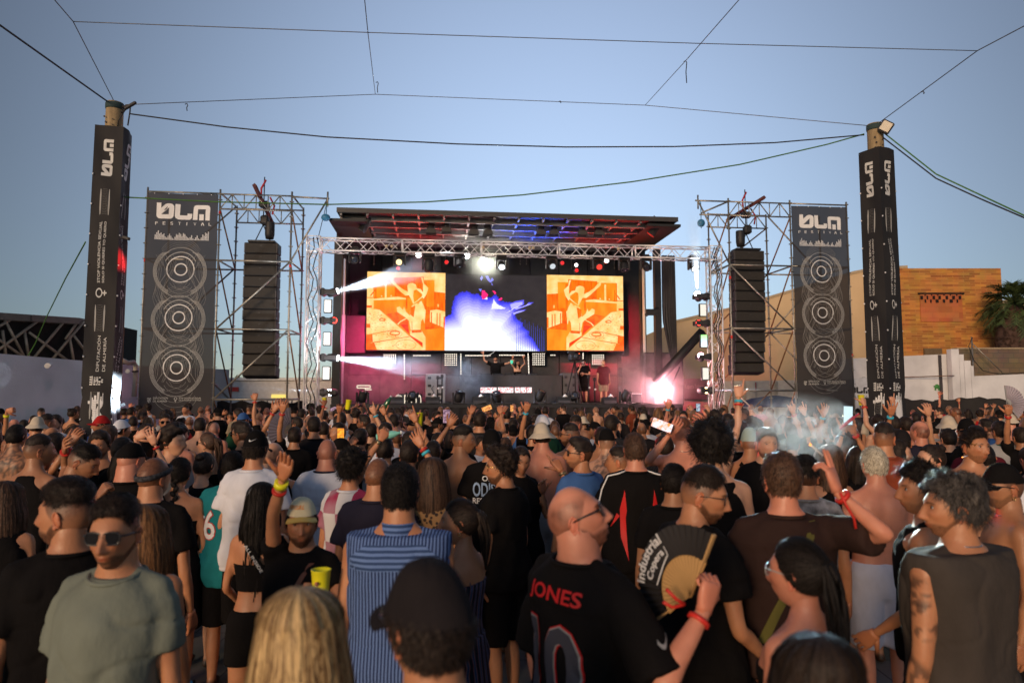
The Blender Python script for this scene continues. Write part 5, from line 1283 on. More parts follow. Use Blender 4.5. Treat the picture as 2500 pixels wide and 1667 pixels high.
puff(S3(905,940,25.6), (2.3,1.0,1.25), 1.5, (1,.75,.85), 'pink smoke drifting at the left of the stage')
plight('smoke_light', (S3(880,900,25.6)[0],25.1,4.2), 120, (1,.10,.30), .3)
puff(S3(1590,925,24.6), (2.1,.8,1.7), 1.3, (1,.85,.88), 'pink smoke around the glaring lamp at the right of the stage')
puff(S3(1520,935,26.3), (1.9,.9,1.2), 1.3, (1,.6,.6), 'red smoke behind the two men on stage')
puff(S3(1135,935,25.2), (1.1,.5,1.1), 2.2, (.8,.88,1), 'pale blue smoke patch in front of the desk')
plight('smoke_light', (S3(1130,920,25.2)[0],24.8,3.4), 30, (.6,.8,1), .2)
puff(S3(1185,645,24.7), (1.1,.4,1.0), 1.0, (1,1,.9), 'lit smoke around the glaring lamp above the centre screen', 0, 1, 2.0)  # haze volume added to imitate the lens glow of the white lamp
puff(S3(1614,963,24.1), (1.1,.35,1.0), 1.1, (1,.8,.8), 'lit smoke around the pink-white lamp', 0, 1, 2.0)  # same for the pink-white lamp: lens glow imitated by an added haze volume
# ================================================================ people
def vnoise(Pt, seed=0):
    Pt = np.asarray(Pt, float); i = np.floor(Pt).astype(np.int64); f = Pt - i; f = f*f*(3-2*f); out = np.zeros(len(Pt))
    for dx in (0,1):
        for dy in (0,1):
            for dz in (0,1):
                h = (i[:,0]+dx)*374761393 + (i[:,1]+dy)*668265263 + (i[:,2]+dz)*2147483647 + seed*974634777
                h = (h ^ (h >> 13)) * 1274126177; h = (h ^ (h >> 16)) & 0xffff
                w = (f[:,0] if dx else 1-f[:,0])*(f[:,1] if dy else 1-f[:,1])*(f[:,2] if dz else 1-f[:,2])
                out += w*h/65535.0
    return out
def sstep(x, a, b): t_ = np.clip((x-a)/(b-a), 0, 1); return t_*t_*(3-2*t_)
def gauss(x, c, s): return np.exp(-((x-c)/s)**2)

def head_grid(nu, nv, fem=False, beard=0.0, seed=0):
    """sculpted head, local frame: +Y face, +Z up, +X its right-hand side in the mesh. returns verts, faces"""
    u = np.linspace(0, 2*np.pi, nu, endpoint=False); v = np.linspace(0, np.pi, nv+1)
    V_, U_ = np.meshgrid(v, u, indexing='ij')
    sx = np.sin(V_)*np.sin(U_); sy = np.sin(V_)*np.cos(U_); sz = np.cos(V_)
    sx, sy, sz = sx.ravel(), sy.ravel(), sz.ravel()
    x = sx*.077; y = sy*.098; z = sz*.118
    e = .86; x = np.sign(x)*np.abs(sx)**e*.077 
    low = sstep(-sz, -.05, .95)
    x *= 1 - (.30 if not fem else .36)*low*sstep(sy, -.6, .6) - .20*low*sstep(-sy, -.2, .8)
    x *= 1 + .03*gauss(sz, .35, .3)*sstep(-sy, 0, 1)
    y = np.where(sy < 0, y*(1 - .28*low) + .006*gauss(sz,.3,.4)*sy*-1*-1, y)
    y += np.where(sy > 0, -.012*sstep(sz, .25, .9)*sy, 0)      # forehead slope
    y += .006*low*(sy > 0)                                     # jaw forward
    fr = sstep(sy, .25, .75)
    ax = np.abs(x)
    y += fr*( .004*gauss(z,.030,.012)*gauss(ax,.028,.028)       # brow
            - .0085*gauss(z,.012,.013)*gauss(ax,.031,.015)      # sockets
            + .005*gauss(z,-.018,.016)*gauss(ax,.046,.018)      # cheekbones
            - .004*gauss(z,-.05,.018)*gauss(ax,.043,.014)
            + .015*gauss(z,-.103,.018)*gauss(x,0,.026)          # chin
            - .004*gauss(z,-.086,.008)*gauss(x,0,.022)
            + .009*gauss(z,-.062,.014)*gauss(x,0,.026) - .004*gauss(z,-.0635,.0035)*gauss(x,0,.022) )
    nb = np.interp(z, [-.047,-.040,-.031,-.012,.010,.030], [0,.021,.032,.022,.010,0]); nw = np.interp(z, [-.045,-.034,-.02,.02], [.014,.0135,.010,.007])
    y += fr*nb*(.85 if fem else 1.0)*np.exp(-(x/nw)**2)*1.0 + fr*.006*gauss(z,-.036,.008)*gauss(ax,.014,.007)
    if beard:
        bm = beard_mask(x, y, z); nn = vnoise(np.c_[x,y,z]*90, seed)
        k = 1 + bm*beard*(.04+.05*nn); y = y*k; x = x*k; z = z - bm*beard*.006*(.5+nn)
    Pn = np.c_[x, y, z]
    fs = []
    for j in range(nv):
        a_ = j*nu
        for i in range(nu):
            k = (i+1) % nu; fs.append((a_+i, a_+nu+i, a_+nu+k, a_+k))
    return Pn, fs, np.c_[sx, sy, sz]
def beard_mask(x, y, z):
    ax = np.abs(x)
    top = np.interp(y, [-.02,.01,.04,.075,.1], [-.01,-.02,-.052,-.046,-.046])
    m = sstep(-z, -top, -top+.014)*sstep(y, -.02, .01)
    lips = np.exp(-(((z+.062)/.0095)**2 + (x/.021)**2)**1.5)
    return np.clip(m*(1-lips), 0, 1)
def hairline(x, y, z, style='m'):
    zl = np.interp(y, [-.10,-.06,-.02,.005,.03,.05,.07,.09], [-.062,-.060,-.045,-.018,.012,.050,.068,.074])
    return z - zl

def skinmat(name, tint, rough=.48):
    if name in MATS: return MATS[name]
    m = bpy.data.materials.new(name); m.use_nodes = True; nt = m.node_tree; n = nt.nodes; L = nt.links; b = n["Principled BSDF"]
    at = n.new('ShaderNodeAttribute'); at.attribute_name = 'Col'
    nz = n.new('ShaderNodeTexNoise'); nz.inputs['Scale'].default_value = 9; nz.inputs['Detail'].default_value = 6
    tc = n.new('ShaderNodeTexCoord'); L.new(tc.outputs['Object'], nz.inputs['Vector'])
    r = n.new('ShaderNodeValToRGB'); r.color_ramp.elements[0].position = .3; r.color_ramp.elements[1].position = .7
    r.color_ramp.elements[0].color = (tint[0]*.86, tint[1]*.80, tint[2]*.78, 1); r.color_ramp.elements[1].color = (tint[0]*1.1, tint[1]*1.1, tint[2]*1.1, 1)
    L.new(nz.outputs['Fac'], r.inputs[0])
    mx = n.new('ShaderNodeMix'); mx.data_type = 'RGBA'; mx.blend_type = 'MULTIPLY'; mx.inputs[0].default_value = 1
    L.new(r.outputs[0], mx.inputs[6]); L.new(at.outputs['Color'], mx.inputs[7]); L.new(mx.outputs[2], b.inputs['Base Color'])
    b.inputs['Roughness'].default_value = rough; b.inputs['Specular IOR Level'].default_value = .45; b.inputs['Subsurface Weight'].default_value = .10; b.inputs['Subsurface Radius'].default_value = (1,.35,.2); b.inputs['Subsurface Scale'].default_value = .012
    n3 = n.new('ShaderNodeTexNoise'); n3.inputs['Scale'].default_value = 30; n3.inputs['Detail'].default_value = 6; L.new(tc.outputs['Object'], n3.inputs['Vector']); rr3 = n.new('ShaderNodeMapRange'); rr3.inputs[3].default_value = .26; rr3.inputs[4].default_value = .66; L.new(n3.outputs['Fac'], rr3.inputs[0]); L.new(rr3.outputs[0], b.inputs['Roughness'])
    n2 = n.new('ShaderNodeTexNoise'); n2.inputs['Scale'].default_value = 120; n2.inputs['Detail'].default_value = 5; L.new(tc.outputs['Object'], n2.inputs['Vector'])
    bp = n.new('ShaderNodeBump'); bp.inputs['Strength'].default_value = .35; bp.inputs['Distance'].default_value = .004
    L.new(n2.outputs['Fac'], bp.inputs['Height']); L.new(bp.outputs[0], b.inputs['Normal'])
    MATS[name] = m; return m
SKINS = {'tan': skinmat('skin_tan', (0.47,0.215,0.108)), 'light': skinmat('skin_light', (0.6,0.33,0.205)), 'brown': skinmat('skin_brown', (0.29,0.125,0.06)),
         'pink': skinmat('skin_sunburnt', (0.58,0.245,0.155)), 'olive': skinmat('skin_olive', (0.37,0.175,0.088)), 'dark': skinmat('skin_dark', (0.19,0.08,0.042))}
def hairmat(name, col, spec=.35, hi=None):
    nm = 'hair_'+name
    if nm in MATS: return MATS[nm]
    m = bpy.data.materials.new(nm); m.use_nodes = True; nt = m.node_tree; n = nt.nodes; L = nt.links; b = n["Principled BSDF"]
    at = n.new('ShaderNodeAttribute'); at.attribute_name = 'Col'; sp = n.new('ShaderNodeSeparateXYZ'); L.new(at.outputs['Vector'], sp.inputs[0])
    hi = hi or tuple(min(1, c*2.2+.006) for c in col)
    r = n.new('ShaderNodeValToRGB'); r.color_ramp.elements[0].position = .25; r.color_ramp.elements[1].position = .85
    r.color_ramp.elements[0].color = (*[c*.55 for c in col],1); r.color_ramp.elements[1].color = (*hi,1)
    tc = n.new('ShaderNodeTexCoord'); mp = n.new('ShaderNodeMapping'); mp.inputs['Scale'].default_value = (1,1,.22); L.new(tc.outputs['Object'], mp.inputs[0])
    fz = n.new('ShaderNodeTexNoise'); fz.inputs['Scale'].default_value = 190; fz.inputs['Detail'].default_value = 3; L.new(mp.outputs[0], fz.inputs['Vector'])
    ad = n.new('ShaderNodeMath'); ad.operation = 'MULTIPLY_ADD'; ad.inputs[1].default_value = .9; L.new(fz.outputs['Fac'], ad.inputs[0])
    sb = n.new('ShaderNodeMath'); sb.operation = 'SUBTRACT'; sb.inputs[1].default_value = .45; L.new(sp.outputs[0], sb.inputs[0]); L.new(sb.outputs[0], ad.inputs[2])
    bp = n.new('ShaderNodeBump'); bp.inputs['Strength'].default_value = .55; bp.inputs['Distance'].default_value = .006; L.new(fz.outputs['Fac'], bp.inputs['Height']); L.new(bp.outputs[0], b.inputs['Normal'])
    L.new(ad.outputs[0], r.inputs[0]); L.new(r.outputs[0], b.inputs['Base Color']); b.inputs['Roughness'].default_value = .55
    b.inputs['Specular IOR Level'].default_value = spec
    MATS[nm] = m; return m
HAIRS = {'black': hairmat('black', (.008,.006,.005), .14), 'dark': hairmat('dark', (.015,.009,.006), .22), 'brown': hairmat('brown', (.050,.024,.012)), 'auburn': hairmat('auburn', (.10,.045,.018), .35, (.26,.12,.045)),
         'blonde': hairmat('blonde', (.22,.10,.03), .4, (.75,.52,.24)), 'grey': hairmat('grey', (.06,.055,.05), .35, (.34,.32,.29)), 'ginger': hairmat('ginger', (.11,.035,.012)),
         'platinum': hairmat('platinum', (.42,.37,.28), .3, (.72,.66,.52)), 'red': hairmat('red', (.16,.01,.012)), 'ash': hairmat('ash', (.014,.011,.010), .25, (.12,.105,.095))}
HCOLV = {'black': (.05,.045,.05), 'dark': (.07,.06,.06), 'brown': (.16,.13,.11), 'auburn': (.28,.2,.14), 'blonde': (.7,.6,.4), 'grey': (.32,.42,.5), 'ginger': (.3,.17,.1), 'platinum': (1.0,1.25,1.35), 'red': (.4,.06,.1), 'ash': (.07,.06,.06)}
def cloth(name, col, rough=.9, spec=.08, var=.14): return mat('cloth_'+name, col, rough, var=var, ns=7, bump=.9, bs=7.5, spec=spec, stretch=(1,1,.6))
CL = {'black': cloth('black', (.008,.007,.007)), 'charcoal': cloth('charcoal', (.018,.015,.016)), 'white': cloth('white', (.62,.63,.68)), 'navy': cloth('navy', (.022,.020,.034)),
      'brown': cloth('brown', (.034,.019,.016)), 'sage': cloth('sage', (.165,.185,.15)), 'grey': cloth('grey', (.055,.046,.040)), 'teal': cloth('teal', (.015,.17,.19)), 'rust': cloth('rust', (.25,.055,.025)),
      'green': cloth('green', (.012,.05,.028)), 'red': cloth('red', (.4,.02,.02)), 'cyan': cloth('cyan', (.12,.45,.5)), 'denim': cloth('denim', (.03,.045,.08)), 'khaki': cloth('khaki', (.30,.24,.16)),
      'lightgrey': cloth('lightgrey', (.30,.30,.30)), 'maroon': cloth('maroon', (.10,.012,.02)), 'cream': cloth('cream', (.55,.47,.36)), 'olive': cloth('olive', (.12,.11,.03)), 'blue': cloth('blue', (.05,.12,.30)), 'pink': cloth('pink', (.5,.2,.25)), 'whiteshorts': cloth('whiteshorts', (.55,.56,.66))}
def wavemat(name, c1, c2, scale, axis='X', w=.5, extra=None):
    m = bpy.data.materials.new(name); m.use_nodes = True; nt = m.node_tree; n = nt.nodes; L = nt.links; b = n["Principled BSDF"]; b.inputs['Roughness'].default_value = .85
    b.inputs['Specular IOR Level'].default_value = .2
    tc = n.new('ShaderNodeTexCoord'); wv = n.new('ShaderNodeTexWave'); wv.wave_type = 'BANDS'; wv.bands_direction = axis; wv.inputs['Scale'].default_value = scale; wv.inputs['Distortion'].default_value = .8; wv.inputs['Detail'].default_value = 2
    L.new(tc.outputs['Object'], wv.inputs['Vector']); r = n.new('ShaderNodeValToRGB'); L.new(wv.outputs['Fac'], r.inputs[0])
    r.color_ramp.elements[0].position = w-.12; r.color_ramp.elements[1].position = w+.12; r.color_ramp.elements[0].color = (*c1,1); r.color_ramp.elements[1].color = (*c2,1)
    if extra:
        for p_, c in extra: e = r.color_ramp.elements.new(p_); e.color = (*c,1)
    L.new(r.outputs[0], b.inputs['Base Color'])
    n2 = n.new('ShaderNodeTexNoise'); n2.inputs['Scale'].default_value = 20; L.new(tc.outputs['Object'], n2.inputs['Vector'])
    bp = n.new('ShaderNodeBump'); bp.inputs['Strength'].default_value = .3; bp.inputs['Distance'].default_value = .02; L.new(n2.outputs['Fac'], bp.inputs['Height']); L.new(bp.outputs[0], b.inputs['Normal'])
    return m
CL['bluestripe'] = wavemat('cloth_blue_stripe', (.020,.035,.10), (.12,.20,.42), 22, 'X', .55)
CL['blueyoke'] = wavemat('cloth_blue_yoke', (.03,.06,.15), (.12,.20,.42), 14, 'Z', .5)
CL['pinstripe'] = wavemat('cloth_pinstripe', (.008,.008,.009), (.10,.09,.09), 25, 'X', .93)
CL['multistripe'] = wavemat('cloth_multistripe', (.010,.012,.02), (.20,.16,.15), 7, 'X', .6, [(.5,(.25,.02,.03)),(.85,(.03,.05,.12))])
def spotcloth(name, c1, c2, sc):
    m = bpy.data.materials.new(name); m.use_nodes = True; nt = m.node_tree; n = nt.nodes; L = nt.links; b = n["Principled BSDF"]; b.inputs['Roughness'].default_value = .85
    tc = n.new('ShaderNodeTexCoord'); vo = n.new('ShaderNodeTexVoronoi'); vo.inputs['Scale'].default_value = sc; L.new(tc.outputs['Object'], vo.inputs['Vector'])
    r = n.new('ShaderNodeValToRGB'); L.new(vo.outputs['Distance'], r.inputs[0]); r.color_ramp.elements[0].position = .38; r.color_ramp.elements[1].position = .46
    r.color_ramp.elements[0].color = (*c1,1); r.color_ramp.elements[1].color = (*c2,1); L.new(r.outputs[0], b.inputs['Base Color']); return m
CL['leopard'] = spotcloth('cloth_leopard', (.03,.015,.01), (.30,.16,.06), 38)
def checkmat(name, c1, c2, c3, sc):
    m = bpy.data.materials.new(name); m.use_nodes = True; nt = m.node_tree; n = nt.nodes; L = nt.links; b = n["Principled BSDF"]; b.inputs['Roughness'].default_value = .8
    tc = n.new('ShaderNodeTexCoord'); mp = n.new('ShaderNodeMapping'); mp.inputs['Location'].default_value = (.03,.5,.03); mp.inputs['Scale'].default_value = (1,.01,.55); L.new(tc.outputs['Object'], mp.inputs[0])
    ck = n.new('ShaderNodeTexChecker'); ck.inputs['Scale'].default_value = sc; ck.inputs['Color1'].default_value = (*c1,1); L.new(mp.outputs[0], ck.inputs['Vector'])
    nz = n.new('ShaderNodeTexNoise'); nz.inputs['Scale'].default_value = 5; L.new(tc.outputs['Object'], nz.inputs['Vector'])
    mx = n.new('ShaderNodeMix'); mx.data_type = 'RGBA'; L.new(nz.outputs['Fac'], mx.inputs[0]); mx.inputs[6].default_value = (*c2,1); mx.inputs[7].default_value = (*c3,1)
    r = n.new('ShaderNodeMapRange'); r.inputs[1].default_value = .4; r.inputs[2].default_value = .6; L.new(nz.outputs['Fac'], r.inputs[0]); L.new(r.outputs[0], mx.inputs[0])
    L.new(mx.outputs[2], ck.inputs['Color2']); L.new(ck.outputs['Color'], b.inputs['Base Color']); return m
CL['check'] = checkmat('cloth_check', (.58,.57,.58), (.30,.02,.07), (.36,.17,.22), 9)

# ---- body volumes (metres for a 1.76 m figure, feet at the origin, facing +Y)
RING_M = [(.80,.10,.09,0),(.86,.158,.108,0),(.95,.170,.113,-.004),(1.04,.152,.100,0),(1.12,.150,.100,.004),(1.22,.160,.110,.006),(1.32,.166,.116,.004),(1.39,.172,.112,-.004),(1.435,.155,.094,-.010),(1.465,.122,.076,-.014),(1.495,.080,.062,-.014),(1.53,.055,.055,-.010)]
RING_F = [(.80,.10,.09,0),(.86,.165,.112,0),(.95,.175,.118,-.004),(1.04,.140,.092,0),(1.12,.122,.084,.004),(1.22,.134,.094,.008),(1.32,.150,.112,.010),(1.39,.155,.098,-.002),(1.43,.140,.082,-.010),(1.46,.105,.064,-.012),(1.49,.062,.052,-.012),(1.53,.045,.046,-.008)]
def rings_at(rings, z):
    zs = [r[0] for r in rings]; return [np.interp(z, zs, [r[k] for r in rings]) for k in (1,2,3)]
def loft(mb, rings, z0, z1, nz=26, seg=36, infl=0.0, flare=0.0, sculpt=None, ex=2.5, folds=0.0, seed=0, bw=1.0):
    zz = np.linspace(z0, z1, nz); hw, hd, cy = rings_at(rings, zz); vs = []
    for k, z in enumerate(zz):
        a_ = np.linspace(0, 2*np.pi, seg, endpoint=False); ca, sa = np.cos(a_), np.sin(a_)
        fl = flare*max(0, (1.25-z)/.45)
        rx = (hw[k]*bw+infl+fl); ry = (hd[k]*(.5+.5*bw)+infl+fl*.8)
        x = np.sign(ca)*np.abs(ca)**(2/ex)*rx; y = np.sign(sa)*np.abs(sa)**(2/ex)*ry + cy[k]
        if folds:
            ph = a_*5 + z*7 + seed; g = folds*(np.sin(ph)*.6+np.sin(a_*9-z*19+seed*2)*.4)*sstep(np.array([1.42-z]), 0, .35)[0]
            rr = np.hypot(x, y)+1e-6; x = x*(1+g/rr); y = y*(1+g/rr)
        if sculpt: x, y = sculpt(x, y, z)
        vs += [(float(p), float(q), float(z)) for p, q in zip(x, y)]
    fs = [(k*seg+i, k*seg+(i+1) % seg, (k+1)*seg+(i+1) % seg, (k+1)*seg+i) for k in range(nz-1) for i in range(seg)]
    fs += [tuple(range(seg-1,-1,-1)), tuple((nz-1)*seg+i for i in range(seg))]
    mb.add(vs, fs, True); return mb
def capsule(mb, p0, p1, r0, r1, seg=14):
    p0, p1 = Vector(p0), Vector(p1); d = (p1-p0); L_ = d.length; q = d.to_track_quat('Z','Y').to_matrix()
    prof = [(r0*math.sin(a_), -r0*math.cos(a_)) for a_ in (.25,.7,1.15,1.57)] + [(r1*math.sin(a_), L_-r1*math.cos(a_)) for a_ in (1.57,2.0,2.45,2.9)]
    return mb.lathe(p0, prof, seg, q)
def limb(mb, pts, rs, seg=16, steps=5, close=True):
    """smooth tapering tube through points with radii"""
    P_ = []; Rr = []
    n = len(pts)
    for i in range(n-1):
        p0 = Vector(pts[max(0,i-1)]); p1 = Vector(pts[i]); p2 = Vector(pts[i+1]); p3 = Vector(pts[min(n-1,i+2)])
        for k in range(steps):
            t_ = k/steps; P_.append(.5*((2*p1)+(p2-p0)*t_+(2*p0-5*p1+4*p2-p3)*t_*t_+(3*p1-p0-3*p2+p3)*t_**3)*1.0)
            s_ = t_*t_*(3-2*t_); Rr.append(rs[i]*(1-s_)+rs[i+1]*s_)
    P_.append(Vector(pts[-1])); Rr.append(rs[-1])
    mb.path(P_, Rr, seg); mb.sph(P_[0], Rr[0], seg, 8); mb.sph(P_[-1], Rr[-1], seg, 8); return mb
def ik(S_, T_, l1, l2, pole):
    S_, T_ = Vector(S_), Vector(T_); d = T_-S_; D_ = d.length; mx_ = (l1+l2)*.995
    if D_ > mx_: T_ = S_+d*(mx_/D_); d = T_-S_; D_ = mx_
    D_ = max(D_, abs(l1-l2)+.02); dn = d.normalized()
    a_ = (l1*l1-l2*l2+D_*D_)/(2*D_); h_ = math.sqrt(max(0, l1*l1-a_*a_)); pv = Vector(pole); pv = pv-dn*pv.dot(dn); pv.normalize()
    return S_+dn*a_+pv*h_, S_+dn*D_
POSES = {'down': ((.16,-.03,-1),(.06,.22,-1)), 'down2': ((.22,.05,-1),(-.12,.75,-.65)), 'hip': ((.5,-.35,-.85),(-.55,.75,-.1)), 'up': ((.30,.15,1),(.02,.10,1)), 'upw': ((.85,.15,.45),(.20,.12,1)),
         'upb': ((.55,.35,.65),(-.25,.3,.9)), 'phone': ((.30,.75,.25),(-.22,.35,.9)), 'fwd': ((.10,.75,-.65),(-.05,.9,.25)), 'cross': ((.2,.35,-.9),(-.9,.5,.12)), 'cheek': ((.22,.35,-.9),(-.35,.28,.95)),
         'head': ((.85,.35,.45),(-.85,-.35,.55)), 'out': ((.9,.25,.15),(.55,.6,.25)), 'chin': ((.2,.5,-.8),(-.4,.1,.95))}
def hand(mb, W_, d, n, side, curl=.25, spread=.10, point=None, s=1.0, thumb=.7):
    """fingers along d, palm faces n; side=+1/-1 gives the thumb side"""
    d = Vector(d).normalized(); n = Vector(n); n = (n-d*n.dot(d)).normalized(); t = d.cross(n)*side; W_ = Vector(W_)
    q = Matrix((t, n, d)).transposed()
    # palm as lofted slab
    vs = []; prof = [(0,.027,.020),(.02,.029,.019),(.045,.038,.017),(.075,.042,.015),(.092,.040,.012),(.098,.034,.007)]; seg = 14
    for (l, a_, b_) in prof:
        for i in range(seg):
            th = 2*math.pi*i/seg; c, s_ = math.cos(th), math.sin(th)
            vs.append(tuple(W_ + (t*(math.copysign(abs(c)**.75,c)*a_) + n*(math.copysign(abs(s_)**.8,s_)*b_) + d*l)*s))
    fs = [(k*seg+i, k*seg+(i+1) % seg, (k+1)*seg+(i+1) % seg, (k+1)*seg+i) for k in range(5) for i in range(seg)] + [tuple(range(seg-1,-1,-1)), tuple(5*seg+i for i in range(seg))]
    mb.add(vs, fs, True)
    fl = [(.030,.072),(.010,.080),(-.011,.075),(-.031,.060)]
    for k, (o_, L_) in enumerate(fl):
        c_ = curl if point is None or k not in point else .03
        dd = (d + t*(1.5-k)*spread*.9).normalized(); p_ = W_ + (t*o_ + d*.090)*s; pts = [p_ - d*.012*s, p_]; ang = 0
        for j, (fr_, bend) in enumerate(((.44,.9),(.31,1.5),(.25,1.1))):
            ang += c_*bend*(1+.06*k); v = dd*math.cos(ang)+n*math.sin(ang); p_ = p_ + v*(L_*fr_*s); pts.append(p_)
        r_ = .0090 if k < 3 else .0078
        mb.path(pts, [r_*1.1*s, r_*1.08*s, r_*s, r_*.92*s, r_*.72*s], 8); mb.sph(pts[-1], r_*.72*s, 8, 5)
    a0 = W_ + (t*.022 + d*.022 + n*.006)*s; a1 = a0 + (t*.030 + d*.030 + n*.008)*s
    v = (d*(1-.5*thumb) + t*(.75*thumb) + n*(.25+.5*curl)).normalized(); a2 = a1 + v*.034*s; v2 = (v + d*.25 + n*.5*curl).normalized(); a3 = a2+v2*.028*s
    mb.path([a0,a1,a2,a3],[.014*s,.0125*s,.0105*s,.008*s],8); mb.sph(a3,.008*s,8,5); mb.sph(a0,.014*s,8,6)

def strand_mesh(roots, dirs, length, width, seed, grav=.5, curl=0., seg=3, outn=None, jit=.28):
    rg = np.random.default_rng(seed); V_ = []; F_ = []; C_ = []
    n = len(roots); roots = np.asarray(roots); dirs = np.asarray(dirs); d = dirs + rg.normal(0,jit,(n,3)); d /= np.linalg.norm(d,axis=1)[:,None]
    L_ = length*rg.uniform(.6,1.3,n)[:,None]; side = np.cross(d, outn if outn is not None else roots); side /= np.linalg.norm(side,axis=1)[:,None]+1e-9
    on = outn/np.linalg.norm(outn,axis=1)[:,None]; tone = rg.uniform(.15,1,n); ph = rg.uniform(0,6.28,n)[:,None]
    for k in range(seg+1):
        f = k/seg; p_ = roots + d*L_*f + np.array([0,0,-1.])*L_*grav*f*f + on*(.004*math.sin(f*3.1)+.0015) + (side*np.sin(ph+f*7)+on*np.cos(ph+f*7)*.8)*curl*f
        w_ = width*(1-.75*f); V_.append(p_-side*w_); V_.append(p_+side*w_); C_ += [tone, tone]
    V_ = np.stack(V_,1).reshape(-1,3); C_ = np.stack(C_,1).reshape(-1); m_ = 2*(seg+1)
    F_ = [(i*m_+2*k, i*m_+2*k+1, i*m_+2*k+3, i*m_+2*k+2) for i in range(n) for k in range(seg)]
    return V_, F_, C_
def remesh(mb, vox, smooth=4, fac=.6):
    me = mb.mesh('tmp'); o = bpy.data.objects.new('tmp', me); m = o.modifiers.new('r','REMESH'); m.mode = 'VOXEL'; m.voxel_size = vox; m.use_smooth_shade = True
    if smooth: s_ = o.modifiers.new('s','SMOOTH'); s_.factor = fac; s_.iterations = smooth
    out = tmp_eval(o); bpy.data.objects.remove(o); bpy.data.meshes.remove(me); return out
def mesh_arrays(me):
    v = np.empty(len(me.vertices)*3); me.vertices.foreach_get('co', v); f = [tuple(p.vertices) for p in me.polygons]; return v.reshape(-1,3), f
def make_mesh(name, V_, F_, col=None):
    me = bpy.data.meshes.new(name); me.from_pydata(V_.tolist() if hasattr(V_,'tolist') else V_, [], F_); me.polygons.foreach_set('use_smooth', [True]*len(me.polygons))
    if col is not None:
        at = me.color_attributes.new('Col','FLOAT_COLOR','POINT'); c = np.ones((len(me.vertices),4)); c[:,:3] = col; at.data.foreach_set('color', c.ravel())
    me.update(); return me
def mb_mesh(mb, name): me = mb.mesh(name); me.polygons.foreach_set('use_smooth',[True]*len(me.polygons)); return me

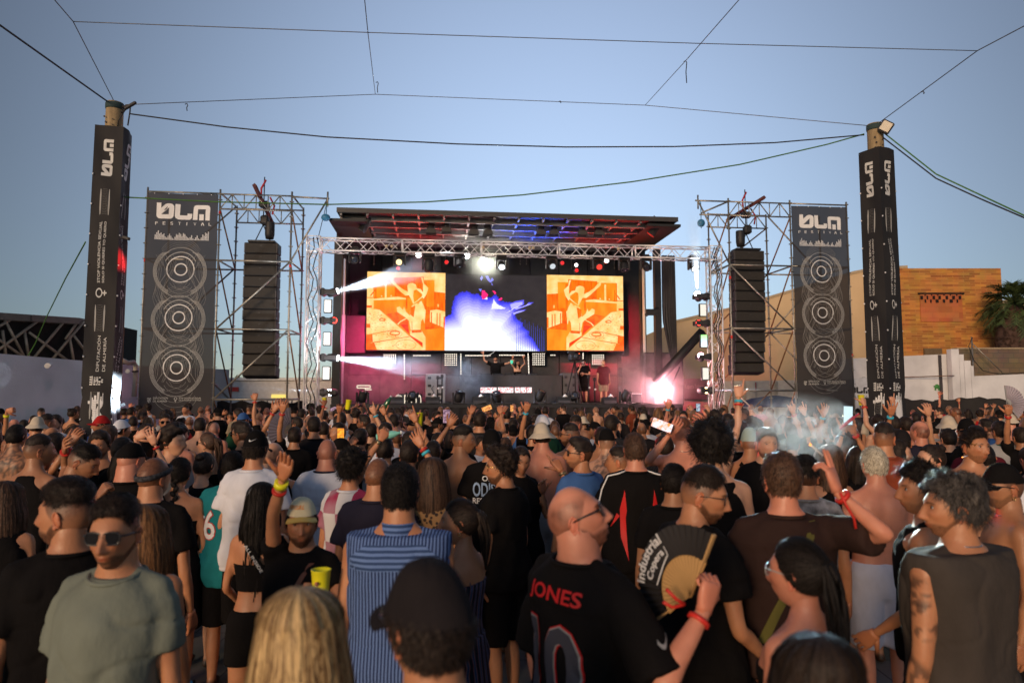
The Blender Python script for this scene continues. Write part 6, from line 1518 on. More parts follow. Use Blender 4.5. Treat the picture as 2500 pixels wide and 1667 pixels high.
def build_person(spec):
    """returns dict of meshes / materials: body + children list (name, mesh, mat, children)"""
    g = spec.get; fem = g('sex','m') == 'f'; rng = np.random.default_rng(g('seed',1)); q = g('q', 1.0)       # q: detail scale (bigger = coarser)
    rings = RING_F if fem else RING_M; bw = g('bw', 1.0)
    sh = (.142 if fem else .163)*bw; shz = 1.420; arm_r = (.038,.033,.030,.023,.019) if fem else (.051,.043,.038,.029,.024)
    ar = g('armr', 1.0); arm_r = [a_*ar for a_ in arm_r]
    l1, l2 = (.275,.235) if fem else (.295,.25)
    # head transform
    hy, hp, hr = R(g('hy',0)), R(g('hp',0)), R(g('hr',0)); ln = g('lean',(0,0))
    Rh = Euler((hp, hr, hy), 'XYZ').to_matrix(); Rh = Matrix.Rotation(hy,3,'Z') @ Matrix.Rotation(hp,3,'X') @ Matrix.Rotation(hr,3,'Y')
    piv = Vector((0,-.005,1.545)); hc = piv + Rh @ Vector((0,.022,.100)); RH = np.array(Rh)
    def toH(Pn): return (np.asarray(Pn)*np.array([.925,1,1])) @ RH.T + np.array(hc)
    # torso sculpt
    def sc_(x, y, z):
        if fem:
            y = y + np.where(y > 0, .030*gauss(z,1.285,.045)*(gauss(x,.065,.042)+gauss(x,-.065,.042)), 0)
            y = y - np.where(y < 0, -.006*gauss(x,0,.02)*float(sstep(np.array([1.45-z]),0,.1)[0]), 0)
        else:
            y = y + np.where(y > 0, .012*gauss(z,1.33,.06)*(gauss(x,.08,.055)+gauss(x,-.08,.055)), 0)
            b = np.where(y < 0, -.011*gauss(z,1.33,.09)*(gauss(x,.095,.045)+gauss(x,-.095,.045)) - .004*gauss(z,1.15,.12)*(gauss(x,.05,.025)+gauss(x,-.05,.025)), 0)
            groove = np.where(y < 0, .013*gauss(x,0,.017)*(1 if z < 1.44 else .3), 0); y = y + b + groove
        return x, y
    mb = MB(); loft(mb, rings, .80, 1.53, 40, 40, sculpt=sc_, bw=bw)
    nr = (.046 if fem else .060)*g('neck',1.0)
    mb2 = mb
    limb(mb, [(0,-.012,1.44),(0,-.012,1.50),tuple(piv+(hc-piv)*.35+Vector((0,-.010,0))),tuple(hc+Rh@Vector((0,-.022,-.04)))],[nr*1.25,nr*1.06,nr,nr*.98],16,4)
    for s_ in (-1,1):
        limb(mb,[(s_*.02,-.018,1.525),(s_*sh*.55,-.020,1.462),(s_*sh*.95,-.012,1.435)],[.040*(1 if not fem else .72),.040*(1 if not fem else .74),.045*(1 if not fem else .74)],12,4)
        limb(mb,[(s_*.085,0,.90),(s_*.095,.0,.70),(s_*.10,.008,.48),(s_*.10,-.005,.32),(s_*.10,-.01,.09)],[.088*bw,.078*bw,.052,.052,.035],14,4)
        limb(mb,[(s_*.10,-.03,.045),(s_*.105,.06,.04),(s_*.11,.14,.03)],[.042,.040,.030],10,3)
    arms = {}
    hands = MB()
    for s_, key in ((1,'R'),(-1,'L')):
        ps = g('arms',{}).get(key,'down'); S_ = Vector((s_*sh,-.008,shz))
        raised = 0.0
        if isinstance(ps, str):
            U_, F_ = POSES[ps]; U_ = Vector((s_*U_[0],U_[1],U_[2])).normalized(); F_ = Vector((s_*F_[0],F_[1],F_[2])).normalized()
            raised = max(0, U_.z); S_ = S_ + Vector((-s_*.02*raised,0,.045*raised)); E_ = S_+U_*l1; W_ = E_+F_*l2
        else:
            T_ = Vector(ps['to']); dz = max(0,(T_-S_).normalized().z); S_ = S_ + Vector((-s_*.015*dz,0,.04*dz)); E_, W_ = ik(S_, T_, l1, l2, ps.get('pole',(s_*.6,-.3,-1)))
        F_ = (W_-E_).normalized(); arms[key] = (S_,E_,W_)
        limb(mb,[S_,S_.lerp(E_,.35),E_,E_.lerp(W_,.3),W_],arm_r[:1]+[arm_r[1],arm_r[2]*.92,arm_r[2]*.95,arm_r[4]],14,4)
        mb.sph(S_-Vector((s_*.008,0,.012)),(arm_r[0]*1.04,arm_r[0]*1.02,arm_r[0]*1.10),14,10)
        hs = g('hand',{}).get(key,{}); pn = Vector(hs.get('n', (-s_*1.0,.2,0) if F_.z < .2 else (0,1,0) ))
        hd = Vector(hs.get('d', F_)).normalized()
        hands_kw = dict(curl=hs.get('curl',.35), spread=hs.get('spread',.10), point=hs.get('point'), thumb=hs.get('thumb',.7))
        thumb_side = hs.get('ts')
        if thumb_side is None:   # anatomical: right hand (x>0 here is the person's right because facing +Y)
            thumb_side = -1 if s_ > 0 else 1
        hand(hands, W_, hd, pn, thumb_side, s=(.90 if fem else 1.0)*g('hs',1.0), **hands_kw); arms[key] += (hd,pn)
    bm = remesh(mb, .0125*q, 5); BV, BF = mesh_arrays(bm); bpy.data.meshes.remove(bm)
    col = np.ones((len(BV),3))
    if g('tattoo'):
        for (cx,cy,cz,rr,sc) in g('tattoo'):
            d = np.sqrt(((BV-np.array([cx,cy,cz]))**2).sum(1)); nn = vnoise(BV*sc,7); m_ = sstep(-d,-rr,-rr*.7)*sstep(nn,.50,.58)*.75; col *= (1-m_[:,None]*np.array([.85,.8,.72]))
    lowz = sstep(-BV[:,2], -.10, -.06)
    col = col*(1-lowz[:,None]) + lowz[:,None]*np.array(g('shoe',(.1,.12,.14)))      # shoes share the body mesh colour
    # head
    nu, nv = (96,84) if q <= 1.01 else ((56,48) if q < 1.6 else (36,30))
    beard = g('beard',0.0); HV, HF, HS = head_grid(nu, nv, fem, beard, g('seed',1)); hc_ = np.array(HCOLV[g('hc','dark')])
    x, y, z = HV.T; ax = np.abs(x); nn = vnoise(HV*260,3); n2 = vnoise(HV*60,5)
    hcol = np.ones((len(HV),3))
    def paint(m_, c): nonlocal hcol; m_ = np.clip(m_,0,1)[:,None]; hcol = hcol*(1-m_)+m_*np.array(c)
    fr = sstep(y, .03, .06)
    paint(.35*fr*(gauss(z,-.02,.02)*gauss(ax,.045,.02)+gauss(z,-.03,.015)*gauss(x,0,.015)), (1.05,.70,.62))
    paint(fr*.8*np.exp(-(((z+.062)/.0095)**2+(x/.022)**2)**1.5), (1.0,.60,.58))
    paint(fr*.8*gauss(z,-.0625,.0022)*gauss(x,0,.020), (.35,.15,.13))
    paint(fr*.5*gauss(z,.010,.010)*gauss(ax,.031,.016), (.55,.42,.40))  # eyelid and socket shading painted into the skin colour
    bz = .030 - 12*(ax-.03)**2 if not fem else .031 - 14*(ax-.03)**2
    paint(fr*.92*gauss(z,bz,.0042 if not fem else .0028)*sstep(ax,.010,.016)*sstep(-ax,-.054,-.046), hc_*.8 if g('hc') != 'platinum' else (.25,.2,.2))
    paint(fr*.6*gauss(z,-.044,.003)*gauss(ax,.008,.004), (.25,.12,.1))
    if beard or g('stubble'):
        bmk = beard_mask(x, y, z); paint(bmk*(np.clip(.80+.3*(nn-.5),0,1) if beard else g('stubble')*(.6+.5*nn)), hc_*1.0 if g('hc') not in ('platinum',) else (.25,.2,.18))
    hl = hairline(x, y, z); hair = g('hair','short')
    if hair == 'buzz': paint(sstep(hl,0,.012)*g('bz',.72)*(.75+.4*nn), hc_*1.4)
    elif hair == 'bald': paint(sstep(hl,0,.02)*.85*sstep(-z+.25*np.abs(x),-.085,-.03)*(.6+.6*n2), hc_*1.4+.08)
    elif hair == 'fade': paint(sstep(hl,0,.012)*(.25+.6*sstep(z,-.05,.05))*(.8+.3*nn), hc_*1.3)
    else: paint(sstep(hl,-.004,.010)*.9, hc_*1.0)
    VW = toH(HV)
    allV = [BV, VW]; allF = list(BF); n0 = len(BV); allF += [tuple(i+n0 for i in f) for f in HF]; allC = [col, hcol]; n0 += len(VW)
    # ears + hands + eyelids
    em = MB(); sg = 16 if q <= 1.01 else 10
    for s_ in (-1,1):
        qe = Matrix.Rotation(R(-14),3,'X') @ Matrix.Rotation(R(s_*18),3,'Z')
        em.sph((s_*.0735,-.012,-.008),(.008,.0175,.031),sg,8,qe); ring_ = [Vector((s_*.081,-.014,-.006))+qe@Vector((0,.0155*math.cos(a_),.029*math.sin(a_))) for a_ in np.linspace(-1.9,3.2,12)]
        em.path(ring_,[.0042]*12,6); em.sph((s_*.077,-.006,-.036),(.005,.008,.009),8,6)
    EV = toH(np.array(em.v)); allV.append(EV); allF += [tuple(i+n0 for i in f) for f in em.f]; allC.append(np.tile((1.05,.82,.78),(len(EV),1))); n0 += len(EV)
    HVd = np.array(hands.v); allV.append(HVd); allF += [tuple(i+n0 for i in f) for f in hands.f]; allC.append(np.tile((1.04,.94,.92),(len(HVd),1))); n0 += len(HVd)
    body = make_mesh('person', np.vstack(allV), allF, np.vstack(allC)); body.materials.append(SKINS[g('skin','tan')])
    kids = []
    def kid(nm, me, m, sub=None, label=None): me.materials.append(m); kids.append((nm, me, label))
    def hmb(mb_): # transform a MB from head space
        mb_.v = [tuple(p_) for p_ in toH(np.array(mb_.v))]; return mb_
    # eyes
    if g('face'):
        for s_ in (-1,1):
            e = MB(); c = Vector((s_*.031,.0745,.0115)); e.sph(c,(.0135,.0125,.0085),18,14); ev = np.array(e.v); 
            gz = Vector(g('gaze',(0,1,0))); gz = Vector((gz.x,1,gz.z)).normalized(); d = np.linalg.norm(ev-np.array(c+gz*.0125),axis=1)
            ec = np.full((len(ev),3),.42); ec[d < .0082] = (.06,.03,.015); ec[d < .004] = (.005,.005,.005)
            kid('eye', make_mesh('eye', toH(ev), e.f, ec), EYEM)
            l = MB(); pts = [c+Vector((s_*.013*math.cos(a_)*-1,.0105-.006*abs(math.cos(a_)),.0085*math.sin(a_)+.0015)) for a_ in np.linspace(.1,3.04,9)]; l.path(pts,[.0012,.002,.0025,.0028,.003,.0028,.0025,.002,.0012],6)
            kid('eyelid', make_mesh('eyelid', toH(np.array(l.v)), l.f), mat('lash_line', (.03,.015,.01), .6))
    # hair -------------------------------------------------------
    hm = HAIRS[g('hc','dark')]; capped = g('cap') is not None
    def shell(th, fn=None, lo=0.0, freq=70, amp=.004, zmin=None, st=(1,1,1), nu_=None):
        nu2, nv2 = (112,96) if q <= 1.01 else ((64,56) if q < 1.6 else (40,34))
        GV, GF, GS = head_grid(nu2, nv2, fem); x, y, z = GV.T; h = hairline(x,y,z)
        if zmin is not None: h = np.minimum(h, z-zmin)
        h = h + .022*(vnoise(GV*70,9+g('seed',1))-.5)
        m_ = sstep(h, -.002, .016); t_ = th(x,y,z) if callable(th) else th; nz_ = vnoise(GV*np.array(st)*freq, g('seed',1)); nf = vnoise(GV*np.array(st)*freq*2.3, 4)
        if hair.startswith('long'):
            az_ = np.arctan2(x, -(y+.02)); nz_ = vnoise(np.c_[az_*13, z*6, z*0+1], 3); nf = vnoise(np.c_[az_*34, z*9, z*0+5], 4)
        off = m_*(t_ + amp*(nz_-.5)*2 + amp*.5*(nf-.5)*2) - (1-m_)*.012
        N_ = GS.copy(); N_[:,2] *= .9; N_ /= np.linalg.norm(N_,axis=1)[:,None]; GV = GV + N_*off[:,None]
        if capped: GV[:,2] = np.where(GV[:,2] > .045, .045+(GV[:,2]-.045)*.3, GV[:,2]); GV = np.where((GV[:,2] > .03)[:,None], GV*np.array([.9,.9,1]), GV)
        cc = np.clip(nz_*.55+nf*.45,0,1); nst = int(g('nst', 3200)*(1 if q <= 1.01 else (.45 if q < 1.6 else 0)))
        if nst and hair not in ('buzz','bald') and not hair.startswith('long'):
            rg = np.random.default_rng(g('seed',1)); okk = np.nonzero((m_ > .7) & (~((GV[:,2] > .045) & capped)))[0]
            if len(okk) > 50:
                wts = np.abs(GS[okk][:,0])*0+np.sqrt(np.clip(1-GS[okk][:,2]**2,.02,1)); ids = rg.choice(okk, nst, p=wts/wts.sum()); rt = GV[ids]; nn_ = N_[ids]; fx = rt[:,0]; fy = rt[:,1]
                crown = np.array([.01,-.045,.12]); fl = rt - crown; fl -= nn_*(fl*nn_).sum(1)[:,None]; fl /= np.linalg.norm(fl,axis=1)[:,None]+1e-6
                ln_ = {'short':.013,'thin':.013,'fade':.014,'quiff':.026,'messy':.034,'curly':.030,'afro':.034,'mullet':.032,'slick':.05,'pony':.05,'bun':.05,'braid':.05}.get(hair,.07); cu_ = {'curly':.009,'afro':.010,'messy':.004,'mullet':.007}.get(hair,.0008)
                if hair in ('pony','bun','slick','braid'): fl = np.array([0,-.09,.05])-rt; fl -= nn_*(fl*nn_).sum(1)[:,None]; fl /= np.linalg.norm(fl,axis=1)[:,None]+1e-6
                up_ = nn_*({'quiff':.5,'curly':.8,'afro':1.0,'messy':.6,'fade':.35,'mullet':.4}.get(hair,.10 if hair in ('short','thin') else .03))
                SV_, SF_, SC_ = strand_mesh(rt, fl+up_, ln_, .0013 if q <= 1.01 else .002, g('seed',1)+7, .15, cu_, 3 if cu_ < .002 else 5, nn_, .28 if hair in ('short','thin','quiff','messy','curly','afro','mullet') else .05)
                nb_ = len(GV); GV = np.vstack([GV, SV_]); GF = GF + [tuple(i+nb_ for i in f) for f in SF_]; cc = np.concatenate([cc, SC_])
        return make_mesh('hair', toH(GV), GF, cc[:,None].repeat(3,1))
    if hair in ('short','thin'): kid('hair', shell(lambda x,y,z: .006+.012*sstep(z,.0,.09)*(1 if hair == 'short' else .4), amp=.0030, freq=110, st=(1,1,.6)), hm)
    elif hair == 'fade': kid('hair', shell(lambda x,y,z: .0015+g('top',.016)*sstep(z,.050,.095), zmin=.038, amp=.0035, freq=70, st=(1,.6,1)), hm)
    elif hair == 'quiff': kid('hair', shell(lambda x,y,z: .004+.010*sstep(z,.03,.09)+.022*sstep(z,.06,.1)*sstep(y,0,.07), zmin=.01, amp=.006, freq=60, st=(1,.5,1)), hm)
    elif hair == 'messy': kid('hair', shell(lambda x,y,z: .010+.020*sstep(z,.0,.09), amp=.010, freq=42), hm)
    elif hair == 'curly': kid('hair', shell(lambda x,y,z: .010+.034*sstep(z,-.01,.07), amp=.016, freq=58), hm)
    elif hair == 'afro': kid('hair', shell(lambda x,y,z: .030+.040*sstep(z,-.03,.06), amp=.018, freq=48), hm)
    elif hair == 'mullet':
        kid('hair', shell(lambda x,y,z: .004+.026*sstep(z,.035,.09)+.022*sstep(-y,.0,.07)*sstep(z,-.07,0), amp=.012, freq=45, st=(1,1,.5)), hm)
    elif hair in ('slick','pony','bun','braid'): kid('hair', shell(.009, amp=.0025, freq=120, st=(1,.25,1)), hm)
    elif hair in ('long','longwavy','longout'): kid('hair', shell(.014, amp=.003), hm)
    if hair.startswith('long'):
        L_ = g('hlen',.42); nU, nV = (150,56) if q <= 1.01 else (60,28); GV = []; GC = []
        span = R(g('hspan',118)); wav = .010 if hair == 'long' else .022
        for side_ in (0,1):
            for j in range(nV+1):
                f = j/nV
                for i in range(nU+1):
                    s_ = i/nU*2-1; a_ = s_*span; strand = math.sin(a_*23+g('seed',1))*.4+math.sin(a_*41+f*2+3)*.35+math.sin(a_*9+f*3)*.5
                    rr = .094+.028*math.sin(min(1,f*1.4)*math.pi*.62)*(1.0) - .030*f**2 + wav*.45*strand*(.25+f) + (.004 if side_ else -.010)
                    if hair != 'long': rr += .012*math.sin(f*14+s_*5)*f
                    Lv = L_*(1-.10*abs(math.sin(a_*13))*1 - .18*abs(s_)**2)
                    zz_ = .070-.02*abs(s_) - f*Lv
                    xx_ = math.sin(a_)*rr*.98; yy_ = -math.cos(a_)*rr*(1.02-.25*f) - .012 - .0*f
                    GV.append((xx_,yy_,zz_)); GC.append(.5+.32*strand+.12*math.sin(f*9+a_*5)-.12*f)
        NN = (nU+1)*(nV+1); GF = []
        for side_ in (0,1):
            for j in range(nV):
                for i in range(nU):
                    a0 = side_*NN+j*(nU+1)+i; qd = (a0,a0+1,a0+nU+2,a0+nU+1); GF.append(qd if side_ else qd[::-1])
        for j in range(nV): 
            for e in (0,nU): GF.append((j*(nU+1)+e,(j+1)*(nU+1)+e,NN+(j+1)*(nU+1)+e,NN+j*(nU+1)+e))
        for i in range(nU): GF.append((nV*(nU+1)+i,nV*(nU+1)+i+1,NN+nV*(nU+1)+i+1,NN+nV*(nU+1)+i)); GF.append((i,i+1,NN+i+1,NN+i))
        if q < 1.6:
            rg = np.random.default_rng(5+g('seed',1)); ns_ = int(2600 if q <= 1.01 else 600); sgm = 12; a_seed = g('seed',1)
            for k in range(ns_):
                s0 = rg.uniform(-1,1); f0 = rg.uniform(0,.35)**1.5; f1 = rg.uniform(.75,1.06); dr = rg.normal(0,.02); ph = rg.uniform(0,6.28); o_ = rg.uniform(.001,.007); wd = rg.uniform(.0008,.0020); tn = rg.uniform(.05,1); n0_ = len(GV)
                kc = 0
                if k % 5 < 4:
                    f0 = 0.0; kc = 6; ac = s0*span
                    for j in range(kc):
                        t_ = (j+.3)/kc*math.pi/2; r0_ = (.096+o_+.004*math.sin(a_seed+s0*40))*math.sin(t_); zc_ = .062+(.072+o_)*math.cos(t_)
                        cx_ = math.sin(ac)*r0_*.98; cy_ = -math.cos(ac)*r0_*1.02-.012-.02*math.cos(t_)
                        for e_ in (-1,1): GV.append((cx_+e_*wd*math.cos(ac)*(.4+.6*math.sin(t_)), cy_+e_*wd*math.sin(ac), zc_)); GC.append(tn)
                for j in range(sgm+1):
                    f = f0+(f1-f0)*j/sgm; a_ = (s0+dr*f+.012*math.sin(ph+f*9))*span; strand = math.sin(a_*23+g('seed',1))*.4+math.sin(a_*41+f*2+3)*.35+math.sin(a_*9+f*3)*.5
                    rr = .094+.028*math.sin(min(1,f*1.4)*math.pi*.62) - .030*f**2 + wav*.45*strand*(.25+f)+.004+o_ + (wav-.008)*.3*math.sin(f*22+ph) + (0 if hair == 'long' else .012*math.sin(f*14+s0*5)*f)
                    zz_ = .070-.02*abs(s0)-f*L_*(1-.10*abs(math.sin(a_*13))-.18*s0*s0)
                    for e_ in (-1,1):
                        ae = a_+e_*wd/.1; GV.append((math.sin(ae)*rr*.98,-math.cos(ae)*rr*(1.02-.25*f)-.012,zz_)); GC.append(tn)
                for j in range(sgm+kc): GF.append((n0_+2*j,n0_+2*j+1,n0_+2*j+3,n0_+2*j+2))
        # hair hangs straight down even when the head tilts: only yaw is applied below the nape
        GVa = np.array(GV); W1 = toH(GVa); Ry = np.array(Matrix.Rotation(hy,3,'Z')); W2 = GVa@Ry.T+np.array(hc); f_ = sstep(-GVa[:,2],-.02,.10)[:,None]
        kid('long_hair', make_mesh('long_hair', W1*(1-f_)+W2*f_, GF, np.clip(np.array(GC),0,1)[:,None].repeat(3,1)), hm)
    if hair == 'pony':
        L_ = g('hlen',.34); mbt = MB(); base = Vector((0,-.085,.055)); n_ = 11; tailV = []
        for k in range(g('strands',16)):
            aa_ = k*2.4; rr = .006+.018*math.sqrt((k%16)/16); pts = []
            for j in range(n_):
                f = j/(n_-1); sp_ = (.35+1.3*math.sin(math.pi*min(1,f*1.1))**.8)*(1-.55*f)
                pts.append(base+Vector((math.cos(aa_)*rr*sp_*1.6+.012*math.sin(f*6+k), -.050*math.sin(min(1,f*2)*1.57)-.01*f+math.sin(aa_)*rr*sp_, .03*math.sin(min(1,f*3)*3.14)-L_*f**1.15)))
            mbt.path(pts,[.009*(1-.7*(j/(n_-1)))+.002 for j in range(n_)],6)
        vv_ = np.array(mbt.v); kid('ponytail', make_mesh('ponytail', toH(vv_), mbt.f, np.clip(vnoise(vv_*np.array([160,160,10]),3)[:,None].repeat(3,1),0,1)), hm)
        kid('hair_tie', make_mesh('hair_tie', toH(np.array(MB().lathe(base+Vector((0,.004,.004)),[(.018,-.006),(.022,0),(.018,.006)],12,look((0,-1,.5))).v)), MB().lathe((0,0,0),[(.018,-.006),(.022,0),(.018,.006)],12).f), M_BLACK)
    if hair == 'bun':
        mbt = MB().sph((0,-.075,.085),(.042,.040,.036),20,14); vv_ = np.array(mbt.v); vv_ += (vnoise(vv_*60,2)-.5)[:,None]*.014
        kid('hair_bun', make_mesh('hair_bun', toH(vv_), mbt.f, vnoise(vv_*150,3)[:,None].repeat(3,1)), hm)
    if hair == 'braid':
        mbt = MB(); 
        for k in range(14): mbt.sph((.010*(1 if k%2 else -1),-.085-.018*min(1,k/5)-.0*k,.00-.034*k),(.022-.0007*k,.018,.026),12,8,Euler((0,R(35 if k%2 else -35),0)).to_matrix())
        vv_ = np.array(mbt.v); kid('braid', make_mesh('braid', vv_@np.array(Matrix.Rotation(hy,3,'Z')).T+np.array(hc), mbt.f, vnoise(vv_*150,3)[:,None].repeat(3,1)), hm)
    # caps -------------------------------------------------------
    if capped:
        c = g('cap'); back = c.get('back',False); bucket = c.get('bucket',False)
        GV, GF, GS = head_grid(72,60,fem); x,y,z = GV.T; tilt = c.get('tilt',0)
        zc = np.full(len(z), c.get('low',.034)) - .006*sstep(-y*(1 if not back else -1),-.02,.09)
        keep = z > zc-.004; t_ = .010+.005*sstep(z,.05,.11)*(1 if not bucket else .6); V2 = GV.copy(); N_ = GS.copy(); V2 += N_*t_[:,None]; V2[:,2] += .004*sstep(z,.07,.11)
        if bucket: V2[:,0] *= 1.0; V2[:,2] = np.where(z>.09, V2[:,2]*.97+.004, V2[:,2])
        if c.get('panel'): ang_ = np.arctan2(x,y); V2 *= (1-.012*np.abs(np.sin(ang_*3))**8)[:,None]
        kk = set(np.nonzero(keep)[0].tolist()); F2 = [f for f in GF if all(i in kk for i in f)]
        if back:   # arched opening at the (now front-facing) strap side
            cx_ = V2.mean(1)*0
            def inopen(f): p_ = V2[list(f)].mean(0); return p_[1] > .04 and abs(p_[0]) < .034 and p_[2] < c.get('low',.034)+.030-10*p_[0]**2
            if not c.get('closed'): F2 = [f for f in F2 if not inopen(f)]
        qc = np.array(Matrix.Rotation(R((11 if back else -3)+tilt),3,'X').to_3x3()); V2t = V2 @ qc.T; 
        crown = make_mesh('cap', toH(V2t), F2); kid('cap', crown, c['m'])
        bmb = MB(); sgn = -1 if back else 1; nR, nA = 8, 22; bv = []
        if bucket:
            for k in range(6):
                for i in range(40):
                    a_ = 2*math.pi*i/40; f = k/5; bv.append((math.sin(a_)*(.088+.055*f),math.cos(a_)*(.108+.050*f),.036-.050*f+.004*math.sin(a_*5)))
            bmb.add(bv,[(k*40+i,k*40+(i+1)%40,(k+1)*40+(i+1)%40,(k+1)*40+i) for k in range(5) for i in range(40)],True)
        else:
            for k in range(nR):
                f = k/(nR-1)
                for i in range(nA):
                    a_ = R(-62+124*i/(nA-1)); ex_ = .072*math.cos(a_*1.25)**.6*f if abs(a_*1.25) < 1.57 else 0
                    xx_ = math.sin(a_)*(.086+ex_*.35); yy_ = math.cos(a_)*.102+ex_; zz_ = c.get('low',.034)+.004-.012*(xx_/.08)**2*1.6 - .010*f + c.get('bz',0)*f
                    bv.append((xx_,sgn*yy_,zz_))
            for th_ in (0,.0035):
                n_ = len(bmb.v); bmb.add([(p_[0],p_[1],p_[2]-th_) for p_ in bv],[(k*nA+i,k*nA+i+1,(k+1)*nA+i+1,(k+1)*nA+i) for k in range(nR-1) for i in range(nA-1)],True)
        kid('cap_brim', make_mesh('cap_brim', toH(np.array(bmb.v)@(qc.T if not bucket else np.eye(3))), bmb.f), c.get('bm',c['m']))
        btn = MB().sph((0,0,.140),(.007,.007,.004),8,6); kid('cap_button', make_mesh('cap_button', toH(np.array(btn.v)@qc.T-np.array([0,0,.006])), btn.f), c['m'])
    if g('headband'):
        mbh = MB(); pts = [Vector((math.sin(a_)*.088,math.cos(a_)*.107-.004,.030+.012*math.cos(a_))) for a_ in np.linspace(0,2*np.pi,28,endpoint=False)]
        mbh.path(pts,.008,6,True); mbh.v = [(x_,y_,.03+(z_-.03)*2.2) for x_,y_,z_ in mbh.v]; kid('headband', make_mesh('headband', toH(np.array(mbh.v)), mbh.f), g('headband'))
    # glasses ----------------------------------------------------
    gl = g('glasses')
    if gl:
        up = g('glup',0); Gm = MB(); Lm = MB(); q2 = Matrix.Rotation(R(-up*28),3,'X'); off_ = Vector((0,.0-up*.024,.052*up))
        for s_ in (-1,1):
            c = Vector((s_*.032,.098,.010)); w_, h_ = (.029,.021) if gl != 'round' else (.024,.023)
            prof = [(w_*math.copysign(abs(math.cos(a_))**(.65),math.cos(a_)), h_*math.copysign(abs(math.sin(a_))**.7,math.sin(a_))*(1 if math.sin(a_)>0 else 1.05)) for a_ in np.linspace(0,2*np.pi,20,endpoint=False)]
            ring_ = [q2@(c+Vector((px_,-.010*abs(px_*s_+.01)/.03*0-.006*((s_*px_+.03)/.06),pz_)))+off_ for px_,pz_ in prof]
            Gm.path(ring_,.0021 if gl != 'sun' else .0028,6,True); n_ = len(Lm.v); Lm.add([tuple(p_) for p_ in ring_],[tuple(range(20))])
            Gm.path([q2@Vector((s_*.060,.090,.016))+off_,q2@Vector((s_*.074,.075,.016))+off_,q2@Vector((s_*.0795,.03,.012))+off_,q2@Vector((s_*.0815,-.012,.006))+off_],.0022 if gl != 'sun' else .0032,6)
        Gm.path([q2@Vector((-.007,.0985,.014))+off_,q2@Vector((0,.1015,.017))+off_,q2@Vector((.007,.0985,.014))+off_],.0025,6)
        kid('glasses_frame', make_mesh('glasses_frame', toH(np.array(Gm.v)), Gm.f), g('glm', mat('glasses_black', (.012,.011,.012), .3, spec=.6)))
        kid('lens', make_mesh('lens', toH(np.array(Lm.v)), Lm.f), (mat('dark_sunglass', (.006,.006,.008), .06, spec=.8) if gl == 'sun' else CLEARL))
    if g('earring'):
        er = MB(); [er.path([Vector((s_*.080,-.008+.008*math.cos(a_),-.050+.009*math.sin(a_))) for a_ in np.linspace(0,6.28,12,endpoint=False)],.0016,5,True) for s_ in (-1,1)]
        kid('earring', make_mesh('earring', toH(np.array(er.v)), er.f), mat('gold', (.7,.5,.2), .25, .9))
    # clothes ----------------------------------------------------
    top = g('top_','tee'); tm = g('tm', CL['black']); sv = 1.0*q
    def stub(mb_, key, f, r0, r1, ext=0.0):
        S_,E_,W_ = arms[key][:3]; s_ = 1 if key == 'R' else -1
        e = S_.lerp(E_, f); d_ = (E_-S_).normalized()
        droop = Vector((0,0,-.012)) if abs(d_.z) < .8 else Vector((0,0,0))
        mb_.path([S_-d_*.02+Vector((-s_*.03,0,.0)),S_+d_*.02,S_.lerp(E_,f*.5)+droop*.5,e+droop],[r0*.9,r0,(r0+r1)/2,r1],18)
    if top in ('tee','bigtee','longtee','halftee','jersey'):
        mb_ = MB(); big = {'tee':.0,'bigtee':.022,'longtee':.01,'halftee':.012,'jersey':.02}[top]; hem = g('hem',.84)
        loft(mb_, rings, hem, 1.500, 30, 44, infl=.017+big*.4, flare=.010+big, folds=.006+big*.2, seed=g('seed',1)*1.3, ex=2.4, bw=bw, sculpt=lambda x,y,z: (x, y+np.where(y>0,.014,-.002)))
        for s_ in (-1,1): limb(mb_,[(s_*.045,-.014,1.507),(s_*sh*.55,-.016,1.480),(s_*sh*.98,-.010,1.452)],[.030,.040 if not fem else .03,.046 if not fem else .036],12,4)
        for key in 'RL': stub(mb_, key, g('slf',.62), arm_r[0]*1.20+big*.3, arm_r[1]*1.34+.010+big*.6)
        sm = remesh(mb_, .0125*q, 3, .5); SV, SF = mesh_arrays(sm); bpy.data.meshes.remove(sm)
        n_ = vnoise(SV*np.array([8,8,5]),g('seed',1)); n3 = vnoise(SV*np.array([20,20,8])+5,g('seed',1)+3); ctr = np.c_[SV[:,0]*1.0,SV[:,1],SV[:,2]*0]; r_ = np.linalg.norm(ctr,axis=1)[:,None]+1e-6
        n4 = vnoise(SV*np.array([6.5,6.5,10])+9,g('seed',1)); SV = SV + ctr/r_*((n_-.5)*.030+(n3-.5)*.014+.004-.009*np.exp(-((n4-.5)/.045)**2))[:,None]*sstep(1.46-SV[:,2],0,.12)[:,None]
        kid('shirt', make_mesh('shirt', SV, SF), tm); shirtmesh = kids[-1][1]
        colr = MB(); pts = [Vector((math.cos(a_)*(nr*1.22+.012),math.sin(a_)*(nr*1.2+.010)-.012+(.012 if math.sin(a_)>0 else 0),1.507-.020*max(0,math.sin(a_)))) for a_ in np.linspace(0,2*np.pi,26,endpoint=False)]
        colr.path(pts,.0085,8,True); kid('collar', mb_mesh(colr,'collar'), g('collm',tm))
    elif top in ('tank','sleeveless'):
        mb_ = MB(); rr2 = [list(r_) for r_ in rings]; wide = top == 'sleeveless'
        for r_ in rr2:
            if r_[0] > 1.36: r_[1] *= (.80 if not wide else .98); r_[2] *= 1.02
            if 1.42 < r_[0] < 1.50: r_[1] = (sh*.62 if not wide else sh*.92)
        loft(mb_, rr2, g('hem',.84), 1.49 if wide else 1.475, 30, 44, infl=.013+(.012 if wide else 0), flare=.012, folds=.006, seed=g('seed',1), bw=bw, sculpt=lambda x,y,z: (x, y+np.where(y>0,.013,-.002)))
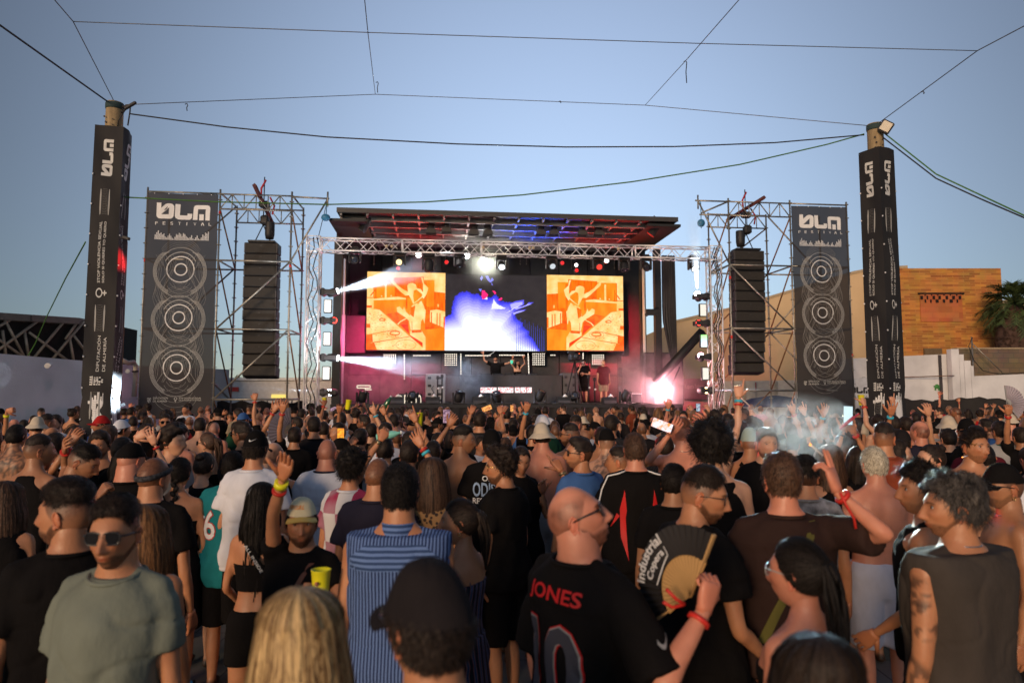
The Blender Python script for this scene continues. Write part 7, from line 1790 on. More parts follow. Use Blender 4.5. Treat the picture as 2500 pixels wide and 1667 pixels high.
        for s_ in (-1,1): limb(mb_,[(s_*.045,-.012,1.500),(s_*sh*(.60 if not wide else .92),-.014,1.462 if not wide else 1.452)],[.030,.036 if not wide else .044],12,4)
        sm = remesh(mb_, .0125*q, 3, .5); SV, SF = mesh_arrays(sm); bpy.data.meshes.remove(sm); n_ = vnoise(SV*np.array([10,10,5]),g('seed',1)); r_ = np.hypot(SV[:,0],SV[:,1])[:,None]+1e-6
        n4 = vnoise(SV*np.array([6.5,6.5,9])+9,g('seed',1)); SV[:,:2] += SV[:,:2]/r_*((n_-.5)*.020+.003-.007*np.exp(-((n4-.5)/.05)**2))[:,None]
        kid('shirt', make_mesh('shirt', SV, SF), tm)
    elif top in ('halter','crop','strap'):
        mb_ = MB(); z0_, z1_ = {'halter':(.86,1.30),'crop':(1.14,1.30),'strap':(.84,1.34)}[top]
        loft(mb_, rings, z0_, z1_, 16, 40, infl=.007, bw=bw, sculpt=sc_); kid('top', mb_mesh(mb_,'top'), tm)
        st_ = MB()
        for s_ in (-1,1): st_.path([(s_*.062,.108,1.31),(s_*.078,.075,1.42),(s_*.080,.0,1.468),(s_*.076,-.070,1.43),(s_*.070,-.095,z1_-.01)],.0055,6)
        kid('strap', mb_mesh(st_,'strap'), g('stm',tm))
    # trousers / shorts / dress
    pm_ = g('pm', CL['black']); low = g('low','shorts')
    mb_ = MB()
    if low == 'dress':
        vs = []; seg = 40
        zz = np.linspace(1.06,.30,18)
        for z_ in zz:
            f = (1.06-z_)/.76
            for i in range(seg): a_ = 2*math.pi*i/seg; rr = 1+.06*f*math.sin(a_*9); vs.append((math.cos(a_)*(.150+.11*f)*rr,math.sin(a_)*(.115+.10*f)*rr,z_))
        mb_.add(vs,[(k*seg+(i+1)%seg,k*seg+i,(k+1)*seg+i,(k+1)*seg+(i+1)%seg) for k in range(17) for i in range(seg)]+[tuple(range(seg))],True); kid('skirt', mb_mesh(mb_,'skirt'), pm_)
    else:
        loft(mb_, rings, .80, 1.03, 10, 32, infl=.012, bw=bw); end = {'shorts':.46,'short':.66,'trousers':.07}[low]
        for s_ in (-1,1):
            pts = [(s_*.088,0,.90),(s_*.098,.0,.70),(s_*.103,.005,max(end,.48))]; rs = [.104*bw,.100*bw,.092*bw]
            if low == 'trousers': pts += [(s_*.103,-.003,.30),(s_*.103,-.01,end)]; rs = [.104*bw,.092*bw,.070,.068,.062]
            if low == 'short': pts = pts[:2]; rs = [.104*bw,.100*bw]
            mb_.path(pts,rs,18)
        sm = remesh(mb_, .016*q, 2, .5); kid('trousers' if low == 'trousers' else 'shorts', sm, pm_)
        n_ = len(sm.polygons); sm.polygons.foreach_set('use_smooth',[True]*n_)
    # wristbands
    for key, bands in g('bands',{}).items():
        S_,E_,W_ = arms[key][:3]; d_ = (W_-E_).normalized()
        for (f, wd, m_) in bands:
            p_ = W_-d_*f; r_ = arm_r[4]*1.22+ (f*.05); kid('wristband', mb_mesh(MB().lathe(p_,[(r_,-wd/2),(r_+.003,-wd/2),(r_+.003,wd/2),(r_,wd/2)],20,look(d_)),'wristband'), m_)
    if g('lace'):
        S_,E_,W_ = arms[g('lace')][:3]; kid('wristband_tail', mb_mesh(MB().path([W_+Vector((0,-.03,0)),W_+Vector((.02,-.035,-.05)),W_+Vector((.05,-.03,-.10)),W_+Vector((.055,-.03,-.14))],.006,5),'tail'), M_RED)
    if g('watch'):
        S_,E_,W_ = arms[g('watch')][:3]; d_ = (W_-E_).normalized(); p_ = W_-d_*.02; r_ = arm_r[4]*1.22
        kid('watch', mb_mesh(MB().lathe(p_,[(r_,-.009),(r_+.003,-.009),(r_+.003,.009),(r_,.009)],20,look(d_)).sph(p_+Vector((0,-r_-.003,0)),(.017,.006,.017),12,8),'watch'), mat('watch_metal',(.25,.2,.12),.3,.7))
    if g('chain'):
        pts = [Vector((math.cos(a_)*(nr*1.12),math.sin(a_)*(nr*1.12)-.012,1.515-.02*max(0,math.sin(a_)))) for a_ in np.linspace(0,2*np.pi,30,endpoint=False)]; kid('necklace', mb_mesh(MB().path(pts,.0028,5,True),'necklace'), mat('silver',(.6,.58,.55),.25,.9))
    if g('crossbag'):
        z0_ = g('cb_hip',1.0); pts = []
        for k in range(15):
            f = k/14; sgn = g('cb_side',1); a_ = f; xx_ = sgn*(-.10+.26*f); zz_ = 1.475 - (1.475-z0_)*f
            hw_, hd_, cy_ = rings_at(rings, np.array([zz_])); yb = -math.sqrt(max(0.05,1-min(.95,abs(xx_/(hw_[0]*bw+.02)))**2.4))*(hd_[0]+.030)+cy_[0]; pts.append(Vector((xx_,yb*g('cb_dir',1),zz_)))
        bv = []; 
        for p_ in pts: bv += [tuple(p_+Vector((.012,0,.016))),tuple(p_+Vector((-.012,0,-.016)))]
        ms = MB().add(bv,[(2*i,2*i+2,2*i+3,2*i+1) for i in range(14)],True); kid('bag_strap', mb_mesh(ms,'bag_strap'), g('crossbag'))
    return dict(body=body, kids=kids, arms=arms, hc=hc, Rh=Rh, shz=shz, toH=toH, skin=SKINS[g('skin','tan')])
EYEM = bpy.data.materials.new('eye_surface'); EYEM.use_nodes = True
_n = EYEM.node_tree.nodes; _a = _n.new('ShaderNodeAttribute'); _a.attribute_name = 'Col'; EYEM.node_tree.links.new(_a.outputs['Color'], _n["Principled BSDF"].inputs['Base Color']); _n["Principled BSDF"].inputs['Roughness'].default_value = .15
CLEARL = bpy.data.materials.new('clear_lens'); CLEARL.use_nodes = True; _n = CLEARL.node_tree.nodes; _t = _n.new('ShaderNodeBsdfTransparent'); _m = _n.new('ShaderNodeMixShader'); _m.inputs[0].default_value = .82
CLEARL.node_tree.links.new(_n["Principled BSDF"].outputs[0], _m.inputs[1]); CLEARL.node_tree.links.new(_t.outputs[0], _m.inputs[2]); CLEARL.node_tree.links.new(_m.outputs[0], _n['Material Output'].inputs['Surface'])
_n["Principled BSDF"].inputs['Roughness'].default_value = .05; _n["Principled BSDF"].inputs['Base Color'].default_value = (.1,.1,.12,1)

def instance_person(B, loc, yaw, s, label, group=None, mats=None):
    o = bpy.data.objects.new('person', B['body']); COL.objects.link(o); o.location = loc; o.rotation_euler = (0,0,R(yaw)); o.scale = (s,s,s)
    tag(o, label, 'person', group); out = {}
    for nm, me, lb in B['kids']:
        c = bpy.data.objects.new(nm, me); COL.objects.link(c); c.parent = o; out.setdefault(nm, c)
        if lb: c['label'] = lb
        if mats and nm in mats: c.material_slots[0].link = 'OBJECT'; c.material_slots[0].material = mats[nm]
    if mats and 'person' in mats: o.material_slots[0].link = 'OBJECT'; o.material_slots[0].material = mats['person']
    return o, out
def put(B, x, ytop, d, yaw, label, group=None, mats=None, smax=1.12, smin=.86, topz=None):
    """stand a built person so that the crown of the head lands at the photo pixel (x, ytop) at depth d"""
    tp = P(x, ytop, d); hh = B['hc'].z + .118 + (topz or 0); s = max(smin, min(smax, tp.z/hh)); c, s_ = math.cos(R(yaw)), math.sin(R(yaw)); hx, hy_ = B['hc'].x*s, B['hc'].y*s
    loc = (tp.x-(c*hx-s_*hy_), tp.y-(s_*hx+c*hy_), 0)
    o, k = instance_person(B, loc, yaw, s, label, group, mats); o['_s'] = s; del o['_s']; return o, k, s
def local_target(x, y, dist, px, ptop, d, yaw, hcz=1.645):
    """photo pixel + depth -> point in the person's own frame for a person standing at (px, ptop, d)"""
    T_ = P(x, y, dist); H = P(px, ptop, d); s = H.z/(hcz+.118); s = max(.86,min(1.12,s)); v = Vector((T_.x-H.x, T_.y-H.y, 0)); c, s_ = math.cos(-R(yaw)), math.sin(-R(yaw))
    return Vector(((c*v.x-s_*v.y)/s, (s_*v.x+c*v.y)/s+.017, T_.z/s))
from mathutils.bvhtree import BVHTree
def decal(obj, art_, m, origin, ex, ez, direction, off=.004, name='print', sub=3):
    """project flat artwork (metres, in the person's frame) along a direction onto a clothing mesh"""
    me = obj.data; bvh = BVHTree.FromPolygons([v.co for v in me.vertices],[tuple(p.vertices) for p in me.polygons]); D_ = Vector(direction).normalized(); ex = Vector(ex); ez = Vector(ez); o_ = Vector(origin)
    import bmesh
    bm = bmesh.new(); vs = [bm.verts.new((a_,0,b_)) for a_,b_ in art_.v]
    for f in art_.f:
        try: bm.faces.new([vs[i] for i in f])
        except Exception: pass
    bmesh.ops.triangulate(bm, faces=bm.faces[:])
    for it in range(sub):
        es = [e for e in bm.edges if e.calc_length() > .022]
        if not es: break
        bmesh.ops.subdivide_edges(bm, edges=es, cuts=1); bmesh.ops.triangulate(bm, faces=bm.faces[:])
    for v in bm.verts:
        p_ = o_+ex*v.co.x+ez*v.co.z; hit = bvh.ray_cast(p_-D_*1.0, D_)
        if hit[0] is None:
            hit = bvh.find_nearest(p_)
        v.co = Vector(hit[0])-D_*off
    me2 = bpy.data.meshes.new(name); bm.to_mesh(me2); bm.free(); me2.materials.append(m); c = bpy.data.objects.new(name, me2); COL.objects.link(c); c.parent = obj; return c
# ================================================================ the people one can tell apart
def band(c): return {'red': M_RED, 'blue': mat('blue_band', (.03,.35,.6), .5), 'yellow': M_YEL, 'black': M_BLACK, 'cyan': mat('cyan_band', (.05,.45,.6), .5)}[c]
def M(x, y, d, yaw, label, items=None, group=None, topz=0, **sp):
    q = 1.0 if d < 3.2 else (1.3 if d < 5.3 else 1.6); sp.setdefault('q', q); sp.setdefault('seed', int(x*7+y) % 97)
    arms = dict(sp.get('arms', {}))
    for k, v in list(arms.items()):
        if isinstance(v, tuple): arms[k] = dict(to=local_target(v[0], v[1], v[2], x, y, d, yaw), pole=v[3] if len(v) > 3 else ((1 if k == 'R' else -1)*.6,-.2,-1))
    sp['arms'] = arms; B = build_person(sp); o, k, s = put(B, x, y, d, yaw, label, group, topz=topz); B['o'] = o; B['k'] = k; B['s'] = s; B['yaw'] = yaw
    return B
def wpt(B, v):      # person-frame point -> world
    c, s_ = math.cos(R(B['yaw'])), math.sin(R(B['yaw'])); v = Vector(v)*B['s']; l = B['o'].location
    return Vector((c*v.x-s_*v.y+l.x, s_*v.x+c*v.y+l.y, v.z+l.z))
def wdir(B, v): return (wpt(B, v)-wpt(B,(0,0,0))).normalized()
def grip(B, key, f=.085, n=.02):
    S_,E_,W_,hd,pn = B['arms'][key]; pn = (pn-hd*pn.dot(hd)).normalized(); return wpt(B, W_+hd*f+pn*n), wdir(B, hd), wdir(B, pn)
def phone(p, up, face, label, scr, group='phones held up over the crowd', w=.075, h=.15):
    up = Vector(up).normalized(); fc = Vector(face); fc = (fc-up*fc.dot(up)).normalized(); rt = up.cross(fc); q = Matrix((rt, fc, up)).transposed()
    o = thing('phone', label, 'phone', tuple(p), group); part('body', MB().bevbox(p,(w,.009,h),.003,q), M_BLACK, o)
    part('screen', MB().add([tuple(Vector(p)+q@Vector(v)) for v in ((-w*.46,.0052,-h*.47),(-w*.46,.0052,h*.47),(w*.46,.0052,h*.47),(w*.46,.0052,-h*.47))],[(0,1,2,3)]), scr, o)
    part('lens', MB().sph(Vector(p)+q@Vector((w*.3,-.005,h*.38)),.006,8,5), M_DARK, o); return o
def cup(p, up, label, group='yellow plastic cups'):
    q = look(up); o = thing('cup', label, 'cup', tuple(p), group); part('cup_wall', MB().lathe(p,[(.028,-.065),(.030,-.06),(.040,.065),(.0425,.067),(.040,.069),(.037,.060),(.001,.050)],20,q), M_YEL, o)
    a = Art().text('BLM',-.02,-.008,.04,.016); part('print', a.mb(lambda x,y: tuple(Vector(p)+q@Vector((.0362*math.sin(x/.036),-.0362*math.cos(x/.036),y+.0)))), M_DARK, o); return o
GLASSY = mat('green_glass', (.02,.10,.04), .1, spec=.8); AQUA = mat('aqua_plastic', (.20,.55,.45), .15, spec=.8)
def bottle(p, up, label, m):
    q = look(up); o = thing('bottle', label, 'bottle', tuple(p), 'bottles held up in the crowd')
    part('bottle_wall', MB().lathe(p,[(.028,-.10),(.032,-.095),(.032,.03),(.028,.055),(.013,.085),(.013,.105)],18,q), m, o); part('cap', MB().lathe(Vector(p)+q@Vector((0,0,.105)),[(.015,0),(.015,.015)],12,q), M_WHITE, o); return o
def hand_fan(piv, axis, face, r, a0, a1, leaf, ribm, label, text=None, n=22, rin=.45):
    axis = Vector(axis).normalized(); fc = Vector(face); fc = (fc-axis*fc.dot(axis)).normalized(); rt = axis.cross(fc); piv = Vector(piv)
    def at(a_, rr, o_=0.0): return piv + (axis*math.cos(R(a_))+rt*math.sin(R(a_)))*rr + fc*o_
    o = thing('hand_fan', label, 'hand fan', tuple(piv))
    vs = []; N_ = n*2
    for i in range(N_+1):
        a_ = a0+(a1-a0)*i/N_; z_ = .006*(1 if i % 2 else -1)
        for rr in (r*rin, r*.75, r): vs.append(tuple(at(a_,rr,z_)))
    part('leaf', MB().add(vs,[(3*i+j,3*i+j+1,3*i+j+4,3*i+j+3) for i in range(N_) for j in (0,1)]), leaf, o)
    mb = MB()
    for i in range(n+1):
        a_ = a0+(a1-a0)*i/n; w_ = R(.38*(a1-a0)/n/1.0)
        l_ = (a1-a0)/n*.46; mb.add([tuple(at(a_-.6,.01,.003)),tuple(at(a_+.6,.01,.003)),tuple(at(a_+l_,r*rin,.005)),tuple(at(a_-l_,r*rin,.005))],[(0,1,2,3)])
    part('ribs', mb, ribm, o)
    for a_ in (a0,a1): part('guard', MB().add([tuple(at(a_-1.2,-.01,.008)),tuple(at(a_+1.2,-.01,.008)),tuple(at(a_+1.1,r*1.01,.008)),tuple(at(a_-1.1,r*1.01,.008)),tuple(at(a_-1.2,-.01,-.006)),tuple(at(a_+1.2,-.01,-.006)),tuple(at(a_+1.1,r*1.01,-.006)),tuple(at(a_-1.1,r*1.01,-.006))],[(0,1,2,3),(7,6,5,4),(0,3,7,4),(1,5,6,2),(3,2,6,7)]), ribm, o)
    return o, at
def cigarette(p, d, label):
    o = thing('cigarette', label, 'cigarette', tuple(p)); d = Vector(d).normalized(); part('paper', MB().tube(p,Vector(p)+d*.07,.004,10), M_WHITE, o); part('ember', MB().tube(Vector(p)+d*.07,Vector(p)+d*.076,.004,10), emi('ember', (1,.3,.05), 3), o); return o
def art_text(rows):     # rows: (text, x, y, w, h)
    a = Art(); [a.text(*r[:5], bold=(r[5] if len(r) > 5 else 0)) for r in rows]; return a
BACK = ((1,0,0),(0,0,1),(0,1,0)); CHEST = ((-1,0,0),(0,0,1),(0,-1,0))
def print_on(B, a, m, x, z, side=BACK, nm='shirt'):
    return decal(B['k'][nm], a, m, (x if side is BACK else -x,0,z), side[0], side[1], side[2])
def tick(a, x, y, w):   # curved swoosh mark
    pts = [(0,.18),(.10,.02),(.24,.0),(.45,.08),(1,.42),(.46,.17),(.28,.14),(.16,.20),(.13,.34)]
    a.poly([(x+w*p_,y+w*q_) for p_,q_ in pts[:5]+pts[5:]]); return a

# ---- front left
b = M(165,1183,2.7,42,'bearded man in black tee in profile at the far left edge',hair='fade',top=.03,hc='dark',beard=.9,hy=46,skin='tan',top_='tee',tm=CL['black'],face=True,bw=1.08,arms={'L':'down','R':'down2'})
print_on(b, Art().ring(.05,.06,.045,.012).ring(.06,.03,.03,.01).rect(0,-.02,.012,.10), M_GREY, .14, 1.30)
b = M(285,1222,2.42,178,'man in sage green tee and dark sunglasses facing the camera, front left',hair='fade',top=.022,hc='dark',stubble=.85,glasses='sun',skin='tan',top_='tee',tm=CL['sage'],bw=.98,hy=8,hp=-3,arms={'R':'down','L':'down'},neck=1.05)
M(362,1238,2.95,2,'woman with long straight brown hair behind the man in sage green',sex='f',hair='long',hc='auburn',hlen=.47,skin='tan',top_='tank',tm=CL['black'],arms={'R':'down','L':'down'},tattoo=[(.20,0,1.25,.09,40),(.22,.1,1.0,.08,45)],bands={'R':[(.03,.014,band('red')),(.05,.012,band('blue'))]})
b = M(378,1117,4,-4,'man in black tee with a bandana round his short brown hair, seen from behind',hair='buzz',bz=.9,hc='brown',hy=-14,top_='bigtee',tm=CL['black'],headband=mat('bandana', (.03,.03,.035), .8, var=.9, ns=60),skin='tan',bw=1.12,beard=.3,neck=1.1)
print_on(b, art_text([('NOSOTROS',-.13,.0,.26,.035),('MADRID',-.06,-.05,.14,.028)]), M_DARK2, 0, 1.34)
b = M(322,1086,4.9,-8,'man with a thick sunburnt neck in a backwards black cap and black tee',hair='buzz',bz=.1,hc='dark',cap=dict(m=CL['black'],back=False,low=.03),skin='pink',top_='bigtee',tm=CL['black'],bw=1.18,neck=1.35,hy=-6)
print_on(b, Art().stroke([(-.16+.02*i, .05*math.sin(math.pi*i/8)) for i in range(9)],.004).stroke([(.0+.02*i, .05*math.sin(math.pi*i/8)) for i in range(9)],.004), M_GREY, 0, 1.30)
b = M(205,1088,4.8,-38,'shirtless-armed man in black tank looking down with one hand on his head',hair='fade',hc='black',top_='tank',tm=CL['black'],skin='olive',hy=-42,hp=-26,arms={'R':(255,1222,4.5,(-.4,-.4,-1)),'L':'head'},tattoo=[(.18,-.05,1.38,.04,60)],bands={'R':[(.02,.016,band('red')),(.055,.022,band('blue'))],'L':[(.02,.012,band('red'))]},lace='R',hand={'R':dict(curl=1.0)},stubble=.3,face=True)
M(97,1064,5.3,-12,'young man in black tank with short dark hair seen from behind at left',hair='fade',hc='dark',top_='tank',tm=CL['black'],skin='olive',hy=-30)
M(136,1060,6.2,5,'man in a white tee half hidden behind the black tank man at left',hair='short',hc='dark',top_='tee',tm=CL['white'],skin='tan')
M(440,1120,5,6,'bare-shouldered woman with one thick dark braid',sex='f',hair='braid',hc='black',skin='tan',top_='halter',tm=CL['black'],hy=0,bw=1.15)
M(500,1105,5.5,-4,'woman in black halter with clips in her pinned-up hair',sex='f',hair='bun',hc='dark',skin='light',top_='tank',tm=CL['black'],earring=True)
M(508,1056,7,68,'woman in dark sunglasses and black strap top with a brown ponytail',sex='f',hair='pony',hc='brown',skin='light',glasses='sun',top_='strap',tm=CL['black'],earring=True,hy=12)
M(436,1034,7.5,-8,'shirtless man with a sunburnt back and short dark hair, left middle',hair='short',hc='dark',top_='none',skin='pink',hy=-20,arms={'R':'down2','L':'down2'})
M(266,1040,7,-6,'pale shirtless man with short brown hair seen from behind at left',hair='short',hc='brown',top_='none',skin='light',bw=1.05,hy=8)
M(303,1097,5.8,12,'woman with long loose black hair between the pale man and the cap man',sex='f',hair='longwavy',hc='black',hlen=.40,skin='tan',top_='tank',tm=CL['black'])
M(298,1027,8.5,-30,'man in a white mesh cap and black tee at the left',hair='short',hc='dark',cap=dict(m=CL['white'],back=True),top_='tee',tm=CL['black'],skin='tan')
b = M(136,1014,10,172,'bearded man in a white tee facing the camera beside the left pillar',hair='short',hc='dark',beard=.7,top_='tee',tm=CL['white'],skin='light',face=True,hy=8)
print_on(b, art_text([('ov',-.05,0,.1,.05)]), M_BLACK, 0, 1.28, CHEST)
M(116,1012,9.7,-20,'man in a cyan and grey tee next to the bearded man in white',hair='fade',hc='dark',top_='tee',tm=CL['cyan'],skin='olive')
M(42,1037,6.7,2,'shirtless man with a fully tattooed back at the far left',hair='slick',hc='black',top_='none',skin='olive',tattoo=[(0,-.1,1.25,.30,55),(0,-.1,1.45,.16,60),(-.15,0,1.3,.2,60)])
M(245,1058,6.3,165,'bearded man with thick dark hair glancing at the camera behind the pale back',hair='messy',hc='dark',beard=.8,top_='none',skin='tan',face=True,hy=28)
M(20,1180,3.9,10,'woman with long dark red hair at the far left edge',sex='f',hair='long',hc='brown',hlen=.5,skin='tan',top_='tank',tm=CL['black'])
# ---- left centre
b = M(626,1056,5,-4,'man in white tee and backwards black cap with a small white swoosh',hair='short',hc='dark',cap=dict(m=CL['black'],back=False,low=.012,closed=True),top_='bigtee',tm=CL['white'],skin='tan',bw=1.04,arms={'L':'down','R':'down'})
cpo = b['k']['cap']; decal(cpo, tick(Art(),-.022,-.008,.05), mat('white_thread', (.6,.6,.6), .6), tuple(Vector(b['hc'])+Vector((.012,0,.070))), (1,0,0),(0,0,1),(0,1,0),.003)
print_on(b, Art().ring(.05,.0,.035,.035), mat('dark_green_print', (.02,.08,.04), .7), .0, 1.10)
b = M(570,1105,5.1,6,'man in teal sports jersey numbered 6, half behind the white tee',hair='slick',hc='black',top_='jersey',tm=CL['teal'],skin='tan',bw=1.1,hem=.78,slf=.85)
print_on(b, Art().text('6',-.112,-.015,.105,.23,bold=.035), M_RED, -.06, 1.14); decal(b['k']['shirt'], Art().text('6',-.105,-.007,.091,.214,bold=.012), M_WHITE, (-.06,0,1.14), *BACK, off=.009)
S_,E_,W_ = b['arms']['L'][:3]; d_ = (E_-S_).normalized()
for f, wd, m_, nm in ((.165,.05,CL['red'],'sleeve_band'),(.125,.016,CL['white'],'sleeve_stripe'),(.205,.016,CL['white'],'sleeve_stripe')):
    c = bpy.data.objects.new(nm, mb_mesh(MB().lathe(S_+d_*f,[(.083,-wd/2),(.086,-wd/2),(.086,wd/2),(.083,wd/2)],24,look(d_)),nm)); c.data.materials.append(m_); COL.objects.link(c); c.parent = b['o']
b = M(640,1182,3.9,4,'woman with long wavy black hair, bare back and lettered strap',sex='f',hair='longwavy',hc='black',hlen=.62,hspan=80,skin='tan',top_='crop',tm=CL['black'],hy=14,low='short',arms={'L':'down2','R':'down'})
ms = MB(); pts = [Vector((-.07,-.075,1.45)),Vector((-.02,-.112,1.38)),Vector((.04,-.118,1.29)),Vector((.09,-.108,1.21))]
bv = []
for p_ in pts: bv += [tuple(p_+Vector((.014,-.004,.014))),tuple(p_+Vector((-.014,-.004,-.014)))]
c = bpy.data.objects.new('lettered_strap', mb_mesh(MB().add(bv,[(2*i,2*i+2,2*i+3,2*i+1) for i in range(3)]),'lettered_strap')); c.data.materials.append(CL['black']); COL.objects.link(c); c.parent = b['o']
a_ = Art().text('ALL INSIDE',0,0,.19,.018); p0 = Vector((-.055,-.1175,1.425)); e_ = Vector((.14,-.012,-.21)).normalized(); up_ = Vector((.65,0,.45)).normalized()
mm = MB().add([tuple(p0+e_*x_+up_*(y_-.009)+Vector((0,-.010,0))) for x_, y_ in a_.v], a_.f); c2 = bpy.data.objects.new('strap_lettering', mm.mesh('strap_lettering')); c2.data.materials.append(M_WHITE); COL.objects.link(c2); c2.parent = c
b = M(738,1212,3.3,172,'bearded man in yellow-brimmed cap and black tee with one arm raised, holding a yellow cup',hair='short',hc='dark',beard=.9,face=True,cap=dict(m=cloth('pale_yellow',(.66,.58,.38)),bm=mat('yellow_brim', (.70,.46,.10), .7),low=.050,bz=.002,tilt=3),top_='tee',tm=CL['black'],skin='tan',hy=24,gaze=(.3,1,0),topz=.02,
      slf=.42,hp=-2,arms={'R':(697,1128,3.05,(.9,.1,-.3)),'L':(790,1452,2.95,(-.6,-.3,-1))},hand={'R':dict(curl=.12,spread=.05,n=(0,1,0)),'L':dict(curl=.8,n=(0,1,0),d=(.6,.5,.5))},tattoo=[(.28,.0,1.55,.07,70)],
      bands={'R':[(.035,.032,band('yellow')),(.08,.014,band('red'))]})
print_on(b, Art().poly([(.085,.14),(.11,.14),(-.12,-.34),(-.15,-.34)]), mat('tan_leather', (.14,.045,.02), .5), 0, 1.32, CHEST).name = 'bag_strap'
tx = Art(); 
for i, ch in enumerate('RIPCURL'): tx.text(ch,-.045+.0130*i,0,.0105,.020,bold=.03)
decal(b['k']['cap'], tx, mat('orange_letters', (.7,.25,.05), .6), tuple(Vector(b['hc'])+Vector((0,0,.084))),(-1,0,0),(0,0,1),(0,-1,0),.003)
a = Art().rect(-.07,-.10,.08,.10); print_on(b, a, mat('photo_print', (.26,.26,.27), .7, var=.9, ns=14), 0, 1.16, CHEST)
print_on(b, Art().poly([(-.01,-.1),(.03,-.08),(.05,.02),(.03,.09),(-.02,.10),(-.04,.05),(-.03,-.02)]), mat('photo_dark', (.03,.03,.03), .7), 0, 1.165, CHEST)
print_on(b, Art().rect(-.10,-.11,.13,-.03), mat('photo_pale', (.45,.45,.47), .7, var=.5, ns=18), 0, 1.07, CHEST)
gp, gd, gn = grip(b,'L',.07,.045); cup(P(783,1430,2.92),(0,0,1),'yellow plastic cup held by the bearded man in the cap')
b = M(800,1072,5.6,-2,'man with a shaved head in a white tee with dark collar line',hair='buzz',bz=.45,hc='brown',top_='bigtee',tm=CL['white'],skin='pink',bw=1.15,collm=CL['navy'],neck=1.12)
M(862,1108,4.8,-20,'curly-haired man in red and white checkered jersey',hair='curly',hc='black',top_='jersey',tm=CL['check'],skin='tan',hem=.80,collm=CL['white'],hy=-12,bw=1.02)
M(925,1118,4.2,-6,'broad man in navy tee with buzzed brown hair',hair='buzz',bz=.85,hc='brown',top_='bigtee',tm=CL['navy'],skin='tan',bw=1.12,hy=-14,neck=1.08)
b = M(978,1140,3.05,0,'man in sleeveless blue striped shirt seen from behind, front centre',hair='short',hc='black',top_='sleeveless',tm=CL['bluestripe'],skin='tan',bw=1.14,hem=.80,armr=1.05,neck=1.1)
aY = Art().poly([(-.19,0),(.19,0),(.185,.05),(.12,.10),(-.12,.10),(-.185,.05)]); print_on(b, aY, CL['blueyoke'], 0, 1.36).name = 'yoke'
cl_ = MB(); cl_.lathe((0,-.012,1.50),[(.085,-.03),(.078,.01),(.072,.035),(.070,.036),(.074,.0)],28); c = bpy.data.objects.new('shirt_collar', mb_mesh(cl_,'shirt_collar')); c.data.materials.append(CL['blueyoke']); COL.objects.link(c); c.parent = b['o']
M(1058,1122,4.3,-10,'woman with long straight dark brown hair and leopard top',sex='f',hair='long',hc='brown',hlen=.50,skin='tan',top_='tank',tm=CL['leopard'],bw=1.05)
b = M(1122,1222,3.4,62,'woman with a dark ponytail in a striped strap dress, hand at her mouth',sex='f',hair='pony',hc='dark',hlen=.30,skin='tan',top_='strap',tm=CL['multistripe'],low='dress',pm=CL['multistripe'],earring=True,face=True,hy=26,arms={'L':'down','R':'chin'},hand={'R':dict(curl=.5)})
M(1046,1384,1.4,30,'man in black cap in the blurred foreground, seen from behind',hair='short',hc='dark',cap=dict(m=CL['charcoal'],low=.022,panel=True),glasses='clear',top_='tee',tm=CL['black'],skin='tan',hy=8,stubble=.4)
M(742,1448,1.5,0,'blonde woman with long streaked hair in the blurred foreground',sex='f',hair='long',hc='blonde',hlen=.55,hspan=125,skin='light',top_='tank',tm=CL['black'])
# ---- centre
b = M(1132,1043,6.2,-25,'shirtless young man with short black hair glancing back over his right shoulder',hair='fade',top=.028,hc='black',top_='none',skin='olive',hy=-72,face=True,gaze=(-.2,1,0))
b = M(1200,1052,5.8,2,'man in black cap and black tee printed ONLY ODISSEY RESTRICTED ACCESS',hair='short',hc='dark',cap=dict(m=CL['black'],low=.02,closed=True),top_='bigtee',tm=CL['black'],skin='tan',bw=1.05,chain=True)
print_on(b, art_text([('ONLY',-.075,.075,.16,.042,.015),('RESTRICTED',-.15,-.105,.30,.045,.015)]), M_WHITE, 0, 1.30)
print_on(b, art_text([('ODISSEY',-.15,-.05,.31,.115,.02),('ACCESS',-.13,-.195,.26,.075,.02)]), mat('ice_blue_print', (.30,.42,.62), .7), 0, 1.30)
b = M(1222,1100,4.7,55,'man with curly dark hair, thin glasses and beard in a plain black tee',hair='curly',hc='dark',beard=.9,face=True,glasses='clear',glm=mat('gold',(.7,.5,.2),.25,.9),top_='bigtee',tm=CL['black'],skin='tan',hy=38,bw=1.05,hp=-3)
M(1272,1090,5.5,-150,'woman with dark hair pulled back resting a hand on her cheek',sex='f',hair='slick',hc='dark',face=True,top_='tee',tm=CL['black'],skin='tan',hy=-20,hp=-14,arms={'R':'down','L':'cheek'})
M(1318,1043,7.3,-3,'shirtless man with dark hair, arm of his friend round his shoulders',hair='short',hc='dark',top_='none',skin='pink',bw=1.0,hy=-6)
M(1392,1035,7.3,22,'bearded shirtless man in dark sunglasses with an arm round his friend',hair='fade',hc='dark',beard=.9,glasses='sun',top_='none',skin='tan',bw=1.1,hy=50,arms={'L':(1300,1118,7.1,(-.3,-.4,-.2)),'R':'down'},hand={'L':dict(curl=.3)})
M(1481,1050,6.4,0,'shirtless man with tattooed shoulders in a flat black cap',hair='fade',hc='dark',cap=dict(m=CL['black'],low=.03,closed=True),top_='none',skin='light',tattoo=[(0,-.1,1.40,.17,75),(0,-.05,1.50,.08,80)],chain=True)
M(1510,1092,5.4,38,'young man with faded hair in black tee pointing left across the crowd',hair='fade',hc='dark',top_='tee',tm=CL['black'],skin='tan',hy=30,arms={'L':(1368,1150,5.2,(-.4,-.3,-1)),'R':'down'},hand={'L':dict(curl=.9,point=(0,))},watch='L')
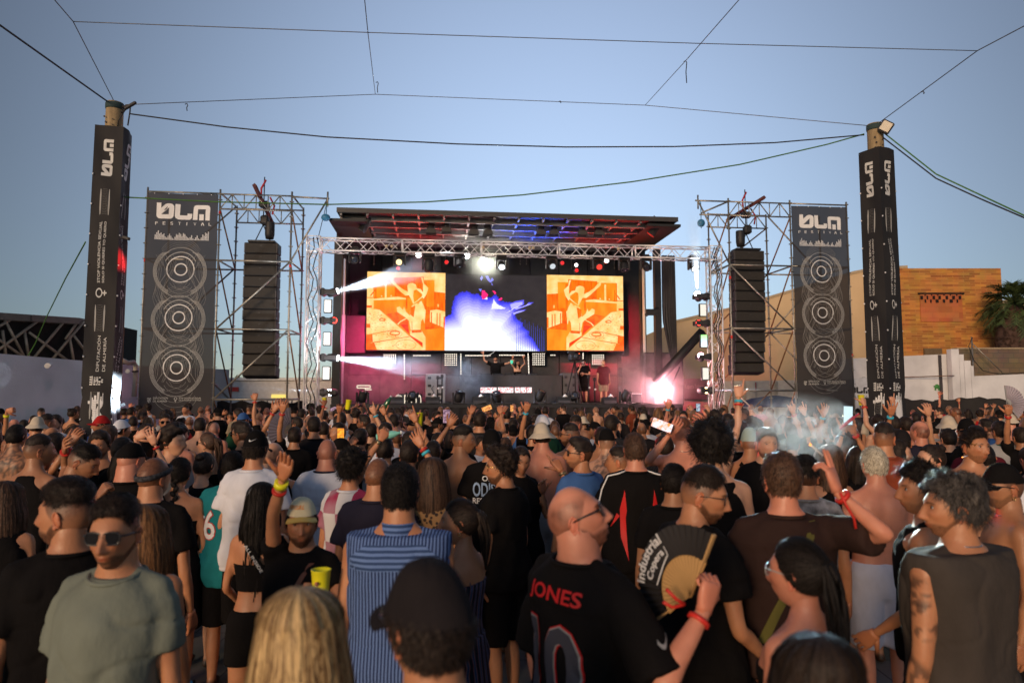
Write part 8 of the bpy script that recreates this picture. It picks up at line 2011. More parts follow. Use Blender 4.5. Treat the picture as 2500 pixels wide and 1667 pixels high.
b = M(1549,1060,5,0,'man with brown hair in black jersey with white piping and red side flashes',hair='thin',hc='brown',top_='bigtee',tm=CL['black'],skin='pink',bw=1.12,slf=.85)
a = Art(); 
for s_ in (-1,1): a.poly([(s_*.10,.02),(s_*.13,-.11),(s_*.125,-.30),(s_*.08,-.45),(s_*.11,-.30),(s_*.085,-.12)]); a.poly([(s_*.13,-.16),(s_*.19,-.24),(s_*.15,-.14)])
print_on(b, a, mat('bright_red_print', (.55,.012,.012), .6), 0, 1.38)
for s_, key in ((-1,'L'),(1,'R')):
    S_,E_,W_ = b['arms'][key][:3]; pts = [Vector((s_*.075,-.045,1.515)),Vector((s_*.13,-.052,1.497)),Vector((s_*.20,-.055,1.482)),S_+Vector((s_*.060,-.045,-.03)),S_.lerp(E_,.55)+Vector((s_*.066,-.045,0)),S_.lerp(E_,.84)+Vector((s_*.066,-.045,0))]
    c = bpy.data.objects.new('piping', mb_mesh(MB().path(pts,.006,6),'piping')); c.data.materials.append(M_WHITE); COL.objects.link(c); c.parent = b['o']
M(1620,1066,6.4,10,'man in a black pinstriped shirt behind the red-flash jersey',hair='short',hc='dark',top_='bigtee',tm=CL['pinstripe'],skin='tan',hy=20)
b = M(1662,1022,5.8,6,'shirtless man with a sunburnt back and ginger fade holding up a phone',hair='fade',hc='ginger',top_='none',skin='pink',bw=1.12,hy=10,chain=True,arms={'L':(1632,1062,5.4,(-.7,-.1,-.6)),'R':'head'},tattoo=[(.05,-.1,1.42,.03,70)])
phone(P(1616,1038,5.3),(-.9,0,.35),(-.15,-1,.1),'phone filming the stage beside the ginger shirtless man',noise_emi('phone_scene', (.8,.85,1), (1,.25,.05), 1.2, 30),h=.17)
M(1735,1052,4.3,-4,'man with a big curly black hair in a black vest, pale shoulders',hair='afro',hc='black',top_='tank',tm=CL['black'],skin='light',bw=1.05)
M(1645,1135,4.2,-14,'man in black tee with slicked dark hair just behind the man in glasses',hair='slick',hc='black',top_='tee',tm=CL['black'],skin='olive',hy=-14,stubble=.4)
b = M(1716,1145,3.1,-62,'bearded man in glasses and black tee looking down to the right',hair='fade',hc='dark',beard=.75,glasses='clear',face=True,gaze=(.2,1,-.3),top_='bigtee',tm=CL['black'],skin='tan',hy=-46,hp=-12,bw=1.05,arms={'R':'down2','L':'down'})
b = M(1408,1186,2.5,-52,'balding bearded man in black number 10 jersey and sunglasses looking up, waving a fan',hair='bald',hc='brown',beard=.85,glasses='sun',top_='jersey',tm=CL['black'],skin='pink',bw=1.15,neck=1.25,hy=-44,hp=20,slf=.95,hem=.78,armr=1.1,
      arms={'R':(1696,1496,2.22,(.4,-.6,-1)),'L':'down'},hand={'R':dict(curl=.95,n=(-1,.2,.2),d=(.15,.3,.95))},bands={'R':[(.03,.014,band('red'))]})
print_on(b, Art().text('JONES',-.13,.0,.26,.062,bold=.02), mat('bright_red_print', (.55,.012,.012), .6), 0, 1.375)
print_on(b, Art().text('10',-.135,-.30,.27,.29,bold=.045), mat('bright_red_print', (.55,.012,.012), .6), 0, 1.335)
d2 = decal(b['k']['shirt'], Art().text('10',-.130,-.295,.26,.28,bold=.034), M_GREY, (0,0,1.335), *BACK, off=.007)
d3 = decal(b['k']['shirt'], Art().text('10',-.125,-.290,.25,.27,bold=.024), mat('slate_print',(.05,.05,.065),.7), (0,0,1.335), *BACK, off=.010)
S_,E_,W_ = b['arms']['R'][:3]; pm = S_.lerp(E_,.5)
ra = tick(Art(),-.03,0,.07); decal(b['k']['shirt'], ra, M_GREY, tuple(pm), (0,1,0),(0,0,1),(-1,0,0),.004,'swoosh')
FP = P(1688,1452,2.28)
fo, at = hand_fan(FP,(0,0,1),(.78,.62,0),.224,-24,128,mat('fan_black_cloth', (.018,.016,.017), .8),mat('bamboo', (.50,.30,.12), .5),'large black folding fan with white script lettering and bamboo ribs',rin=.56)
ta = Art().text('Industrial',0,0,1,.155,bold=.02).text('Copera',.12,-.19,.80,.15,bold=.02); ta.stroke([(.05,-.24),(.3,-.27),(.7,-.25),(1.0,-.19),(1.0,-.06)],.02)
part('lettering', ta.mb(lambda x,y: tuple(at(90-54*x, .224*(.83+y), -.012))), M_WHITE, fo)
rb = FP+Vector((-.03,-.03,-.02)); part('ribbon', MB().path([rb,rb+Vector((-.03,-.01,.02)),rb+Vector((-.06,-.01,.05))],.006,6).path([rb,rb+Vector((-.04,0,-.01)),rb+Vector((-.07,-.01,.01))],.006,6), M_RED, fo)
# ---- right
b = M(1870,1047,5.4,176,'dark-haired bearded man in black tee staring straight at the camera',hair='quiff',hc='dark',beard=.75,face=True,top_='tee',tm=CL['black'],skin='light',hy=6,chain=True)
b = M(1797,1035,6.6,6,'man with curly hair in a black tee with a big white swoosh on the back',hair='curly',hc='dark',top_='tee',tm=CL['black'],skin='tan',chain=True)
print_on(b, Art().text('NIKE',-.03,.03,.20,.05,bold=.03), M_WHITE, 0, 1.27); print_on(b, tick(Art(),-.06,-.11,.26), M_WHITE, 0, 1.27)
M(1830,1048,6.2,-8,'man in a light grey-green cap worn backwards with a black strap round his neck',hair='buzz',bz=.4,hc='dark',cap=dict(m=cloth('mint',(.32,.42,.38)),back=False,low=.02),top_='none',skin='tan',hy=-10,headband=None,crossbag=CL['black'])
M(2022,1090,5.2,4,'woman with long wavy brown hair lit from the front',sex='f',hair='longwavy',hc='brown',hlen=.45,skin='tan',top_='tank',tm=CL['black'])
b = M(1906,1112,3.2,-3,'man in brown tee with an olive crossbody strap, raising a cigarette',hair='short',hc='brown',top_='bigtee',tm=CL['brown'],skin='pink',bw=1.12,slf=.85,arms={'R':(2044,1200,2.9,(1,-.1,-.9)),'L':'down'},hand={'R':dict(curl=.55,point=(0,1),spread=.14,n=(-.7,.6,0),d=(-.25,.1,1))},bands={'R':[(.03,.016,band('red'))]},lace='R')
print_on(b, Art().poly([(.075,.135),(.110,.135),(-.13,-.36),(-.17,-.36)]), CL['olive'], 0, 1.36).name = 'bag_strap'
gp, gd, gn = grip(b,'R',.15,.01); cigarette(gp,(-.65,-.1,.55),'cigarette held up between the fingers of the man in brown')
M(1965,1118,4.3,-22,'dark-haired man in black and white patterned shirt behind the raised hand',hair='quiff',hc='black',top_='tee',tm=mat('patterned_cloth',(.16,.16,.17),.8,var=.95,ns=16),skin='tan')
b = M(2132,1094,4.6,-4,'shirtless man with bleached hair and white shorts seen from behind',hair='thin',hc='platinum',top_='none',skin='pink',bw=1.08,pm=CL['whiteshorts'],low='shorts')
b = M(2158,1034,5.6,-18,'man in a rust red tee with a dark fade haircut',hair='fade',hc='dark',top_='bigtee',tm=CL['rust'],skin='tan',hy=-24,arms={'L':'down','R':'down'},chain=True)
M(2192,1076,6,-105,'smiling woman with dark hair in profile next to the rust red tee',sex='f',hair='longwavy',hc='dark',hlen=.3,face=True,skin='light',top_='tee',tm=CL['black'],earring=True)
M(2272,1086,5.3,70,'woman with dark pinned hair and hoop earring facing left',sex='f',hair='bun',hc='dark',face=True,skin='light',top_='strap',tm=CL['black'],earring=True,hy=20)
b = M(2378,1052,5.2,176,'shirtless man smoking with sunglasses pushed up on his forehead',hair='quiff',hc='dark',stubble=.5,face=True,glasses='sun',glup=.95,glm=mat('amber_frame',(.20,.10,.02),.3),top_='none',skin='tan',hy=12)
cigarette(P(2362,1112,5.05),(-.8,-.5,-.1),'lit cigarette in the lips of the shirtless man at right')
M(2445,1128,3.7,70,'man in black cap and wraparound sunglasses in profile at the right edge',hair='buzz',bz=.7,hc='dark',stubble=.55,cap=dict(m=CL['black'],low=.03),glasses='sun',top_='none',skin='olive',hy=18,earring=True,chain=True,topz=.02)
M(2245,1140,3.4,48,'smiling young man in black tank looking left',hair='messy',hc='black',face=True,stubble=.4,top_='tank',tm=CL['black'],skin='tan',hy=36,arms={'L':'down2','R':'down'})
b = M(2318,1172,2.8,22,'man with a wavy mullet and tattooed arm in a grey sleeveless top',hair='mullet',hc='ash',stubble=.7,face=True,top_='sleeveless',tm=CL['grey'],skin='tan',hy=58,bw=1.22,armr=1.15,chain=True,arms={'L':'down','R':'down'},tattoo=[(-.25,0,1.25,.10,45),(-.27,.02,1.05,.08,45),(-.24,0,1.35,.07,50)],low='trousers',pm=CL['denim'],neck=1.08)
M(1945,1320,2.3,28,'dark-haired woman with clear glasses and bare shoulders in the foreground right',sex='f',hair='pony',hc='black',hlen=.42,skin='pink',top_='strap',tm=CL['black'],glasses='clear',glm=mat('clear_frame',(.4,.38,.36),.2),hy=14,bw=1.12)
M(1985,1560,1.42,5,'dark brown head of a person at the very bottom right of centre',sex='f',hair='long',hc='dark',hlen=.4,skin='pink',top_='strap',tm=CL['black'])
M(2402,1085,5.6,-5,'man in white tee with a round dark back print at the right',hair='slick',hc='black',top_='bigtee',tm=CL['white'],skin='tan',hy=-20)
M(2440,1030,8,-3,'man in a grey-white tee with dark collar at the far right',hair='short',hc='dark',top_='tee',tm=CL['lightgrey'],collm=CL['green'],skin='olive')
b = M(2094,1092,5.6,0,'person in dark top reaching both lit hands up with a phone',hair='longwavy',sex='f',hc='dark',skin='tan',top_='tee',tm=CL['black'],arms={'L':(2060,1054,5.45,(-.8,0,-.6)),'R':(2082,1048,5.45,(.8,0,-.6))},hand={'L':dict(curl=.4),'R':dict(curl=.5)},bands={'R':[(.03,.014,band('red'))],'L':[(.03,.012,band('black'))]})
phone(P(2070,1014,5.35),(.05,0,1),(0,-1,.05),'phone held high in the lit hands right of the smoke',emi('phone_pale',(.55,.75,.85),1.0))
o = thing('hand_fan','closed pink-red folding fan held up near the raised phone','hand fan',tuple(P(2074,1028,5.2))); part('guard', MB().bevbox(P(2074,1028,5.22),(.012,.016,.19),.003,Euler((0,R(52),0)).to_matrix()), mat('crimson',(.45,.01,.04),.5), o); part('leaf', MB().bevbox(P(2068,1032,5.24),(.024,.010,.15),.003,Euler((0,R(52),0)).to_matrix()), mat('crimson',(.45,.01,.04),.5), o)
# ---- raised arms and props further back
b = M(682,1010,9,-5,'person in white tee with an arm raised high holding an open black fan',hair='short',hc='dark',top_='tee',tm=CL['white'],skin='tan',arms={'L':(668,1005,8.7,(-.5,0,-1)),'R':(704,1050,8.5,(.8,0,-.8))},bands={'L':[(.03,.02,band('red'))],'R':[(.03,.016,band('red'))]},hand={'L':dict(curl=.2,spread=.2),'R':dict(curl=.9)})
hand_fan(P(712,1052,8.2),(-.75,0,.35),(0,-1,0),.28,-70,60,mat('grey_fan_cloth',(.10,.09,.12),.7),M_BLACK,'grey and black open folding fan above the white cap wearer, left of centre',rin=.3,n=14)
hand_fan(P(2458,985,8.0),(.75,0,.45),(0,-1,0),.21,-62,85,mat('purple_fan_cloth',(.34,.30,.34),.7),M_GREY,'open pale fan with purple edge held at the right edge',rin=.25,n=16)
# ---- performers and crew on the stage (their frame is turned with the stage)
def on_stage(x, ytop, W, yaw, label, feet=True, **sp):
    sp.setdefault('q',1.6); sp.setdefault('seed',int(x)%50); B = build_person(sp); u, z = SP(x,ytop,W); s = (z-FLOOR)/(B['hc'].z+.118); s = max(.9,min(1.08,s)); p = to_world((u,W,FLOOR)); o, k = instance_person(B, tuple(p), yaw+6.2, s, label); B['o']=o; B['s']=s; B['k']=k; B['yaw']=yaw+6.2; return B
on_stage(1210,868,26.6,176,'bearded performer in black tee and cap raising a drumstick behind the desk',hair='short',hc='dark',beard=.8,face=True,cap=dict(m=CL['black'],low=.03),top_='bigtee',tm=CL['black'],skin='light',hp=12,arms={'R':'upw','L':'out'},hand={'R':dict(curl=1)})
p0 = to_world(S3(1189,871,26.3)); p1 = to_world(S3(1208,858,26.3)); o = thing('drumstick','thin pale stick raised by the bearded performer','drumstick',tuple(p0)); part('shaft', MB().tube(p0,p1,.012,8,.008), M_WHITE, o); part('tip', MB().sph(p1,.014,8,6), M_WHITE, o)
on_stage(1263,880,26.6,184,'woman performer with long black hair in a black bikini top, both hands up',sex='f',hair='longwavy',hc='black',hlen=.4,hspan=140,face=True,top_='crop',tm=CL['black'],skin='light',arms={'R':'upb','L':'upb'})
q_ = to_world(S3(1249,884,26.2)); o = thing('teal_cup','small glowing teal cup in the raised hand of the woman performer','cup',tuple(q_)); part('cup_wall', MB().lathe(q_,[(.04,-.06),(.055,.07),(.05,.07)],14), emi('teal_glow',(.1,.8,.5),.8), o); part('rim', MB().lathe(q_+Vector((0,0,.07)),[(.055,0),(.058,.008)],14), M_WHITE, o)
on_stage(1425,877,26.2,165,'man in long black tee drinking beside the camera tripod on stage',hair='fade',hc='dark',beard=.8,face=True,headband=CL['charcoal'],top_='bigtee',tm=CL['black'],skin='light',hem=.62,bw=1.1,arms={'R':'chin','L':'cross'},pm=CL['black'])
on_stage(1473,879,26.0,180,'bearded man in dark red tee and beige shorts standing on the stage',hair='buzz',bz=.6,hc='dark',beard=.9,face=True,top_='bigtee',tm=CL['maroon'],skin='light',bw=1.15,hem=.74,chain=True,pm=CL['khaki'],arms={'R':'down','L':'down'})
# ================================================================ the crowd behind
GB = []
def gb(desc, **sp): sp.setdefault('q', 1.75); sp['seed'] = len(GB)*3+1; GB.append((desc, build_person(sp), sp))
gb('dark-haired man in {t} tee', hair='short', hc='dark', top_='tee')
gb('man with faded hair, {t} tee', hair='fade', hc='dark', top_='tee', bw=1.05, hy=-25)
gb('bare-backed man with dark hair', hair='short', hc='dark', top_='none', bw=1.04)
gb('bare-backed man with buzz cut', hair='buzz', hc='dark', top_='none', hy=20, chain=True)
gb('curly-haired man in {t} tank', hair='curly', hc='dark', top_='tank', hy=15)
gb('man in {c} cap, {t} tee', hair='short', hc='dark', cap=dict(m=CL['black'],low=.02,closed=True), top_='tee')
gb('man in forward {c} cap', hair='short', hc='dark', cap=dict(m=CL['black']), top_='tee', hy=-50, stubble=.5)
gb('long-haired woman in {t} top', sex='f', hair='long', hc='brown', top_='tank', hlen=.36)
gb('woman with ponytail in {t} top', sex='f', hair='pony', hc='dark', top_='tank', hlen=.26, hy=30)
gb('woman with bun in {t} top', sex='f', hair='bun', hc='dark', top_='strap', hy=-20, earring=True)
gb('man in {t} tee, right arm up', hair='short', hc='dark', top_='tee', arms={'R':'up','L':'down'}, hand={'R':dict(curl=.1,spread=.25)}, bands={'R':[(.03,.018,band('cyan'))]})
gb('man in {t} tee, fist up', hair='fade', hc='dark', top_='tee', arms={'L':'up','R':'down'}, hand={'L':dict(curl=1.1)}, bands={'L':[(.03,.018,band('red'))]})
gb('bare-chested man pointing up', hair='curly', hc='dark', top_='none', arms={'R':'up','L':'down'}, hand={'R':dict(curl=1.1,point=(0,))}, bands={'R':[(.03,.018,band('cyan')),(.06,.014,band('red'))]})
gb('man in {t} tee filming', hair='messy', hc='dark', top_='tee', arms={'R':'phone','L':'phone'}, hand={'R':dict(curl=.5),'L':dict(curl=.5)})
gb('woman in {t} top, arms up', sex='f', hair='longwavy', hc='dark', top_='strap', arms={'R':'upw','L':'up'}, hand={'R':dict(curl=.3,spread=.2)}, bands={'L':[(.03,.016,band('red'))]})
gb('man in sunglasses and {t} tee', hair='quiff', hc='dark', top_='tee', glasses='sun', stubble=.6, hy=60)
gb('bearded man in sunglasses', hair='fade', hc='dark', top_='tee', glasses='sun', beard=.8, hy=0)
gb('bearded man in profile, {t} tee', hair='short', hc='dark', top_='tee', beard=.8, hy=70)
gb('bald man in {t} tee', hair='bald', hc='dark', top_='tee', skin='pink')
gb('bare-backed man in bucket hat', hair='short', hc='dark', cap=dict(m=CL['cream'],bucket=True,low=.03), top_='none')
gb('grey-haired man in {t} tank', hair='buzz', hc='grey', bz=.8, top_='tank')
gb('man in {t} tank, arm bent up', hair='short', hc='dark', top_='tank', arms={'L':'upb','R':'down'}, hand={'L':dict(curl=.9)}, bands={'L':[(.03,.02,band('red'))]})
gb('wavy-haired woman in {t} tee', sex='f', hair='longwavy', hc='auburn', top_='tee', hlen=.34, hy=-15)
gb('bare-backed man, hands on head', hair='fade', hc='black', top_='none', arms={'R':'head','L':'head'})
WGT = [11,9,13,10,5,7,5,7,5,6,1.6,1,1.6,2,1,7,5,8,2,3,4,2,6,1.5]
rng = random.Random(21)
taken = [(o.location.x, o.location.y) for o in COL.objects if o.name.split('.')[0] == 'person' and o.location.z < .5]
TOPS = [('black',12),('black',6),('white',6),('charcoal',4),('navy',3),('brown',1),('lightgrey',2),('red',.7),('blue',1),('green',1),('rust',.7),('cream',1),('khaki',.6),('pinstripe',.6),('maroon',.8),('pink',.5)]
CAPS = [('black',6),('white',1.2),('charcoal',2),('khaki',.8),('red',.5),('blue',.5),('cream',.5)]
def pick(L_): return rng.choices([a for a,_ in L_],[b for _,b in L_])[0]
rows = []; y = 5.6; k = 0
specs = [5.6,6.3,7.0,7.8,8.6,9.5,10.4,11.4,12.5,13.7,15.0,16.4,17.8,19.3,20.8,22.0]
nall = 0
for ri, yy in enumerate(specs):
    half = .78*yy+.2; dx = .64 if yy < 8 else (.74 if yy < 12 else (.98 if yy < 17 else 1.15)); n = int(2*half/dx); row = []
    for i in range(n+1):
        x = -half + dx*(i+.5*(ri % 2)) + rng.uniform(-.2,.2)*dx; yv = yy + rng.uniform(-.28,.28)
        if any((x-a)**2+(yv-b)**2 < .36**2 for a,b in taken): continue
        if x < -12.2 or (abs(x-TL.x) < .55 and abs(yv-13.0) < .6) or (abs(x-TR.x) < .55 and abs(yv-13.9) < .6): continue
        fw = -ST*x+CT*yv
        if fw > 22.2: continue
        taken.append((x,yv)); row.append((x,yv))
    rows.append(row); nall += len(row)
MAXN = 300-5-sum(1 for o in COL.objects if o.name.split('.')[0] == 'person')
flat = [(ri, p_) for ri, r_ in enumerate(rows) for p_ in r_]
while len(flat) > MAXN:      # thin out the farthest rows first
    cand = [i for i, (ri, _) in enumerate(flat) if ri >= 10]; flat.pop(rng.choice(cand))
ORDS = ['front','second','third','fourth','fifth','sixth','seventh','eighth','ninth','tenth','eleventh','twelfth','thirteenth','fourteenth','fifteenth','sixteenth']
LM = [(60,'at the far left edge'),(170,'by the grey wall'),(300,'before the left pillar'),(400,'before the left banner'),(500,'right of the left banner'),(590,'left of the left speakers'),(690,'below the left speakers'),(790,'before the left truss tower'),
      (880,'right of the left truss tower'),(960,'below the left screen'),(1040,'before the letter sign'),(1120,'before the grey cabinet'),(1200,'below the centre screen'),(1290,'before the lit desk strip'),(1370,'right of the desk strip'),(1450,'before the camera tripod'),
      (1540,'before the man in shorts'),(1630,'before the pink-white lamp'),(1710,'left of the right truss tower'),(1790,'before the right truss tower'),(1880,'below the right speakers'),(1960,'left of the right banner'),(2060,'before the right banner'),(2140,'before the small white banner'),
      (2230,'before the right pillar'),(2320,'before the white wall'),(2410,'before the block wall'),(9999,'at the far right edge')]
def landmark(x, yv): px = 1250+F*x/yv; return next(n for lim, n in LM if px < lim)
used = set()
nrow = len(specs)
ecs = noise_emi('phone_scene_glow', (1,.55,.15), (.5,.08,.03), .9, 40); ecb = noise_emi('phone_scene_pale', (.55,.75,.85), (.15,.12,.2), .8, 40); ecp = noise_emi('phone_scene_pink', (.75,.45,.55), (.08,.05,.12), .6, 40)
pc = 0; seen = {}
for ri in range(nrow):
    row = sorted([p_ for r_, p_ in flat if r_ == ri])
    for ci, (x, yv) in enumerate(row):
        gi = rng.choices(range(len(GB)), WGT)[0]
        desc, B, sp = GB[gi]
        if yv < 6.6 and 'arms' in sp and rng.random() < .6: gi = rng.choice([0,1,2,3,4,5,8]); desc, B, sp = GB[gi]
        s = rng.uniform(.90,1.06)*(.95 if sp.get('sex') == 'f' else 1.0); yaw = rng.gauss(math.degrees(math.atan2(x, 26-yv))*.6*-1*-1*-1, 16)
        if gi == 16 or (gi in (15,6) and rng.random() < .5) or rng.random() < .05: yaw += 180+rng.uniform(-25,25)
        t_ = pick(TOPS); cp = pick(CAPS); skn = rng.choices(['tan','light','brown','pink','olive','dark'],[8,3,3,4,6,1])[0]
        mats = {'person': SKINS[skn], 'shirt': CL[t_], 'top': CL[t_], 'collar': CL[t_], 'cap': CL[cp], 'cap_brim': CL[cp]}
        if rng.random() < .2: mats['shorts'] = CL[rng.choice(['denim','khaki','lightgrey'])]
        names = {'lightgrey':'light grey','pinstripe':'pinstriped','rust':'rust red'}
        where = ', %s, %s row from stage' % (landmark(x,yv), ORDS[nrow-1-ri])
        for _k in range(30):
            lab = desc.format(t=names.get(t_,t_), c=names.get(cp,cp)) + where
            if lab not in used: break
            t_ = pick(TOPS); cp = pick(CAPS)
            if _k > 5: gi = rng.choice([0,1,2,3,4,5,8]); desc, B, sp = GB[gi]
        lab = lab if len(lab.split()) < 17 else lab.replace(' row from stage',' row'); used.add(lab); mats.update({'shirt': CL[t_], 'top': CL[t_], 'collar': CL[t_], 'cap': CL[cp], 'cap_brim': CL[cp]})
        if gi == 19: mats.pop('cap'); mats.pop('cap_brim')
        o, kk = instance_person(B, (x, yv, 0), yaw, s, lab, 'crowd watching the stage', mats); (None if gi in (13,21) else setattr(o, 'rotation_euler', (R(rng.uniform(-4,5)), R(rng.uniform(-4,4)), R(yaw)))); B2 = dict(B); B2['o'] = o; B2['s'] = s; B2['yaw'] = yaw
        if gi == 13 and yv < 17:
            g1, d1, n1 = grip(B2,'R',.09,.03); g2, d2, n2 = grip(B2,'L',.09,.03); mid = (g1+g2)/2
            phone(mid, (.0,0,1) if pc % 2 else (.9,0,.35), (mid*-1+Vector((0,0,CAM_H))).normalized() if yaw < 90 else (0,-1,0), 'phone held up by a man' + where, (ecs,ecb,ecp)[pc % 3]); pc += 1
        if gi == 21 and yv < 15 and rng.random() < .6:
            g1, d1, n1 = grip(B2,'L',.08,.03); cup(g1, (0,0,1), 'yellow cup raised by a man' + where)
# the packed rows right against the stage, beyond counting: one object
far = []; tk = set()
for k in range(4000):
    yv = rng.uniform(14.5,22.1); x = rng.uniform(-.78*yv, .78*yv)
    if x < -12.2 or -ST*x+CT*yv > 22.25 or any((x-a)**2+(yv-b)**2 < .52**2 for a,b in taken): continue
    if abs(x-TL.x) < .6 and abs(yv-13) < .7 or abs(x-TR.x) < .6 and abs(yv-13.9) < .7: continue
    taken.append((x,yv)); far.append((x,yv))
    if len(far) >= 170: break
VV = []; FF = []; MI = []; CC = []; mats_ = []; nv_ = 0; cache = {}
def midx(m):
    if m not in mats_: mats_.append(m)
    return mats_.index(m)
def arr(me):
    if me.name not in cache:
        v = np.empty(len(me.vertices)*3); me.vertices.foreach_get('co', v); c = np.ones(len(me.vertices)*4)
        if 'Col' in me.attributes: me.attributes['Col'].data.foreach_get('color', c)
        ls = np.empty(len(me.polygons), int); me.polygons.foreach_get('loop_total', ls); lv = np.empty(len(me.loops), int); me.loops.foreach_get('vertex_index', lv)
        cache[me.name] = (v.reshape(-1,3), c.reshape(-1,4), ls, lv)
    return cache[me.name]
LS = []; LV = []
for (x, yv) in far:
    desc, B, sp = GB[rng.choice([0,0,1,2,3,4,5,7,8,9,15,17,20,22,2,3])]; s = rng.uniform(.93,1.04); yw = R(rng.gauss(0,22)+(180 if rng.random() < .06 else 0)); cs, sn = math.cos(yw)*s, math.sin(yw)*s
    t_ = CL[pick(TOPS)]; sk_ = SKINS[rng.choice(['tan','tan','light','brown','pink','olive'])]
    for nm, me, m in [('person', B['body'], sk_)]+[(nm, me, t_ if nm in ('shirt','top','collar') else me.materials[0]) for nm, me, lb in B['kids'] if nm not in ('shorts','trousers','wristband')]:
        v, c, ls, lv = arr(me); w = np.c_[v[:,0]*cs-v[:,1]*sn+x, v[:,0]*sn+v[:,1]*cs+yv, v[:,2]*s]; VV.append(w); CC.append(c); LS.append(ls); LV.append(lv+nv_); MI.append(np.full(len(ls), midx(m))); nv_ += len(v)
VV = np.vstack(VV); CC = np.vstack(CC); LS = np.concatenate(LS); LV = np.concatenate(LV); MI = np.concatenate(MI)
me = bpy.data.meshes.new('distant_crowd'); me.vertices.add(len(VV)); me.vertices.foreach_set('co', VV.ravel()); me.loops.add(len(LV)); me.loops.foreach_set('vertex_index', LV)
me.polygons.add(len(LS)); me.polygons.foreach_set('loop_start', np.concatenate([[0],np.cumsum(LS)[:-1]])); me.polygons.foreach_set('material_index', MI); me.polygons.foreach_set('use_smooth', np.ones(len(LS),bool))
for m in mats_: me.materials.append(m)
me.update(); me.validate(); at_ = me.color_attributes.new('Col','FLOAT_COLOR','POINT'); at_.data.foreach_set('color', CC.ravel())
o = bpy.data.objects.new('distant_crowd', me); COL.objects.link(o); tag(o, 'packed far rows of the crowd pressed against the stage front', 'crowd', None, 'stuff')
# raised arms the photo shows above the heads, on people of their own
def A(x, yh, d, label, top, sk, key='R', items=None, dxh=0, **sp):
    xh = x + dxh; yt = 965+(CAM_H-1.72)*F/d
    sp.setdefault('hair','short'); return M(xh, yt, d, rng.uniform(-12,12), label, top_='tee' if top != 'none' else 'none', tm=CL.get(top,CL['black']), skin=sk, arms={key:(x,yh,d-.25,((1 if key=='R' else -1)*.6,0,-1)), ('L' if key=='R' else 'R'):'down'}, q=1.6, **sp)
b = A(828,1005,9.5,'person in black tee lifting a yellow cup at the left of the stage front','black','tan',dxh=-38,hand={'R':dict(curl=.8)}); cup(P(850,988,9.2),(.15,0,1),'tilted yellow cup lifted high left of the stage lights')
b = A(1016,1030,7.0,'person pointing up beside a yellow cup in front of the letter sign','black','tan',dxh=-16,hand={'R':dict(curl=1.0,point=(0,))}); cup(P(1023,1024,6.8),(0,0,1),'big yellow cup held upright in front of the letter sign')
b = A(1030,1090,5.6,'person in black tee with two wristbands holding up an open hand','black','tan',dxh=-30,hand={'R':dict(curl=.25,spread=.2)},bands={'R':[(.03,.02,band('red')),(.06,.022,band('cyan'))]})
b = A(928,1075,6.0,'person with a wristwatch holding up a clear green bottle','lightgrey','tan',dxh=12,key='L',watch='L',hand={'L':dict(curl=.7)}); bottle(P(948,1062,5.8),(.95,0,.2),'clear green plastic bottle held sideways left of centre',AQUA)
b = A(853,1092,7.6,'person in black holding a phone showing a yellow picture','black','tan',dxh=28,key='L',hand={'L':dict(curl=.6)},bands={'L':[(.03,.018,band('red')),(.06,.02,band('cyan'))]}); phone(P(832,1062,7.2),(0,0,1),(0,-1,0),'phone with a yellow glowing screen left of centre',noise_emi('phone_yellow',(1,.50,.04),(.8,.15,.02),1.0,40))
b = A(1285,1000,8.5,'person with a tattooed forearm and fist raised before the stage','black','tan',dxh=14,key='L',hand={'L':dict(curl=1.1)},bands={'L':[(.03,.02,band('cyan'))]},tattoo=[(-.2,.05,1.85,.12,60)])
b = A(1095,1040,7.5,'person filming with a phone in front of the desk left side','black','tan',dxh=24,key='L'); phone(P(1090,1016,7.3),(0,0,1),(0,-1,0),'phone with a pink and orange screen in front of the desk',noise_emi('phone_pinkish',(.75,.45,.55),(.1,.05,.12),.6,40))
b = A(915,1010,9.0,'person pointing a finger up near the left floor light','black','light',dxh=-8,hand={'R':dict(curl=1.0,point=(0,))},bands={'R':[(.03,.02,band('cyan'))]})
b = A(940,1012,9.0,'person lifting a small green bottle near the left floor light','black','tan',dxh=10,key='R',hand={'R':dict(curl=.9)}); bottle(P(944,986,8.9),(.5,0,.9),'small green bottle raised near the left floor light',GLASSY)
b = A(690,990,8.0,'person in black raising an open hand over the crowd left of the truss','black','tan',dxh=30,key='L',hand={'L':dict(curl=.25,spread=.25)},bands={'L':[(.03,.02,band('red'))]}) 
b = A(378,1085,5.9,'person with long nails raising an open hand with a red wristband','black','light',dxh=-22,key='R',sex='f',hand={'R':dict(curl=.15,spread=.2)},bands={'R':[(.03,.016,band('red'))]})
b = A(330,1070,6.0,'person reaching a pale hand out to the right beside the white cap','black','light',dxh=-30,key='R',hand={'R':dict(curl=.3,spread=.25,d=(.8,.2,.5))})
b = A(170,1085,5.8,'person with a raised bent arm and red wristband left of the pillar','black','tan',dxh=20,key='L',bands={'L':[(.03,.02,band('red'))]})
b = A(1935,1000,9.0,'person making a horns sign behind the smoke','black','light',dxh=-6,key='R',hand={'R':dict(curl=1.1,point=(0,3))},bands={'R':[(.03,.02,band('red'))]})
b = A(1958,995,9.0,'person raising a straight arm next to the horns sign','black','light',dxh=8,key='R',hand={'R':dict(curl=1.0,point=(0,))},bands={'R':[(.03,.02,band('black'))]})
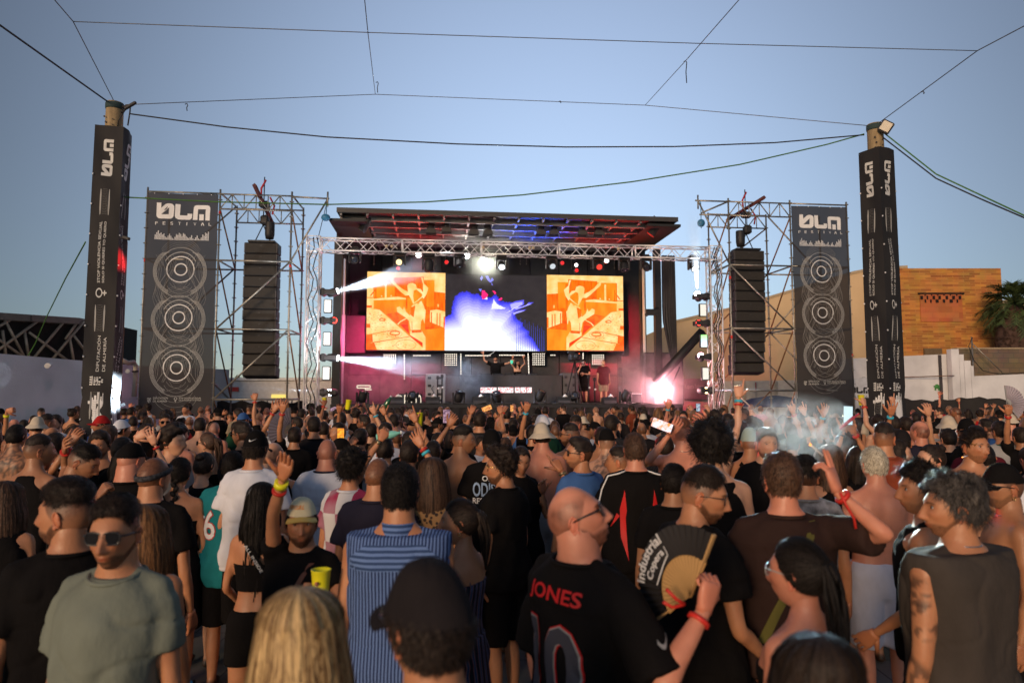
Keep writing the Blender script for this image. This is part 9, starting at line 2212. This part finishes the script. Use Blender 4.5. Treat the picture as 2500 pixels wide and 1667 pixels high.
b = A(2175,1012,7.5,'person in white raising an open hand with a blue wristband by the right pillar','white','tan',dxh=14,key='L',hand={'L':dict(curl=.15,spread=.3)},bands={'L':[(.03,.022,band('cyan'))]})
b = A(2262,985,7.6,'person in black stretching a tattooed arm up and left at the right','black','light',dxh=52,key='L',hand={'L':dict(curl=.5,spread=.2)},tattoo=[(-.35,.1,1.75,.2,45)])
b = A(2462,1000,7.9,'person holding the pale fan at the right edge','black','tan',dxh=28,key='L',hand={'L':dict(curl=.9)},bands={'L':[(.03,.02,band('red'))]})
b = A(2010,1015,8.5,'person stretching a hand with blue wristband over the smoke','black','tan',dxh=26,key='L',hand={'L':dict(curl=.3,spread=.25)},bands={'L':[(.03,.02,band('cyan'))]})
b = A(1800,1005,9.5,'person with a spread hand raised by the right truss tower','black','tan',dxh=6,key='L',hand={'L':dict(curl=.2,spread=.3)})
b = A(1632,990,11.0,'person with an arm up before the pink-white lamp','black','pink',dxh=12,key='L',hand={'L':dict(curl=.4)},bands={'L':[(.03,.02,band('cyan'))]})
b = A(18,985,9.5,'person at the far left edge stretching a fist out to the right','black','tan',dxh=-30,key='R',hand={'R':dict(curl=1.1,d=(1,0,.05))},bands={'R':[(.08,.03,band('yellow'))]})
# smoke over the crowd at the right
puff(P(1945,1040,5.2), (.50,.28,.27), 9, (.93,.98,1), 'blue-white cigarette smoke cloud over the crowd at right', 1.0, 4.5, 1.0, 0.0, lo=.42, hi=.72)
puff(P(1990,1075,5.0), (.30,.18,.17), 7, (.95,.95,1), 'thin trailing smoke below the cloud at right', 1.0, 6, 1.0, 0.0, lo=.46, hi=.7)
spot('crowd_light', (uB-.2,22.4,5.6), None, 16000, (1,.95,.55), 4.0, .6, .05, P(2066,1085,4.3))
spot('crowd_light', (uB-.2,22.4,5.6), None, 30000, (.55,.82,1), 4.5, .7, .05, P(1960,1040,5.2))
spot('crowd_light', (uA+.2,22.4,3.4), None, 6000, (1,.02,.03), 3, .7, .05, P(2368,1090,3.9))
bpy.data.scenes.remove(TMP)
